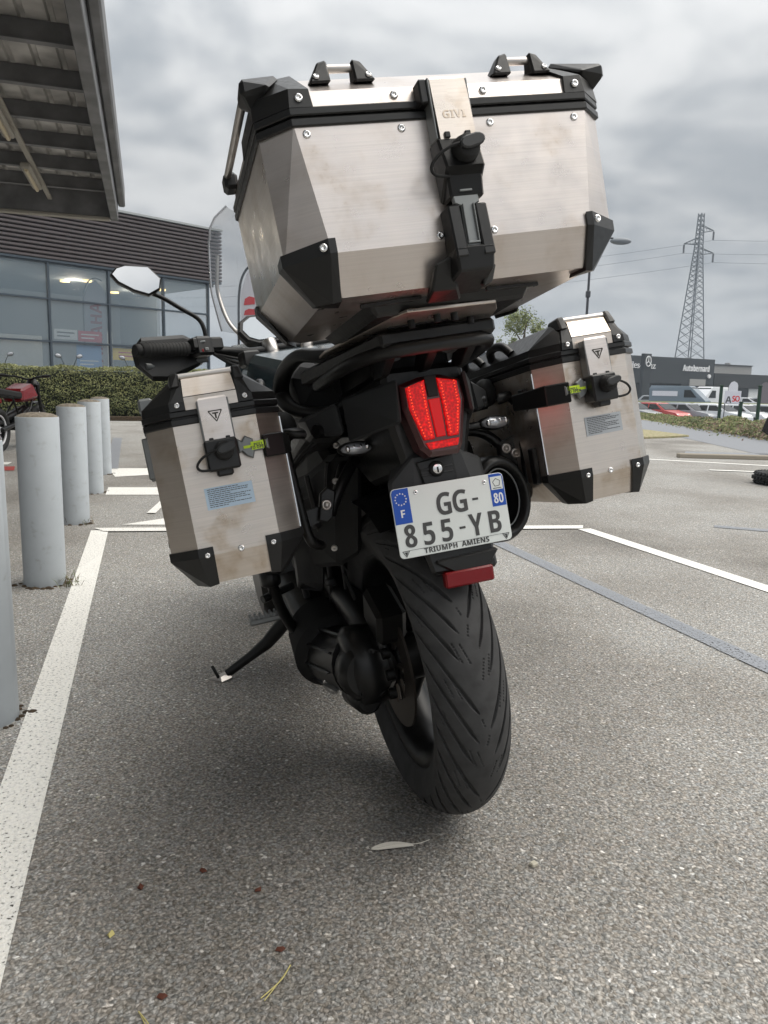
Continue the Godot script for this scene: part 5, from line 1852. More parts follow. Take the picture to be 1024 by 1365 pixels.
	bhull(st, [Vector3(-0.06, 0.60, 0.25), Vector3(0.08, 0.60, 0.25), Vector3(-0.06, 0.575, 0.25), Vector3(0.08, 0.575, 0.25), Vector3(-0.10, 0.60, 0.0), Vector3(0.12, 0.60, 0.0), Vector3(-0.10, 0.555, 0.0), Vector3(0.12, 0.555, 0.0)], 0.008)
	obj("tail_rack_block", st, "black_plastic", b)
	for s in [-1.0, 1.0]:
		st = ST()
		var k = func(x, y, z): return Vector3(0.006 + s * x, y, z)
		tube(st, curve([k.call(0.05, 0.598, 0.33), k.call(0.085, 0.618, 0.24), k.call(0.13, 0.638, 0.14), k.call(0.158, 0.652, 0.07), k.call(0.176, 0.635, -0.02), k.call(0.182, 0.60, -0.06), k.call(0.176, 0.565, -0.02), k.call(0.15, 0.543, 0.03), k.call(0.115, 0.535, 0.08), k.call(0.08, 0.545, 0.12)], 5), 0.0185, 10, 0.75)
		obj("grab_rail", st, "black_plastic", b)
	st = ST()
	bhull(st, [Vector3(-0.15, 0.63, -0.02), Vector3(0.15, 0.63, -0.02), Vector3(-0.12, 0.60, 0.1), Vector3(0.12, 0.60, 0.1), Vector3(-0.145, 0.55, 0.0), Vector3(0.145, 0.55, 0.0), Vector3(-0.1, 0.545, 0.1), Vector3(0.1, 0.545, 0.1), Vector3(-0.155, 0.61, -0.4), Vector3(0.155, 0.61, -0.4), Vector3(-0.15, 0.53, -0.4), Vector3(0.15, 0.53, -0.4), Vector3(-0.12, 0.655, -0.1), Vector3(0.12, 0.655, -0.1)], 0.02)
	obj("seat", st, "black_rubber", b)
	for s in [-1.0, 1.0]:
		st = ST()
		bhull(st, [Vector3(s * 0.10, 0.54, 0.12), Vector3(s * 0.07, 0.50, 0.14), Vector3(s * 0.155, 0.545, -0.05), Vector3(s * 0.15, 0.50, -0.05), Vector3(s * 0.165, 0.55, -0.35), Vector3(s * 0.15, 0.44, -0.4), Vector3(s * 0.06, 0.5, 0.0), Vector3(s * 0.08, 0.45, -0.3)], 0.008)
		obj("side_panel", st, "black_plastic", b)
	for q in [[Vector3(-0.10, 0.515, 0.11), Vector3(-0.155, 0.50, 0.06), Vector3(-0.16, 0.53, 0.06), Vector3(-0.105, 0.538, 0.11)]]:
		st = ST()
		hull(st, q + q.map(func(p): return p + Vector3(0.01, -0.004, -0.012)))
		obj("side_trim", st, "grey_plastic", b)
	# --- pannier frames
	for s in [-1.0, 1.0]:
		st = ST()
		var k = func(x, y, z): return Vector3(0.012 + s * x, y, z)
		tube(st, curve([k.call(0.09, 0.492, 0.10), k.call(0.14, 0.497, 0.135), k.call(0.175, 0.500, 0.15)], 4), 0.0135, 12)
		tube(st, curve([k.call(0.215, 0.505, 0.02), k.call(0.235, 0.508, 0.08), k.call(0.228, 0.505, 0.15), k.call(0.2, 0.50, 0.155), k.call(0.222, 0.505, 0.15), k.call(0.234, 0.49, 0.155), k.call(0.2375, 0.46, 0.16), k.call(0.233, 0.38, 0.162), k.call(0.228, 0.32, 0.162), k.call(0.220, 0.298, 0.158), k.call(0.20, 0.288, 0.12), k.call(0.19, 0.285, -0.05)], 5), 0.0095, 10)
		obj("pannier_frame", st, "black_metal", b)
		st = ST()
		if s > 0:
			bhull(st, [Vector3(0.205, 0.415, 0.135), Vector3(0.24, 0.425, 0.135), Vector3(0.255, 0.385, 0.135), Vector3(0.24, 0.36, 0.135), Vector3(0.205, 0.39, 0.135), Vector3(0.205, 0.415, 0.12), Vector3(0.24, 0.425, 0.12), Vector3(0.255, 0.385, 0.12), Vector3(0.24, 0.36, 0.12), Vector3(0.205, 0.39, 0.12)], 0.003)
		else:
			prism(st, V2([-0.178, 0.335, -0.162, 0.328, -0.150, 0.335, -0.140, 0.365, -0.135, 0.385, -0.150, 0.395, -0.165, 0.385]), 0.012, Transform3D(Basis(), Vector3(-0.008, 0, 0.13)), 0.003)
			prism(st, V2([-0.225, 0.355, -0.165, 0.362, -0.165, 0.336, -0.225, 0.318]), 0.008, Transform3D(Basis(), Vector3(0, 0, 0.12)), 0.001)
		var br = obj("frame_bracket", st, "black_plastic", b)
		for q in ([Vector3(0.218, 0.402, 0.137), Vector3(0.237, 0.389, 0.137)] if s > 0 else [Vector3(-0.166, 0.362, 0.138)]):
			st = ST(true)
			lathe(st, [Vector2(0.0105, 0), Vector2(0.0105, 0.003), Vector2(0.0085, 0.005), Vector2(0.0055, 0.005), Vector2(0.005, 0.001), Vector2(0, 0.001)], along(Vector3(-0.1 * s, 0, 1), q), 18)
			obj("bolt", st, "steel", br)
		st = ST()
		if s > 0:
			tube(st, curve([k.call(0.08, 0.455, 0.10), k.call(0.13, 0.452, 0.11), k.call(0.17, 0.44, 0.12), k.call(0.2, 0.41, 0.125), k.call(0.22, 0.385, 0.12)], 4), 0.0105, 10)
		else:
			tube(st, curve([k.call(0.05, 0.44, 0.05), k.call(0.09, 0.436, 0.08), k.call(0.12, 0.41, 0.10), k.call(0.15, 0.375, 0.115), k.call(0.17, 0.34, 0.115)], 4), 0.0115, 10)
			tube(st, curve([k.call(0.08, 0.46, 0.0), k.call(0.11, 0.42, 0.03), k.call(0.14, 0.36, 0.05)], 4), 0.011, 10)
		obj("subframe_tube", st, "black_metal", b)
		st = ST()
		ball(st, Vector3(0.01 + s * 0.215, 0.522, 0.07), Vector3(0.025, 0.03, 0.03), Basis(), 12)
		obj("mount_puck", st, "black_rubber", b)
	# inner wing between the left case and the wheel
	st = ST()
	bhull(st, [Vector3(-0.10, 0.45, 0.03), Vector3(-0.06, 0.45, 0.04), Vector3(-0.12, 0.22, -0.05), Vector3(-0.085, 0.24, -0.02), Vector3(-0.19, 0.35, -0.35), Vector3(-0.16, 0.18, -0.45), Vector3(-0.08, 0.45, -0.4), Vector3(-0.08, 0.20, -0.4)], 0.01)
	bhull(st, [Vector3(0.10, 0.45, 0.05), Vector3(0.07, 0.45, 0.06), Vector3(0.20, 0.43, 0.0), Vector3(0.22, 0.40, -0.2), Vector3(0.09, 0.36, 0.06), Vector3(0.2, 0.36, 0.02), Vector3(0.08, 0.45, -0.4), Vector3(0.18, 0.30, -0.4)], 0.01)
	obj("inner_fairing", st, "deep_black", b)
	# --- tank, seat front, bars, screen
	st = ST()
	var tk = []
	for s in [-1.0, 1.0]:
		tk += [Vector3(s * 0.10, 0.70, -0.40), Vector3(s * 0.13, 0.62, -0.40), Vector3(s * 0.185, 0.68, -0.62), Vector3(s * 0.205, 0.60, -0.78), Vector3(s * 0.15, 0.765, -0.62), Vector3(s * 0.12, 0.795, -0.80), Vector3(s * 0.19, 0.72, -0.92), Vector3(s * 0.17, 0.50, -0.75), Vector3(s * 0.1, 0.52, -0.45)]
	bhull(st, tk, 0.02)
	var tank = obj("tank", st, "tank_paint", b)
	letters("lettering", "TIGER", 0.017, "letter_white", b, Vector3(-0.14, 0.588, -0.33), Basis(Vector3.UP, -0.75), 1.1, true, 0.001)
	st = ST()
	bhull(st, [Vector3(-0.135, 0.57, -0.345), Vector3(-0.12, 0.61, -0.345), Vector3(-0.19, 0.62, -0.5), Vector3(-0.2, 0.55, -0.5), Vector3(-0.1, 0.56, -0.4), Vector3(-0.1, 0.62, -0.4)], 0.004)
	obj("side_cover", st, "black_plastic", b)
	st = ST()
	bhull(st, [Vector3(-0.12, 0.66, -0.25), Vector3(0.12, 0.66, -0.25), Vector3(-0.09, 0.70, -0.45), Vector3(0.09, 0.70, -0.45), Vector3(-0.16, 0.60, -0.3), Vector3(0.16, 0.60, -0.3), Vector3(-0.12, 0.62, -0.5), Vector3(0.12, 0.62, -0.5)], 0.02)
	obj("rider_seat", st, "black_rubber", b)
	st = ST()
	var bars = [Vector3(-0.43, 0.835, -0.66), Vector3(-0.30, 0.835, -0.74), Vector3(-0.2, 0.825, -0.80), Vector3(-0.12, 0.81, -0.80), Vector3(0, 0.81, -0.80), Vector3(0.12, 0.81, -0.80), Vector3(0.2, 0.825, -0.80), Vector3(0.30, 0.835, -0.74), Vector3(0.43, 0.835, -0.66)]
	tube(st, curve(bars, 5), 0.0145, 10)
	var hb = obj("handlebar", st, "black_metal", b)
	for s in [-1.0, 1.0]:
		st = ST()
		cyl(st, Vector3(s * 0.05, 0.78, -0.79), Vector3(s * 0.06, 0.84, -0.80), 0.022, 10, 0.004)
		obj("clamp", st, "steel", hb)
		st = ST()
		var g0 = Vector3(s * 0.305, 0.835, -0.737)
		var g1 = Vector3(s * 0.435, 0.835, -0.657)
		cyl(st, g0, g1, 0.0205, 16, 0.003)
		for i in 12:
			var c = g0.lerp(g1, 0.08 + i * 0.07)
			cyl(st, c, c + (g1 - g0) * 0.03, 0.0213, 16)
		cyl(st, g1, g1.lerp(g0, -0.12), 0.017, 12, 0.002)
		obj("grip", st, "black_rubber", hb)
		st = ST()
		bhull(st, box_pts(Vector3(s * 0.265, 0.838, -0.755), Vector3(0.05, 0.05, 0.045), Basis(Vector3.UP, -s * 0.5)), 0.008)
		bhull(st, box_pts(Vector3(s * 0.285, 0.845, -0.735), Vector3(0.018, 0.03, 0.03), Basis(Vector3.UP, -s * 0.5)), 0.005)
		bhull(st, box_pts(Vector3(s * 0.235, 0.845, -0.785), Vector3(0.05, 0.03, 0.06), Basis(Vector3.UP, -s * 0.5)), 0.006)
		var sw = obj("switch_pod", st, "black_plastic", hb)
		st = ST()
		cbox(st, Vector3(s * 0.268, 0.823, -0.728), Vector3(0.014, 0.01, 0.006), 0.002)
		obj("red_button", st, "reflector_red", sw)
		st = ST()
		cbox(st, Vector3(s * 0.252, 0.826, -0.730), Vector3(0.012, 0.010, 0.006), 0.002)
		cbox(st, Vector3(s * 0.262, 0.848, -0.728), Vector3(0.020, 0.007, 0.006), 0.002)
		obj("switch", st, "cast_grey", sw)
		# lever and handguard
		st = ST()
		tube(st, curve([Vector3(s * 0.25, 0.81, -0.80), Vector3(s * 0.32, 0.805, -0.785), Vector3(s * 0.40, 0.798, -0.735), Vector3(s * 0.43, 0.797, -0.71)], 4), 0.007, 8, 1.5)
		obj("lever", st, "cast_grey", hb)
		st = ST()
		var gp = []
		for q in [[0.458, 0.848], [0.436, 0.876], [0.30, 0.882], [0.268, 0.862], [0.268, 0.80], [0.31, 0.778], [0.375, 0.755], [0.425, 0.762], [0.456, 0.80]]:
			var gz = -0.80 + (q[0] - 0.27) * 0.5
			gp.append(Vector3(s * q[0], q[1], gz))
			gp.append(Vector3(s * (q[0] - 0.012), q[1] + (0.012 if q[1] < 0.82 else -0.012), gz - 0.045))
		bhull(st, gp, 0.012)
		var hgd = obj("handguard", st, "black_plastic", hb)
		st = ST()
		gp = []
		for q in [[0.44, 0.81], [0.425, 0.78], [0.375, 0.768], [0.32, 0.787], [0.32, 0.805]]:
			var gz = -0.80 + (q[0] - 0.27) * 0.5 + 0.003
			gp.append(Vector3(s * q[0], q[1], gz))
			gp.append(Vector3(s * q[0], q[1], gz - 0.006))
		hull(st, gp)
		obj("guard_insert", st, "deep_black", hgd)
		# mirror on its cranked stem
		st = ST()
		tube(st, curve([Vector3(s * 0.245, 0.85, -0.78), Vector3(s * 0.245, 0.895, -0.775), Vector3(s * 0.258, 0.925, -0.77), Vector3(s * 0.30, 0.955, -0.755), Vector3(s * 0.345, 0.985, -0.73), Vector3(s * 0.375, 1.00, -0.72)], 5), 0.0065, 10)
		var ms = obj("mirror_stem", st, "black_metal", hb)
		var mp = V2([0.068, 0.015, 0.052, 0.034, 0.028, 0.042, -0.035, 0.040, -0.068, 0.006, -0.062, -0.024, -0.03, -0.042, 0.01, -0.030, 0.05, -0.008])
		if s > 0:
			for i in mp.size():
				mp[i].x *= -1
		else:
			mp = mp
		var mpl = PackedVector2Array()
		for p in mp:
			mpl.append(Vector2(-p.x if true else p.x, p.y))
		var mxf = Transform3D(Basis(Vector3.UP, -0.12 * s) * Basis(Vector3.BACK, -0.10), Vector3(s * 0.409, 1.032, -0.70))
		st = ST()
		prism(st, mpl, 0.026, mxf, 0.006)
		obj("mirror_housing", st, "black_plastic", ms_parent(hb))
		st = ST()
		prism(st, inset(mpl, 0.0045), 0.002, mxf * Transform3D(Basis(), Vector3(0, 0, 0.0135)))
		obj("mirror_glass", st, "mirror", hb)
	for i in 3:
		st = ST()
		tube(st, curve([Vector3(-0.23, 0.815, -0.77), Vector3(-0.17, 0.79 - i * 0.012, -0.75), Vector3(-0.10, 0.775, -0.80), Vector3(-0.05, 0.74, -0.9)], 5), 0.004 + 0.001 * i, 6)
		obj("cable", st, "black_rubber", hb)
	st = ST()
	bhull(st, box_pts(Vector3(-0.14, 0.775, -0.70), Vector3(0.05, 0.04, 0.04), Basis(Vector3.UP, 0.3)), 0.006)
	obj("cable_block", st, "black_plastic", hb)
	# dash
	st = ST()
	var dp = V2([-0.115, -0.03, -0.135, 0.01, -0.125, 0.05, -0.09, 0.075, 0.09, 0.075, 0.125, 0.05, 0.135, 0.01, 0.115, -0.03, 0.08, -0.05, -0.08, -0.05])
	var dx = Transform3D(Basis(Vector3.RIGHT, -0.5), Vector3(0.0, 0.875, -0.90))
	prism(st, dp, 0.035, dx, 0.008)
	var da = obj("instrument_panel", st, "black_plastic", b)
	st = ST()
	prism(st, inset(dp, 0.017), 0.004, dx * Transform3D(Basis(), Vector3(0, 0, 0.0185)))
	obj("display", st, "display", da)
	# screen: a curved clear sheet with its rim, and the side deflector
	var scr = PackedVector3Array()
	var nx = 16
	var ny = 12
	var outl = func(t): return lerp(0.205, 0.155, t) * (1.0 if t < 0.8 else sqrt(1.0 - pow((t - 0.8) / 0.225, 2) * 0.75)) * (0.86 + 0.14 * min(1.0, t * 3.0))
	var sp_ = func(u, t): return Vector3(u * outl.call(t), 0.91 + t * 0.375 - 0.02 * u * u * (1 if t > 0.7 else 0), -0.94 + 0.09 * t - 0.16 * (1 - u * u) * 0.9)
	st = ST(true)
	for i in nx:
		for j in ny:
			var u0 = -1.0 + 2.0 * i / nx
			var u1 = -1.0 + 2.0 * (i + 1) / nx
			quad(st, sp_.call(u0, float(j) / ny), sp_.call(u1, float(j) / ny), sp_.call(u1, float(j + 1) / ny), sp_.call(u0, float(j + 1) / ny), Vector3.BACK)
	obj("windscreen", st, "screen_clear", b)
	for s in [-1.0, 1.0]:
		st = ST()
		var e = []
		for j in 14:
			e.append(sp_.call(s, j / 13.0) + Vector3(0, 0, 0.002))
		tube(st, e, 0.0036, 6)
		obj("screen_edge", st, "clear_lens", b)
		st = ST()
		tube(st, curve([Vector3(s * 0.12, 0.885, -0.93), Vector3(s * 0.150, 0.94, -0.945), Vector3(s * 0.163, 1.03, -0.955), Vector3(s * 0.155, 1.09, -0.955), Vector3(s * 0.142, 1.15, -0.955)], 4), 0.0065, 8)
		obj("screen_stay", st, "steel", b)
	st = ST()
	var be = []
	for s in [-1.0, 1.0]:
		be += [Vector3(s * 0.16, 0.86, -0.98), Vector3(s * 0.2, 0.74, -0.98), Vector3(s * 0.16, 0.56, -1.02), Vector3(s * 0.09, 0.88, -1.12), Vector3(s * 0.13, 0.72, -1.22), Vector3(s * 0.04, 0.70, -1.38), Vector3(s * 0.05, 0.64, -1.3)]
	bhull(st, be, 0.02)
	obj("nose_fairing", st, "tank_paint", b)
	for s in [-1.0, 1.0]:
		st = ST()
		cyl(st, Vector3(s * 0.10, 0.80, -1.02), Vector3(s * 0.10, 0.21, -1.50), 0.03, 12)
		obj("fork_leg", st, "black_metal", b)
	st = ST()
	tube(st, curve([Vector3(0, 0.50, -1.25), Vector3(0, 0.58, -1.45), Vector3(0, 0.56, -1.70), Vector3(0, 0.46, -1.85)], 4), 0.07, 10, 0.35)
	obj("front_mudguard", st, "black_plastic", b)
	# --- cables, clamps and bolts in the dark between case and wheel
	for h in [[Vector3(-0.15, 0.42, -0.1), Vector3(-0.14, 0.3, -0.12), Vector3(-0.12, 0.2, -0.2), Vector3(-0.11, 0.1, -0.3), 0.006], [Vector3(-0.12, 0.44, 0.0), Vector3(-0.13, 0.33, -0.06), Vector3(-0.10, 0.24, -0.14), Vector3(-0.09, 0.14, -0.2), 0.0045], [Vector3(-0.17, 0.40, -0.2), Vector3(-0.18, 0.28, -0.25), Vector3(-0.17, 0.18, -0.32), Vector3(-0.15, 0.1, -0.42), 0.009], [Vector3(-0.10, 0.50, 0.02), Vector3(-0.16, 0.47, 0.0), Vector3(-0.19, 0.42, -0.08), Vector3(-0.2, 0.30, -0.2), 0.005]]:
		st = ST()
		tube(st, curve([h[0], h[1], h[2], h[3]], 5), h[4], 8)
		obj("cable", st, "hose", b)
	for q in [Vector3(-0.108, 0.22, -0.15), Vector3(-0.145, 0.31, -0.11), Vector3(-0.175, 0.25, -0.27), Vector3(-0.12, 0.16, -0.22)]:
		st = ST()
		bhull(st, box_pts(q, Vector3(0.02, 0.014, 0.016), Basis(Vector3.UP, 0.4)), 0.003)
		obj("cable_clamp", st, "cast_dark", b)
	for q in [Vector3(-0.135, 0.26, -0.02), Vector3(-0.12, 0.40, 0.045), Vector3(-0.155, 0.33, -0.02), Vector3(-0.168, 0.20, -0.36), Vector3(-0.19, 0.17, -0.70), Vector3(-0.197, 0.05, -0.38), Vector3(-0.11, 0.47, 0.07), Vector3(0.13, 0.44, 0.07)]:
		screw(b, q, Vector3(-0.4, 0.1, 1), 0.007, "bolt", "steel")
	st = ST()
	bhull(st, [Vector3(-0.185, 0.36, -0.18), Vector3(-0.13, 0.38, -0.10), Vector3(-0.175, 0.16, -0.32), Vector3(-0.13, 0.15, -0.26), Vector3(-0.185, 0.34, -0.22), Vector3(-0.13, 0.36, -0.16), Vector3(-0.175, 0.14, -0.36), Vector3(-0.13, 0.13, -0.30)], 0.006)
	obj("footrest_plate", st, "cast_dark", b)
	# --- stand, footrests, side hoses
	st = ST()
	tube(st, [Vector3(-0.17, 0.0, -0.74), Vector3(-0.215, -0.045, -0.77), Vector3(-0.245, -0.072, -0.785), Vector3(-0.30, -0.103, -0.80), Vector3(-0.378, -0.142, -0.815)], [0.019, 0.019, 0.017, 0.0125, 0.011], 10, 1.2)
	var ss = obj("side_stand", st, "black_metal", b)
	st = ST()
	bhull(st, [Vector3(-0.44, -0.160, -0.835), Vector3(-0.40, -0.157, -0.79), Vector3(-0.365, -0.153, -0.80), Vector3(-0.36, -0.150, -0.85), Vector3(-0.40, -0.157, -0.865), Vector3(-0.44, -0.148, -0.83), Vector3(-0.40, -0.146, -0.80), Vector3(-0.37, -0.142, -0.81), Vector3(-0.37, -0.140, -0.84)], 0.003)
	obj("stand_foot", st, "steel", ss)
	st = ST()
	cyl(st, Vector3(-0.405, -0.148, -0.81), Vector3(-0.418, -0.105, -0.81), 0.005, 8, 0.002)
	obj("stand_tang", st, "black_metal", ss)
	for s in [-1.0, 1.0]:
		st = ST()
		var py_ = 0.085 + (0.0 if s < 0 else 0.0)
		cbox(st, Vector3(s * 0.265, py_, -0.35), Vector3(0.10, 0.016, 0.038), 0.004)
		for i in 8:
			for zz in [-0.367, -0.333]:
				cbox(st, Vector3(s * (0.222 + i * 0.0125), py_ + 0.012, zz), Vector3(0.006, 0.010, 0.006), 0.001)
		obj("footrest", st, "cast_grey", b)
		st = ST()
		tube(st, curve([Vector3(s * 0.255, 0.20, -0.24), Vector3(s * 0.245, 0.14, -0.27), Vector3(s * 0.225, 0.075, -0.31), Vector3(s * 0.20, 0.03, -0.36), Vector3(s * 0.16, 0.015, -0.42)], 5), 0.0135, 10)
		cyl(st, Vector3(s * 0.255, 0.215, -0.24), Vector3(s * 0.255, 0.18, -0.245), 0.024, 12, 0.003)
		cyl(st, Vector3(s * 0.28, 0.148, -0.26), Vector3(s * 0.20, 0.16, -0.30), 0.010, 8)
		obj("footrest_hanger", st, "black_metal", b)
		st = ST()
		bhull(st, [Vector3(s * 0.31, 0.262, -0.12), Vector3(s * 0.22, 0.27, -0.12), Vector3(s * 0.30, 0.26, -0.3), Vector3(s * 0.22, 0.26, -0.3), Vector3(s * 0.27, 0.215, -0.20), Vector3(s * 0.23, 0.21, -0.20), Vector3(s * 0.27, 0.22, -0.28), Vector3(s * 0.23, 0.22, -0.28)], 0.006)
		obj("case_bracket", st, "black_plastic", b)

func offset_of(_o: Node, p: Vector3) -> Vector3:
	return p

func ms_parent(n: Node) -> Node:
	return n

func number_plate(b: Node3D):
	# plate axes: x along the plate, y up it, z out of it
	var xf = Transform3D(Basis(Vector3.BACK, -0.036) * Basis(Vector3.RIGHT, -0.05), Vector3(0.0135, 0.3115, 0.3125))
	var hw = 0.105
	var hh = 0.060
	var st = ST()
	var o = []
	for q in [[hw, hh, 0], [-hw, hh, 1], [-hw, -hh, 2], [hw, -hh, 3]]:
		for i in 5:
			var a = PI / 2 * (q[2] + i / 4.0)
			o.append(Vector2(q[0] - sign(q[0]) * 0.008 + cos(a) * 0.008, q[1] - sign(q[1]) * 0.008 + sin(a) * 0.008))
	prism(st, PackedVector2Array(o), 0.0024, Transform3D(), 0.0006)
	var pl = obj("number_plate", st, "plate_white", b, xf)
	var z = 0.0015
	var flat = func(called, poly, m, dz := 0.0):
		var s2 = ST()
		prism(s2, poly, 0.0005, Transform3D(Basis(), Vector3(0, 0, z + dz)))
		return obj(called, s2, m, pl)
	flat.call("blue_band", V2([-0.1038, -0.001, -0.073, -0.001, -0.073, 0.0588, -0.097, 0.0588, -0.1015, 0.057, -0.1038, 0.052]), "plate_blue")
	flat.call("blue_band", V2([0.0775, 0.002, 0.1038, 0.002, 0.1038, 0.052, 0.1015, 0.057, 0.097, 0.0588, 0.0775, 0.0588]), "plate_blue")
	flat.call("badge_panel", rect(0.0795, 0.031, 0.1015, 0.054), "plate_white", 0.0005)
	st = ST()
	for i in 5:
		var p0 = Vector2(0.0905, 0.0432) + Vector2(cos(TAU * i / 5 + 0.4), sin(TAU * i / 5 + 0.4)) * 0.0072
		var p1 = Vector2(0.0905, 0.0432) + Vector2(cos(TAU * (i + 1) / 5 + 0.4), sin(TAU * (i + 1) / 5 + 0.4)) * 0.0072
		prism(st, line_poly(p0, p1, 0.001), 0.0004, Transform3D(Basis(), Vector3(0, 0, z + 0.0009)))
	cbox(st, Vector3(0.0905, 0.0335, z + 0.0009), Vector3(0.016, 0.0012, 0.0004))
	obj("badge", st, "ink", pl)
	st = ST()
	for i in 12:
		var c = Vector2(-0.0885, 0.041) + Vector2(cos(TAU * i / 12), sin(TAU * i / 12)) * 0.0098
		var star = PackedVector2Array()
		for k in 10:
			var r = 0.0019 if k % 2 == 0 else 0.0008
			star.append(c + Vector2(cos(PI / 2 + TAU * k / 10), sin(PI / 2 + TAU * k / 10)) * r)
		prism(st, star, 0.0004, Transform3D(Basis(), Vector3(0, 0, z + 0.0005)))
	obj("star_ring", st, "white_ink", pl)
	letters("lettering", "F", 0.0130, "white_ink", pl, Vector3(-0.0885, 0.016, z), Basis(), 1.0, true, 0.001)
	letters("lettering", "80", 0.0175, "white_ink", pl, Vector3(0.0906, 0.0155, z), Basis(), 0.72, true, 0.001)
	for q in [["G", -0.0125, 0.0208], ["G", 0.0175, 0.0208], ["8", -0.081, -0.0245], ["5", -0.048, -0.0245], ["5", -0.0147, -0.0245], ["Y", 0.0405, -0.0245], ["B", 0.0757, -0.0245]]:
		letters("lettering", q[0], 0.038, "ink", pl, Vector3(q[1], q[2], z), Basis(), 0.84, true, 0.001)
	for q in [Vector2(0.0465, 0.021), Vector2(0.0147, -0.0245)]:
		flat.call("hyphen", rect(q.x - 0.0055, q.y - 0.002, q.x + 0.0055, q.y + 0.002), "ink")
	letters("lettering", "TRIUMPH  AMIENS", 0.0088, "ink", pl, Vector3(0.0, -0.0525, z), Basis(), 1.12, true, 0.001)
	flat.call("thin_line", rect(-0.09, -0.0475, 0.09, -0.0470), "ink")
	for s in [-1.0, 1.0]:
		triangle_logo(pl, Vector3(s * 0.0935, -0.0515, z), 0.0062, "ink")
	for q in [Vector2(-0.060, 0.049), Vector2(0.068, 0.047)]:
		st = ST(true)
		lathe(st, [Vector2(0.0042, 0), Vector2(0.0036, 0.0012), Vector2(0.0016, 0.0014), Vector2(0.0014, 0.0006), Vector2(0, 0.0006)], along(Vector3.BACK, Vector3(q.x, q.y, z - 0.0004)), 12)
		obj("rivet", st, "bright_steel", pl)
		st = ST()
		cyl(st, Vector3(q.x, q.y, z + 0.0003), Vector3(q.x, q.y, z + 0.0009), 0.0012, 8)
		obj("rivet_hole", st, "deep_black", pl)

# a downward triangle outline with a stylised T in it
func triangle_logo(parent: Node, at: Vector3, r: float, m, called := "emblem"):
	var st = ST()
	var A = Vector2(-r, r * 0.62)
	var B = Vector2(r, r * 0.62)
	var C = Vector2(0, -r)
	var w = r * 0.16
	for e in [[A, B], [B, C], [C, A]]:
		prism(st, line_poly(e[0], e[1], w), 0.0006, Transform3D(Basis(), at))
	prism(st, V2([-0.52 * r, 0.36 * r, 0.52 * r, 0.36 * r, 0.36 * r, 0.14 * r, 0.13 * r, 0.16 * r, 0.12 * r, -0.55 * r, -0.12 * r, -0.55 * r, -0.13 * r, 0.16 * r, -0.36 * r, 0.14 * r]), 0.0006, Transform3D(Basis(), at + Vector3(0, 0, 0.0002)))
	return obj(called, st, m, parent)

# ------------------------------------------------------------------ the cases
func octagon(w: float, zr: float, zf: float, m: float, c: float) -> PackedVector2Array: # (x, z)
	return V2([-m, zr, m, zr, w, zr - c, w, zf + c, m, zf, -m, zf, -w, zf + c, -w, zr - c])

func level(o: PackedVector2Array, y: float, cx: float, s := 1.0) -> Array:
	var a = []
	for p in o:
		a.append(Vector3(cx + s * p.x, y, p.y))
	return a

func belt(st: SurfaceTool, o: PackedVector2Array, y0: float, y1: float, cx: float, bev := 0.0015):
	# a ring-shaped strip round a case: extruded along y
	var p = PackedVector2Array()
	for q in o:
		p.append(Vector2(cx + q.x, -q.y))
	prism(st, p, y1 - y0, Transform3D(Basis(Vector3.RIGHT, -PI / 2), Vector3(0, (y0 + y1) / 2, 0)), bev)

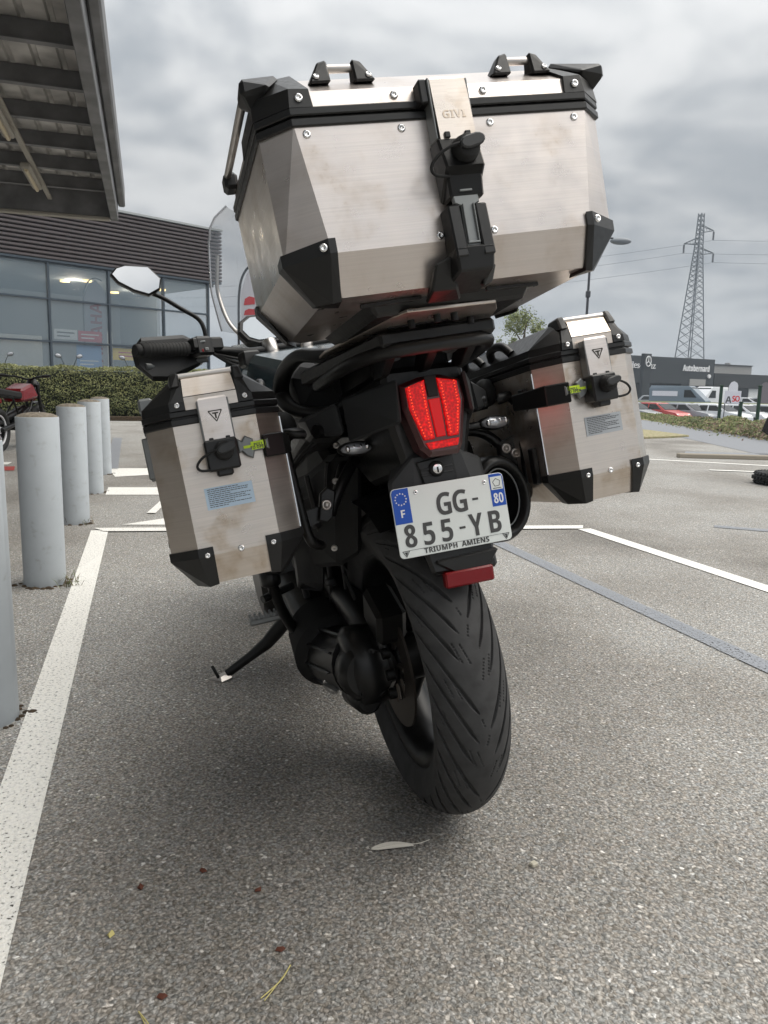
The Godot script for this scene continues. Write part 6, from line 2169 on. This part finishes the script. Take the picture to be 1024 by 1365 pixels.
func top_case():
	var root = Transform3D(BK.basis, BK * Vector3(0.005, 0.625, 0.40))
	var t = thing("top_case", "large brushed aluminium top case with black corner guards above the tail light", "top case", root, "", -Vector3(0.005, 0.625, 0.40))
	var cx = 0.005
	var st = ST()
	hull(st, level(octagon(0.25, 0.58, 0.215, 0.21, 0.036), 0.866, cx) + level(octagon(0.247, 0.58, 0.215, 0.19, 0.036), 0.703, cx) + level(octagon(0.205, 0.557, 0.24, 0.182, 0.028), 0.65, cx))
	var body = obj("case_body", st, "aluminium", t)
	st = ST()
	belt(st, octagon(0.2535, 0.5835, 0.2115, 0.212, 0.036), 0.862, 0.8725, cx)
	belt(st, octagon(0.2535, 0.5835, 0.2115, 0.212, 0.036), 0.8755, 0.886, cx)
	belt(st, octagon(0.248, 0.577, 0.217, 0.209, 0.036), 0.863, 0.885, cx, 0.0)
	obj("seal_strip", st, "black_plastic", t)
	st = ST()
	hull(st, level(octagon(0.2495, 0.58, 0.215, 0.21, 0.036), 0.886, cx) + level(octagon(0.246, 0.577, 0.218, 0.208, 0.036), 0.907, cx) + level(octagon(0.21, 0.503, 0.30, 0.18, 0.03), 0.957, cx))
	obj("lid", st, "aluminium", t)
	# corner guards
	for s in [-1.0, 1.0]:
		st = ST()
		var k = func(x, y, z): return Vector3(cx + s * x, y, z)
		hull(st, [k.call(0.181, 0.885, 0.5835), k.call(0.212, 0.885, 0.584), k.call(0.2545, 0.885, 0.548), k.call(0.2545, 0.885, 0.43), k.call(0.183, 0.908, 0.582), k.call(0.209, 0.909, 0.582), k.call(0.252, 0.912, 0.545), k.call(0.252, 0.912, 0.43), k.call(0.184, 0.963, 0.505), k.call(0.214, 0.957, 0.507), k.call(0.236, 0.942, 0.50), k.call(0.238, 0.93, 0.43), k.call(0.184, 0.965, 0.46)])
		var cg = obj("lid_corner_guard", st, "black_plastic", t)
		st = ST()
		bhull(st, [k.call(0.205, 0.956, 0.515), k.call(0.228, 0.925, 0.56), k.call(0.262, 0.930, 0.563), k.call(0.262, 0.916, 0.562), k.call(0.25, 0.900, 0.54), k.call(0.24, 0.945, 0.49), k.call(0.262, 0.928, 0.52), k.call(0.262, 0.915, 0.52)], 0.005)
		obj("handle_foot", st, "black_plastic", cg)
		st = ST()
		bhull(st, box_pts(k.call(0.254, 0.915, 0.27), Vector3(0.016, 0.021, 0.034)), 0.005)
		obj("handle_foot", st, "black_plastic", cg)
		st = ST()
		cyl(st, k.call(0.258, 0.922, 0.55), k.call(0.258, 0.922, 0.26), 0.0058, 12)
		obj("side_handle", st, "steel", t)
		screw(t, k.call(0.198, 0.8965, 0.5835), Vector3.BACK, 0.0056)
		st = ST()
		hull(st, [k.call(0.184, 0.721, 0.5838), k.call(0.194, 0.721, 0.5842), k.call(0.2515, 0.715, 0.5465), k.call(0.2525, 0.71, 0.522), k.call(0.184, 0.703, 0.5838), k.call(0.194, 0.702, 0.5842), k.call(0.2515, 0.70, 0.5465), k.call(0.2525, 0.70, 0.522), k.call(0.1845, 0.645, 0.560), k.call(0.196, 0.644, 0.5585), k.call(0.214, 0.648, 0.535), k.call(0.214, 0.65, 0.515), k.call(0.18, 0.645, 0.52)])
		obj("lower_corner_guard", st, "black_plastic", t)
		screw(t, k.call(0.201 if s > 0 else 0.2015, 0.710, 0.583), Vector3(s * 0.25, 0, 1), 0.0056)
		st = ST()
		hull(st, [k.call(0.19, 0.72, 0.211), k.call(0.2515, 0.715, 0.247), k.call(0.2515, 0.715, 0.27), k.call(0.19, 0.70, 0.211), k.call(0.2515, 0.70, 0.247), k.call(0.2515, 0.70, 0.27), k.call(0.19, 0.645, 0.236), k.call(0.213, 0.646, 0.262), k.call(0.213, 0.646, 0.28)])
		obj("front_corner_guard", st, "black_plastic", t)
		# carrying loops on the lid
		var hx = -0.125 if s < 0 else 0.139
		st = ST()
		var ly = 0.936
		var lz = 0.538
		for e in [-1.0, 1.0]:
			st = ST()
			bhull(st, [Vector3(cx + hx + e * 0.044, ly - 0.006, lz + 0.014), Vector3(cx + hx + e * 0.018, ly - 0.006, lz + 0.014), Vector3(cx + hx + e * 0.044, ly - 0.002, lz - 0.012), Vector3(cx + hx + e * 0.018, ly - 0.002, lz - 0.012), Vector3(cx + hx + e * 0.040, ly + 0.001, lz + 0.012), Vector3(cx + hx + e * 0.029, ly + 0.022, lz + 0.008), Vector3(cx + hx + e * 0.018, ly + 0.024, lz + 0.008), Vector3(cx + hx + e * 0.029, ly + 0.022, lz - 0.006), Vector3(cx + hx + e * 0.018, ly + 0.024, lz - 0.006)], 0.0025)
			var lp = obj("loop_foot", st, "black_plastic", t)
			screw(lp, Vector3(cx + hx + e * 0.036, ly + 0.001, lz + 0.0135), Vector3(0, 0.6, 0.8), 0.0045, "screw")
		st = ST()
		cyl(st, Vector3(cx + hx - 0.02, ly + 0.0165, lz + 0.001), Vector3(cx + hx + 0.02, ly + 0.0165, lz + 0.001), 0.0055, 12)
		obj("loop_bar", st, "steel", t)
	for q in [[-0.064, 0.896], [0.064, 0.896], [-0.190, 0.853], [-0.062, 0.853], [0.066, 0.853], [0.196, 0.853], [-0.034, 0.7105], [0.046, 0.7105]]:
		screw(t, Vector3(q[0], q[1], 0.5795), Vector3.BACK, 0.0055)
	st = ST()
	bhull(st, [Vector3(cx - 0.13, 0.655, 0.50), Vector3(cx + 0.13, 0.655, 0.50), Vector3(cx - 0.145, 0.655, 0.25), Vector3(cx + 0.145, 0.655, 0.25), Vector3(cx - 0.12, 0.636, 0.49), Vector3(cx + 0.12, 0.636, 0.49), Vector3(cx - 0.13, 0.636, 0.26), Vector3(cx + 0.13, 0.636, 0.26)], 0.005)
	cbox(st, Vector3(cx + 0.09, 0.646, 0.51), Vector3(0.09, 0.006, 0.006), 0.001, Basis(Vector3.UP, 0.1))
	cbox(st, Vector3(cx - 0.10, 0.646, 0.51), Vector3(0.09, 0.006, 0.006), 0.001, Basis(Vector3.UP, -0.1))
	obj("base_plate", st, "black_plastic", t)
	# --- latch: hasp, lock box with its capped key, lever, lower hook
	st = ST()
	hull(st, [Vector3(-0.022, 0.902, 0.603), Vector3(0.028, 0.902, 0.603), Vector3(-0.0215, 0.824, 0.607), Vector3(0.0295, 0.824, 0.607), Vector3(-0.022, 0.902, 0.600), Vector3(0.028, 0.902, 0.600), Vector3(-0.0215, 0.824, 0.604), Vector3(0.0295, 0.824, 0.604), Vector3(-0.019, 0.905, 0.602), Vector3(0.025, 0.905, 0.602)])
	var hs = obj("hasp_plate", st, "aluminium_stained", t)
	letters("embossing", "GIVI", 0.010, "aluminium_stained", hs, offs_for(t, Vector3(0.0035, 0.856, 0.6056)), Basis(Vector3.RIGHT, -0.05), 1.15, true, 0.0006)
	st = ST()
	cbox(st, Vector3(-0.0245, 0.865, 0.592), Vector3(0.003, 0.078, 0.024), 0.001)
	cbox(st, Vector3(0.029, 0.865, 0.592), Vector3(0.003, 0.074, 0.024), 0.001)
	cbox(st, Vector3(0.003, 0.862, 0.586), Vector3(0.044, 0.084, 0.010), 0.002)
	obj("hasp_frame", st, "cast_grey", hs)
	st = ST()
	bhull(st, box_pts(Vector3(-0.031, 0.889, 0.590), Vector3(0.009, 0.03, 0.02)), 0.002)
	obj("hinge_block", st, "black_plastic", hs)
	st = ST()
	bhull(st, [Vector3(-0.026, 0.826, 0.605), Vector3(0.03, 0.826, 0.605), Vector3(-0.026, 0.826, 0.578), Vector3(0.03, 0.826, 0.578), Vector3(-0.0245, 0.785, 0.617), Vector3(0.0295, 0.785, 0.617), Vector3(-0.024, 0.779, 0.611), Vector3(0.029, 0.779, 0.611), Vector3(-0.024, 0.75, 0.578), Vector3(0.028, 0.75, 0.578)], 0.003)
	bhull(st, [Vector3(-0.022, 0.784, 0.608), Vector3(0.028, 0.784, 0.608), Vector3(-0.021, 0.750, 0.606), Vector3(0.026, 0.750, 0.606), Vector3(-0.022, 0.784, 0.578), Vector3(0.028, 0.784, 0.578), Vector3(-0.021, 0.750, 0.578), Vector3(0.026, 0.750, 0.578)], 0.003)
	for x in [-0.012, 0.017]:
		cbox(st, Vector3(x, 0.829, 0.604), Vector3(0.008, 0.008, 0.012), 0.001)
	var lk = obj("lock_box", st, "black_plastic", t)
	lock_cap(lk, Vector3(0.006, 0.806, 0.612), -1.0, 1.0)
	st = ST()
	prism(st, V2([-0.010, 0.767, 0.010, 0.767, 0.011, 0.756, 0.018, 0.752, 0.018, 0.742, 0.010, 0.738, 0.0105, 0.683, -0.0105, 0.683, -0.009, 0.738, -0.018, 0.742, -0.019, 0.752, -0.011, 0.756]), 0.008, Transform3D(Basis(), Vector3(0.0, 0, 0.603)), 0.0015)
	var lv = obj("lever", st, "cast_grey", t)
	st = ST()
	for x in [-0.0075, 0.0075]:
		cbox(st, Vector3(x, 0.714, 0.6085), Vector3(0.0022, 0.052, 0.004), 0.0008)
	cbox(st, Vector3(0, 0.690, 0.6085), Vector3(0.018, 0.003, 0.004), 0.0008)
	cbox(st, Vector3(0, 0.757, 0.6085), Vector3(0.018, 0.003, 0.004), 0.0008)
	obj("lever_rib", st, "cast_grey", lv)
	st = ST()
	for x in [-0.020, 0.0185]:
		bhull(st, [Vector3(x - 0.007, 0.74, 0.607), Vector3(x + 0.007, 0.74, 0.607), Vector3(x - 0.007, 0.74, 0.578), Vector3(x + 0.007, 0.74, 0.578), Vector3(x - 0.007, 0.672, 0.612), Vector3(x + 0.007, 0.672, 0.612), Vector3(x - 0.007, 0.672, 0.578), Vector3(x + 0.007, 0.672, 0.578)], 0.002)
	cbox(st, Vector3(0, 0.71, 0.589), Vector3(0.03, 0.06, 0.02))
	bhull(st, [Vector3(-0.028, 0.684, 0.612), Vector3(0.026, 0.684, 0.612), Vector3(-0.028, 0.684, 0.57), Vector3(0.026, 0.684, 0.57), Vector3(-0.026, 0.656, 0.606), Vector3(0.024, 0.656, 0.606), Vector3(-0.03, 0.64, 0.54), Vector3(0.028, 0.64, 0.54)], 0.003)
	bhull(st, [Vector3(-0.05, 0.672, 0.588), Vector3(-0.025, 0.68, 0.592), Vector3(-0.055, 0.642, 0.57), Vector3(-0.02, 0.64, 0.575), Vector3(-0.05, 0.668, 0.57), Vector3(-0.02, 0.67, 0.57), Vector3(-0.05, 0.635, 0.53), Vector3(0.0, 0.635, 0.53)], 0.003)
	bhull(st, [Vector3(0.02, 0.668, 0.59), Vector3(0.036, 0.664, 0.585), Vector3(0.02, 0.64, 0.575), Vector3(0.036, 0.645, 0.57), Vector3(0.02, 0.65, 0.54), Vector3(0.036, 0.645, 0.54)], 0.002)
	obj("lower_hook", st, "black_plastic", t)

func offs_for(_t: Node, p: Vector3) -> Vector3:
	return p

# a capped key barrel with its strap; s: side on which the strap loops, k: size
func lock_cap(parent: Node3D, c: Vector3, s: float, k: float):
	var st = ST(true)
	lathe(st, [Vector2(0.0185 * k, 0), Vector2(0.0175 * k, 0.010), Vector2(0.0155 * k, 0.019), Vector2(0.0135 * k, 0.021), Vector2(0, 0.021)], along(Vector3.BACK, c - Vector3(0, 0, 0.002)), 24)
	var cap = obj("key_cap", st, "black_rubber", parent)
	st = ST()
	var w = []
	for i in 14:
		var a = TAU * i / 14
		w.append(Vector2(cos(a) * 0.013 * k + (0.006 * k if cos(a) > 0 else -0.004 * k), sin(a) * 0.0085 * k))
	prism(st, PackedVector2Array(w), 0.008, Transform3D(Basis(Vector3.BACK, 0.22), c + Vector3(0.002, 0.003, 0.0215)), 0.002)
	obj("cap_tab", st, "grey_plastic", cap)
	st = ST()
	tube(st, curve([c + Vector3(s * 0.008, 0.003, 0.02), c + Vector3(s * 0.025, 0.0, 0.018) * k, c + Vector3(s * 0.042, -0.008, 0.012) * k, c + Vector3(s * 0.052, -0.020, 0.006) * k, c + Vector3(s * 0.046, -0.029, 0.002) * k, c + Vector3(s * 0.026, -0.031, 0.0) * k], 6), 0.0021, 8)
	obj("strap", st, "black_rubber", cap)

func pannier(s: float):
	var cx = -0.351 if s < 0 else 0.346
	var foot = Vector3(cx, 0.278, 0.08)
	var words = "aluminium pannier nearest the bollards, with a pale blue notice below its latch" if s < 0 else "aluminium pannier above the exhaust outlet, with a greyish notice below its latch"
	var t = thing("pannier", words, "pannier", Transform3D(BK.basis, BK * foot), "pair of aluminium panniers", -foot)
	var d = -s # inner side
	var st = ST()
	hull(st, level(octagon(0.108, 0.30, -0.14, 0.066, 0.042), 0.541, cx) + level(octagon(0.108, 0.30, -0.14, 0.066, 0.042), 0.328, cx) + level(octagon(0.072, 0.286, -0.12, 0.052, 0.03), 0.281, cx))
	obj("case_body", st, "aluminium_stained", t)
	st = ST()
	cbox(st, Vector3(cx + d * 0.1095, 0.437, 0.2575), Vector3(0.002, 0.19, 0.003), 0.0)
	obj("edge_seam", st, "bright_steel", t)
	st = ST()
	belt(st, octagon(0.1112, 0.3032, -0.143, 0.067, 0.042), 0.539, 0.5495, cx)
	belt(st, octagon(0.1112, 0.3032, -0.143, 0.067, 0.042), 0.5520, 0.562, cx)
	belt(st, octagon(0.106, 0.298, -0.138, 0.065, 0.042), 0.540, 0.561, cx, 0.0)
	obj("seal_strip", st, "black_plastic", t)
	st = ST()
	hull(st, level(octagon(0.1095, 0.3015, -0.14, 0.066, 0.042), 0.562, cx) + level(octagon(0.108, 0.301, -0.14, 0.066, 0.042), 0.575, cx) + level(octagon(0.060, 0.284, -0.10, 0.048, 0.02), 0.612, cx))
	obj("lid", st, "black_plastic", t)
	st = ST()
	var lp = []
	for x in [-0.0415, 0.0415]:
		lp += [Vector3(cx + x, 0.5615, 0.3045), Vector3(cx + x, 0.582, 0.3045), Vector3(cx + x * 0.94, 0.612, 0.291), Vector3(cx + x * 0.94, 0.616, 0.276), Vector3(cx + x, 0.5615, 0.28), Vector3(cx + x * 0.94, 0.612, 0.20)]
	hull(st, lp)
	var pn = obj("lid_panel", st, "aluminium_stained", t)
	st = ST()
	cbox(st, Vector3(cx, 0.5822, 0.3046), Vector3(0.083, 0.0012, 0.0012))
	obj("crease", st, "engraving", pn)
	for e in [-1.0, 1.0]:
		st = ST()
		bhull(st, [Vector3(cx + e * 0.045, 0.60, 0.300), Vector3(cx + e * 0.056, 0.60, 0.300), Vector3(cx + e * 0.044, 0.622, 0.290), Vector3(cx + e * 0.054, 0.622, 0.288), Vector3(cx + e * 0.045, 0.60, 0.25), Vector3(cx + e * 0.06, 0.60, 0.25), Vector3(cx + e * 0.044, 0.622, 0.268), Vector3(cx + e * 0.056, 0.618, 0.255)], 0.003)
		hull(st, [Vector3(cx + e * 0.0425, 0.562, 0.306), Vector3(cx + e * 0.066, 0.562, 0.306), Vector3(cx + e * 0.0425, 0.575, 0.306), Vector3(cx + e * 0.064, 0.575, 0.306), Vector3(cx + e * 0.0425, 0.605, 0.296), Vector3(cx + e * 0.056, 0.600, 0.296), Vector3(cx + e * 0.0425, 0.562, 0.29), Vector3(cx + e * 0.066, 0.562, 0.29), Vector3(cx + e * 0.0425, 0.605, 0.28), Vector3(cx + e * 0.056, 0.60, 0.28)])
		obj("lid_corner_guard", st, "black_plastic", t)
		screw(t, Vector3(cx + e * 0.0535, 0.5705, 0.3058), Vector3.BACK, 0.0048)
		screw(t, Vector3(cx + e * 0.0535, 0.3295, 0.3038), Vector3.BACK, 0.0048)
		for f in [0, 1]:
			st = ST()
			var Z = func(z): return z if f == 0 else 0.16 - z
			hull(st, [Vector3(cx + e * 0.0425, 0.342, Z.call(0.3036)), Vector3(cx + e * 0.067, 0.342, Z.call(0.304)), Vector3(cx + e * 0.1115, 0.340, Z.call(0.2595)), Vector3(cx + e * 0.1118, 0.339, Z.call(0.235)), Vector3(cx + e * 0.0425, 0.328, Z.call(0.3036)), Vector3(cx + e * 0.067, 0.327, Z.call(0.304)), Vector3(cx + e * 0.1115, 0.326, Z.call(0.2595)), Vector3(cx + e * 0.1118, 0.326, Z.call(0.235)), Vector3(cx + e * 0.043, 0.279, Z.call(0.2895)), Vector3(cx + e * 0.058, 0.277, Z.call(0.289)), Vector3(cx + e * 0.077, 0.279, Z.call(0.256)), Vector3(cx + e * 0.077, 0.281, Z.call(0.235)), Vector3(cx + e * 0.045, 0.277, Z.call(0.25))])
			obj("lower_corner_guard", st, "black_plastic", t)
	st = ST()
	cyl(st, Vector3(cx - 0.047, 0.6165, 0.283), Vector3(cx + 0.047, 0.6165, 0.283), 0.0055, 12)
	obj("handle_bar", st, "steel", t)
	# side loops on the lid
	for z in [0.12, -0.02]:
		st = ST()
		tube(st, curve([Vector3(cx + d * 0.096, 0.584, z + 0.045), Vector3(cx + d * 0.104, 0.601, z + 0.03), Vector3(cx + d * 0.106, 0.606, z), Vector3(cx + d * 0.104, 0.601, z - 0.03), Vector3(cx + d * 0.096, 0.584, z - 0.045)], 4), 0.009, 8)
		obj("tie_loop", st, "black_plastic", t)
	for z in [-0.02, 0.2]:
		st = ST()
		bhull(st, box_pts(Vector3(cx - d * 0.112, 0.50, z), Vector3(0.008, 0.07, 0.02)), 0.002)
		obj("hinge_plate", st, "cast_grey", t)
		st = ST()
		bhull(st, box_pts(Vector3(cx - d * 0.1, 0.588, z), Vector3(0.02, 0.02, 0.03)), 0.004)
		obj("hinge_knuckle", st, "cast_grey", t)
	# latch
	st = ST()
	var hx = cx + (0.0 if s < 0 else -0.006)
	hull(st, [Vector3(hx - 0.0225, 0.572, 0.322), Vector3(hx + 0.0225, 0.572, 0.322), Vector3(hx - 0.0225, 0.503, 0.325), Vector3(hx + 0.0225, 0.503, 0.325), Vector3(hx - 0.0225, 0.572, 0.319), Vector3(hx + 0.0225, 0.572, 0.319), Vector3(hx - 0.0225, 0.503, 0.322), Vector3(hx + 0.0225, 0.503, 0.322), Vector3(hx - 0.02, 0.575, 0.3205), Vector3(hx + 0.02, 0.575, 0.3205)])
	var hs = obj("hasp_plate", st, "aluminium", t)
	triangle_logo(hs, Vector3(hx + 0.001, 0.546, 0.3236), 0.0105, "engraving")
	st = ST()
	for e in [-1.0, 1.0]:
		cbox(st, Vector3(hx + e * 0.0235, 0.537, 0.312), Vector3(0.0025, 0.068, 0.022), 0.0008)
	cbox(st, Vector3(hx, 0.535, 0.307), Vector3(0.04, 0.074, 0.010), 0.002)
	obj("hasp_frame", st, "cast_grey", hs)
	st = ST()
	bhull(st, box_pts(Vector3(hx - 0.001, 0.483, 0.316), Vector3(0.049, 0.047, 0.032)), 0.003)
	bhull(st, box_pts(Vector3(hx - 0.001, 0.457, 0.313), Vector3(0.024, 0.012, 0.022)), 0.003)
	for x in [-0.013, 0.013]:
		cbox(st, Vector3(hx + x, 0.508, 0.323), Vector3(0.007, 0.006, 0.008), 0.001)
	var lk = obj("lock_box", st, "black_plastic", t)
	lock_cap(lk, Vector3(hx + 0.002, 0.488, 0.331), s, 0.86)
	# side lever with its lime label, and the clip that holds the case to its frame
	st = ST()
	var LV = func(a): # mirrored polygon
		var o = PackedVector2Array()
		for i in range(0, a.size(), 2):
			o.append(Vector2(cx + d * a[i], a[i + 1]))
		return o
	prism(st, LV.call([0.026, 0.505, 0.034, 0.499, 0.040, 0.507, 0.052, 0.500, 0.052, 0.495, 0.076, 0.497, 0.076, 0.480, 0.052, 0.480, 0.048, 0.469, 0.038, 0.474, 0.032, 0.482, 0.026, 0.480]), 0.009, Transform3D(Basis(), Vector3(0, 0, 0.308)), 0.002)
	var lv = obj("side_lever", st, "cast_grey", t)
	st = ST()
	prism(st, LV.call([0.035, 0.4905, 0.047, 0.4905, 0.047, 0.4950, 0.071, 0.4955, 0.071, 0.4825, 0.047, 0.4820, 0.047, 0.4860, 0.035, 0.4860]), 0.001, Transform3D(Basis(), Vector3(0, 0, 0.313)))
	var lb = obj("lime_label", st, "lime_label", lv)
	letters("lettering", "PULL", 0.0042, "ink", lb, Vector3(cx + d * 0.059, 0.4898, 0.3137), Basis(), 1.0, true, 0.0004)
	letters("lettering", "TO OPEN", 0.0024, "ink", lb, Vector3(cx + d * 0.059, 0.4853, 0.3137), Basis(), 1.0, true, 0.0004)
	st = ST()
	bhull(st, [Vector3(cx + d * 0.068, 0.503, 0.314), Vector3(cx + d * 0.068, 0.468, 0.314), Vector3(cx + d * 0.074, 0.503, 0.300), Vector3(cx + d * 0.074, 0.468, 0.300), Vector3(cx + d * 0.104, 0.504, 0.288), Vector3(cx + d * 0.104, 0.468, 0.288), Vector3(cx + d * 0.09, 0.503, 0.268), Vector3(cx + d * 0.09, 0.468, 0.268)], 0.002)
	bhull(st, [Vector3(cx + d * 0.102, 0.504, 0.289), Vector3(cx + d * 0.102, 0.468, 0.289), Vector3(cx + d * 0.128, 0.500, 0.20), Vector3(cx + d * 0.128, 0.472, 0.20), Vector3(cx + d * 0.092, 0.503, 0.272), Vector3(cx + d * 0.092, 0.469, 0.272), Vector3(cx + d * 0.11, 0.500, 0.19), Vector3(cx + d * 0.11, 0.472, 0.19)], 0.002)
	obj("frame_clip", st, "black_plastic", t)
	for q in [[0.515, 0.018], [0.385, 0.05], [0.36, 0.02]]:
		st = ST()
		cbox(st, Vector3(cx + d * 0.114, q[0] - 0.02, 0.22), Vector3(0.010, q[1] + 0.01, 0.02), 0.002)
		obj("mount_block", st, "black_plastic", t)
	screw(t, Vector3(cx + (0.001 if s < 0 else -0.003), 0.330, 0.2998), Vector3.BACK, 0.0055)
	# notice
	st = ST()
	var nx = cx + (0.0 if s < 0 else -0.002)
	cbox(st, Vector3(nx, 0.4170, 0.3003), Vector3(0.077, 0.035, 0.0012), 0.0)
	var no = obj("notice", st, "notice_blue" if s < 0 else "notice_grey", t)
	st = ST()
	for i in 10:
		var w = 0.068 * ([0.75, 1.0, 0.94, 0.55, 1.0, 0.9, 0.97, 0.6, 0.99, 0.45][i])
		var x = nx - 0.034
		while x < nx - 0.034 + w - 0.002:
			var l = min(rng.randf_range(0.002, 0.007), nx - 0.034 + w - x)
			cbox(st, Vector3(x + l / 2, 0.4315 - i * 0.0031, 0.30105), Vector3(l, 0.0011, 0.0004))
			x += l + 0.001
	obj("small_print", st, "ink", no).set_meta("kind", "stuff")
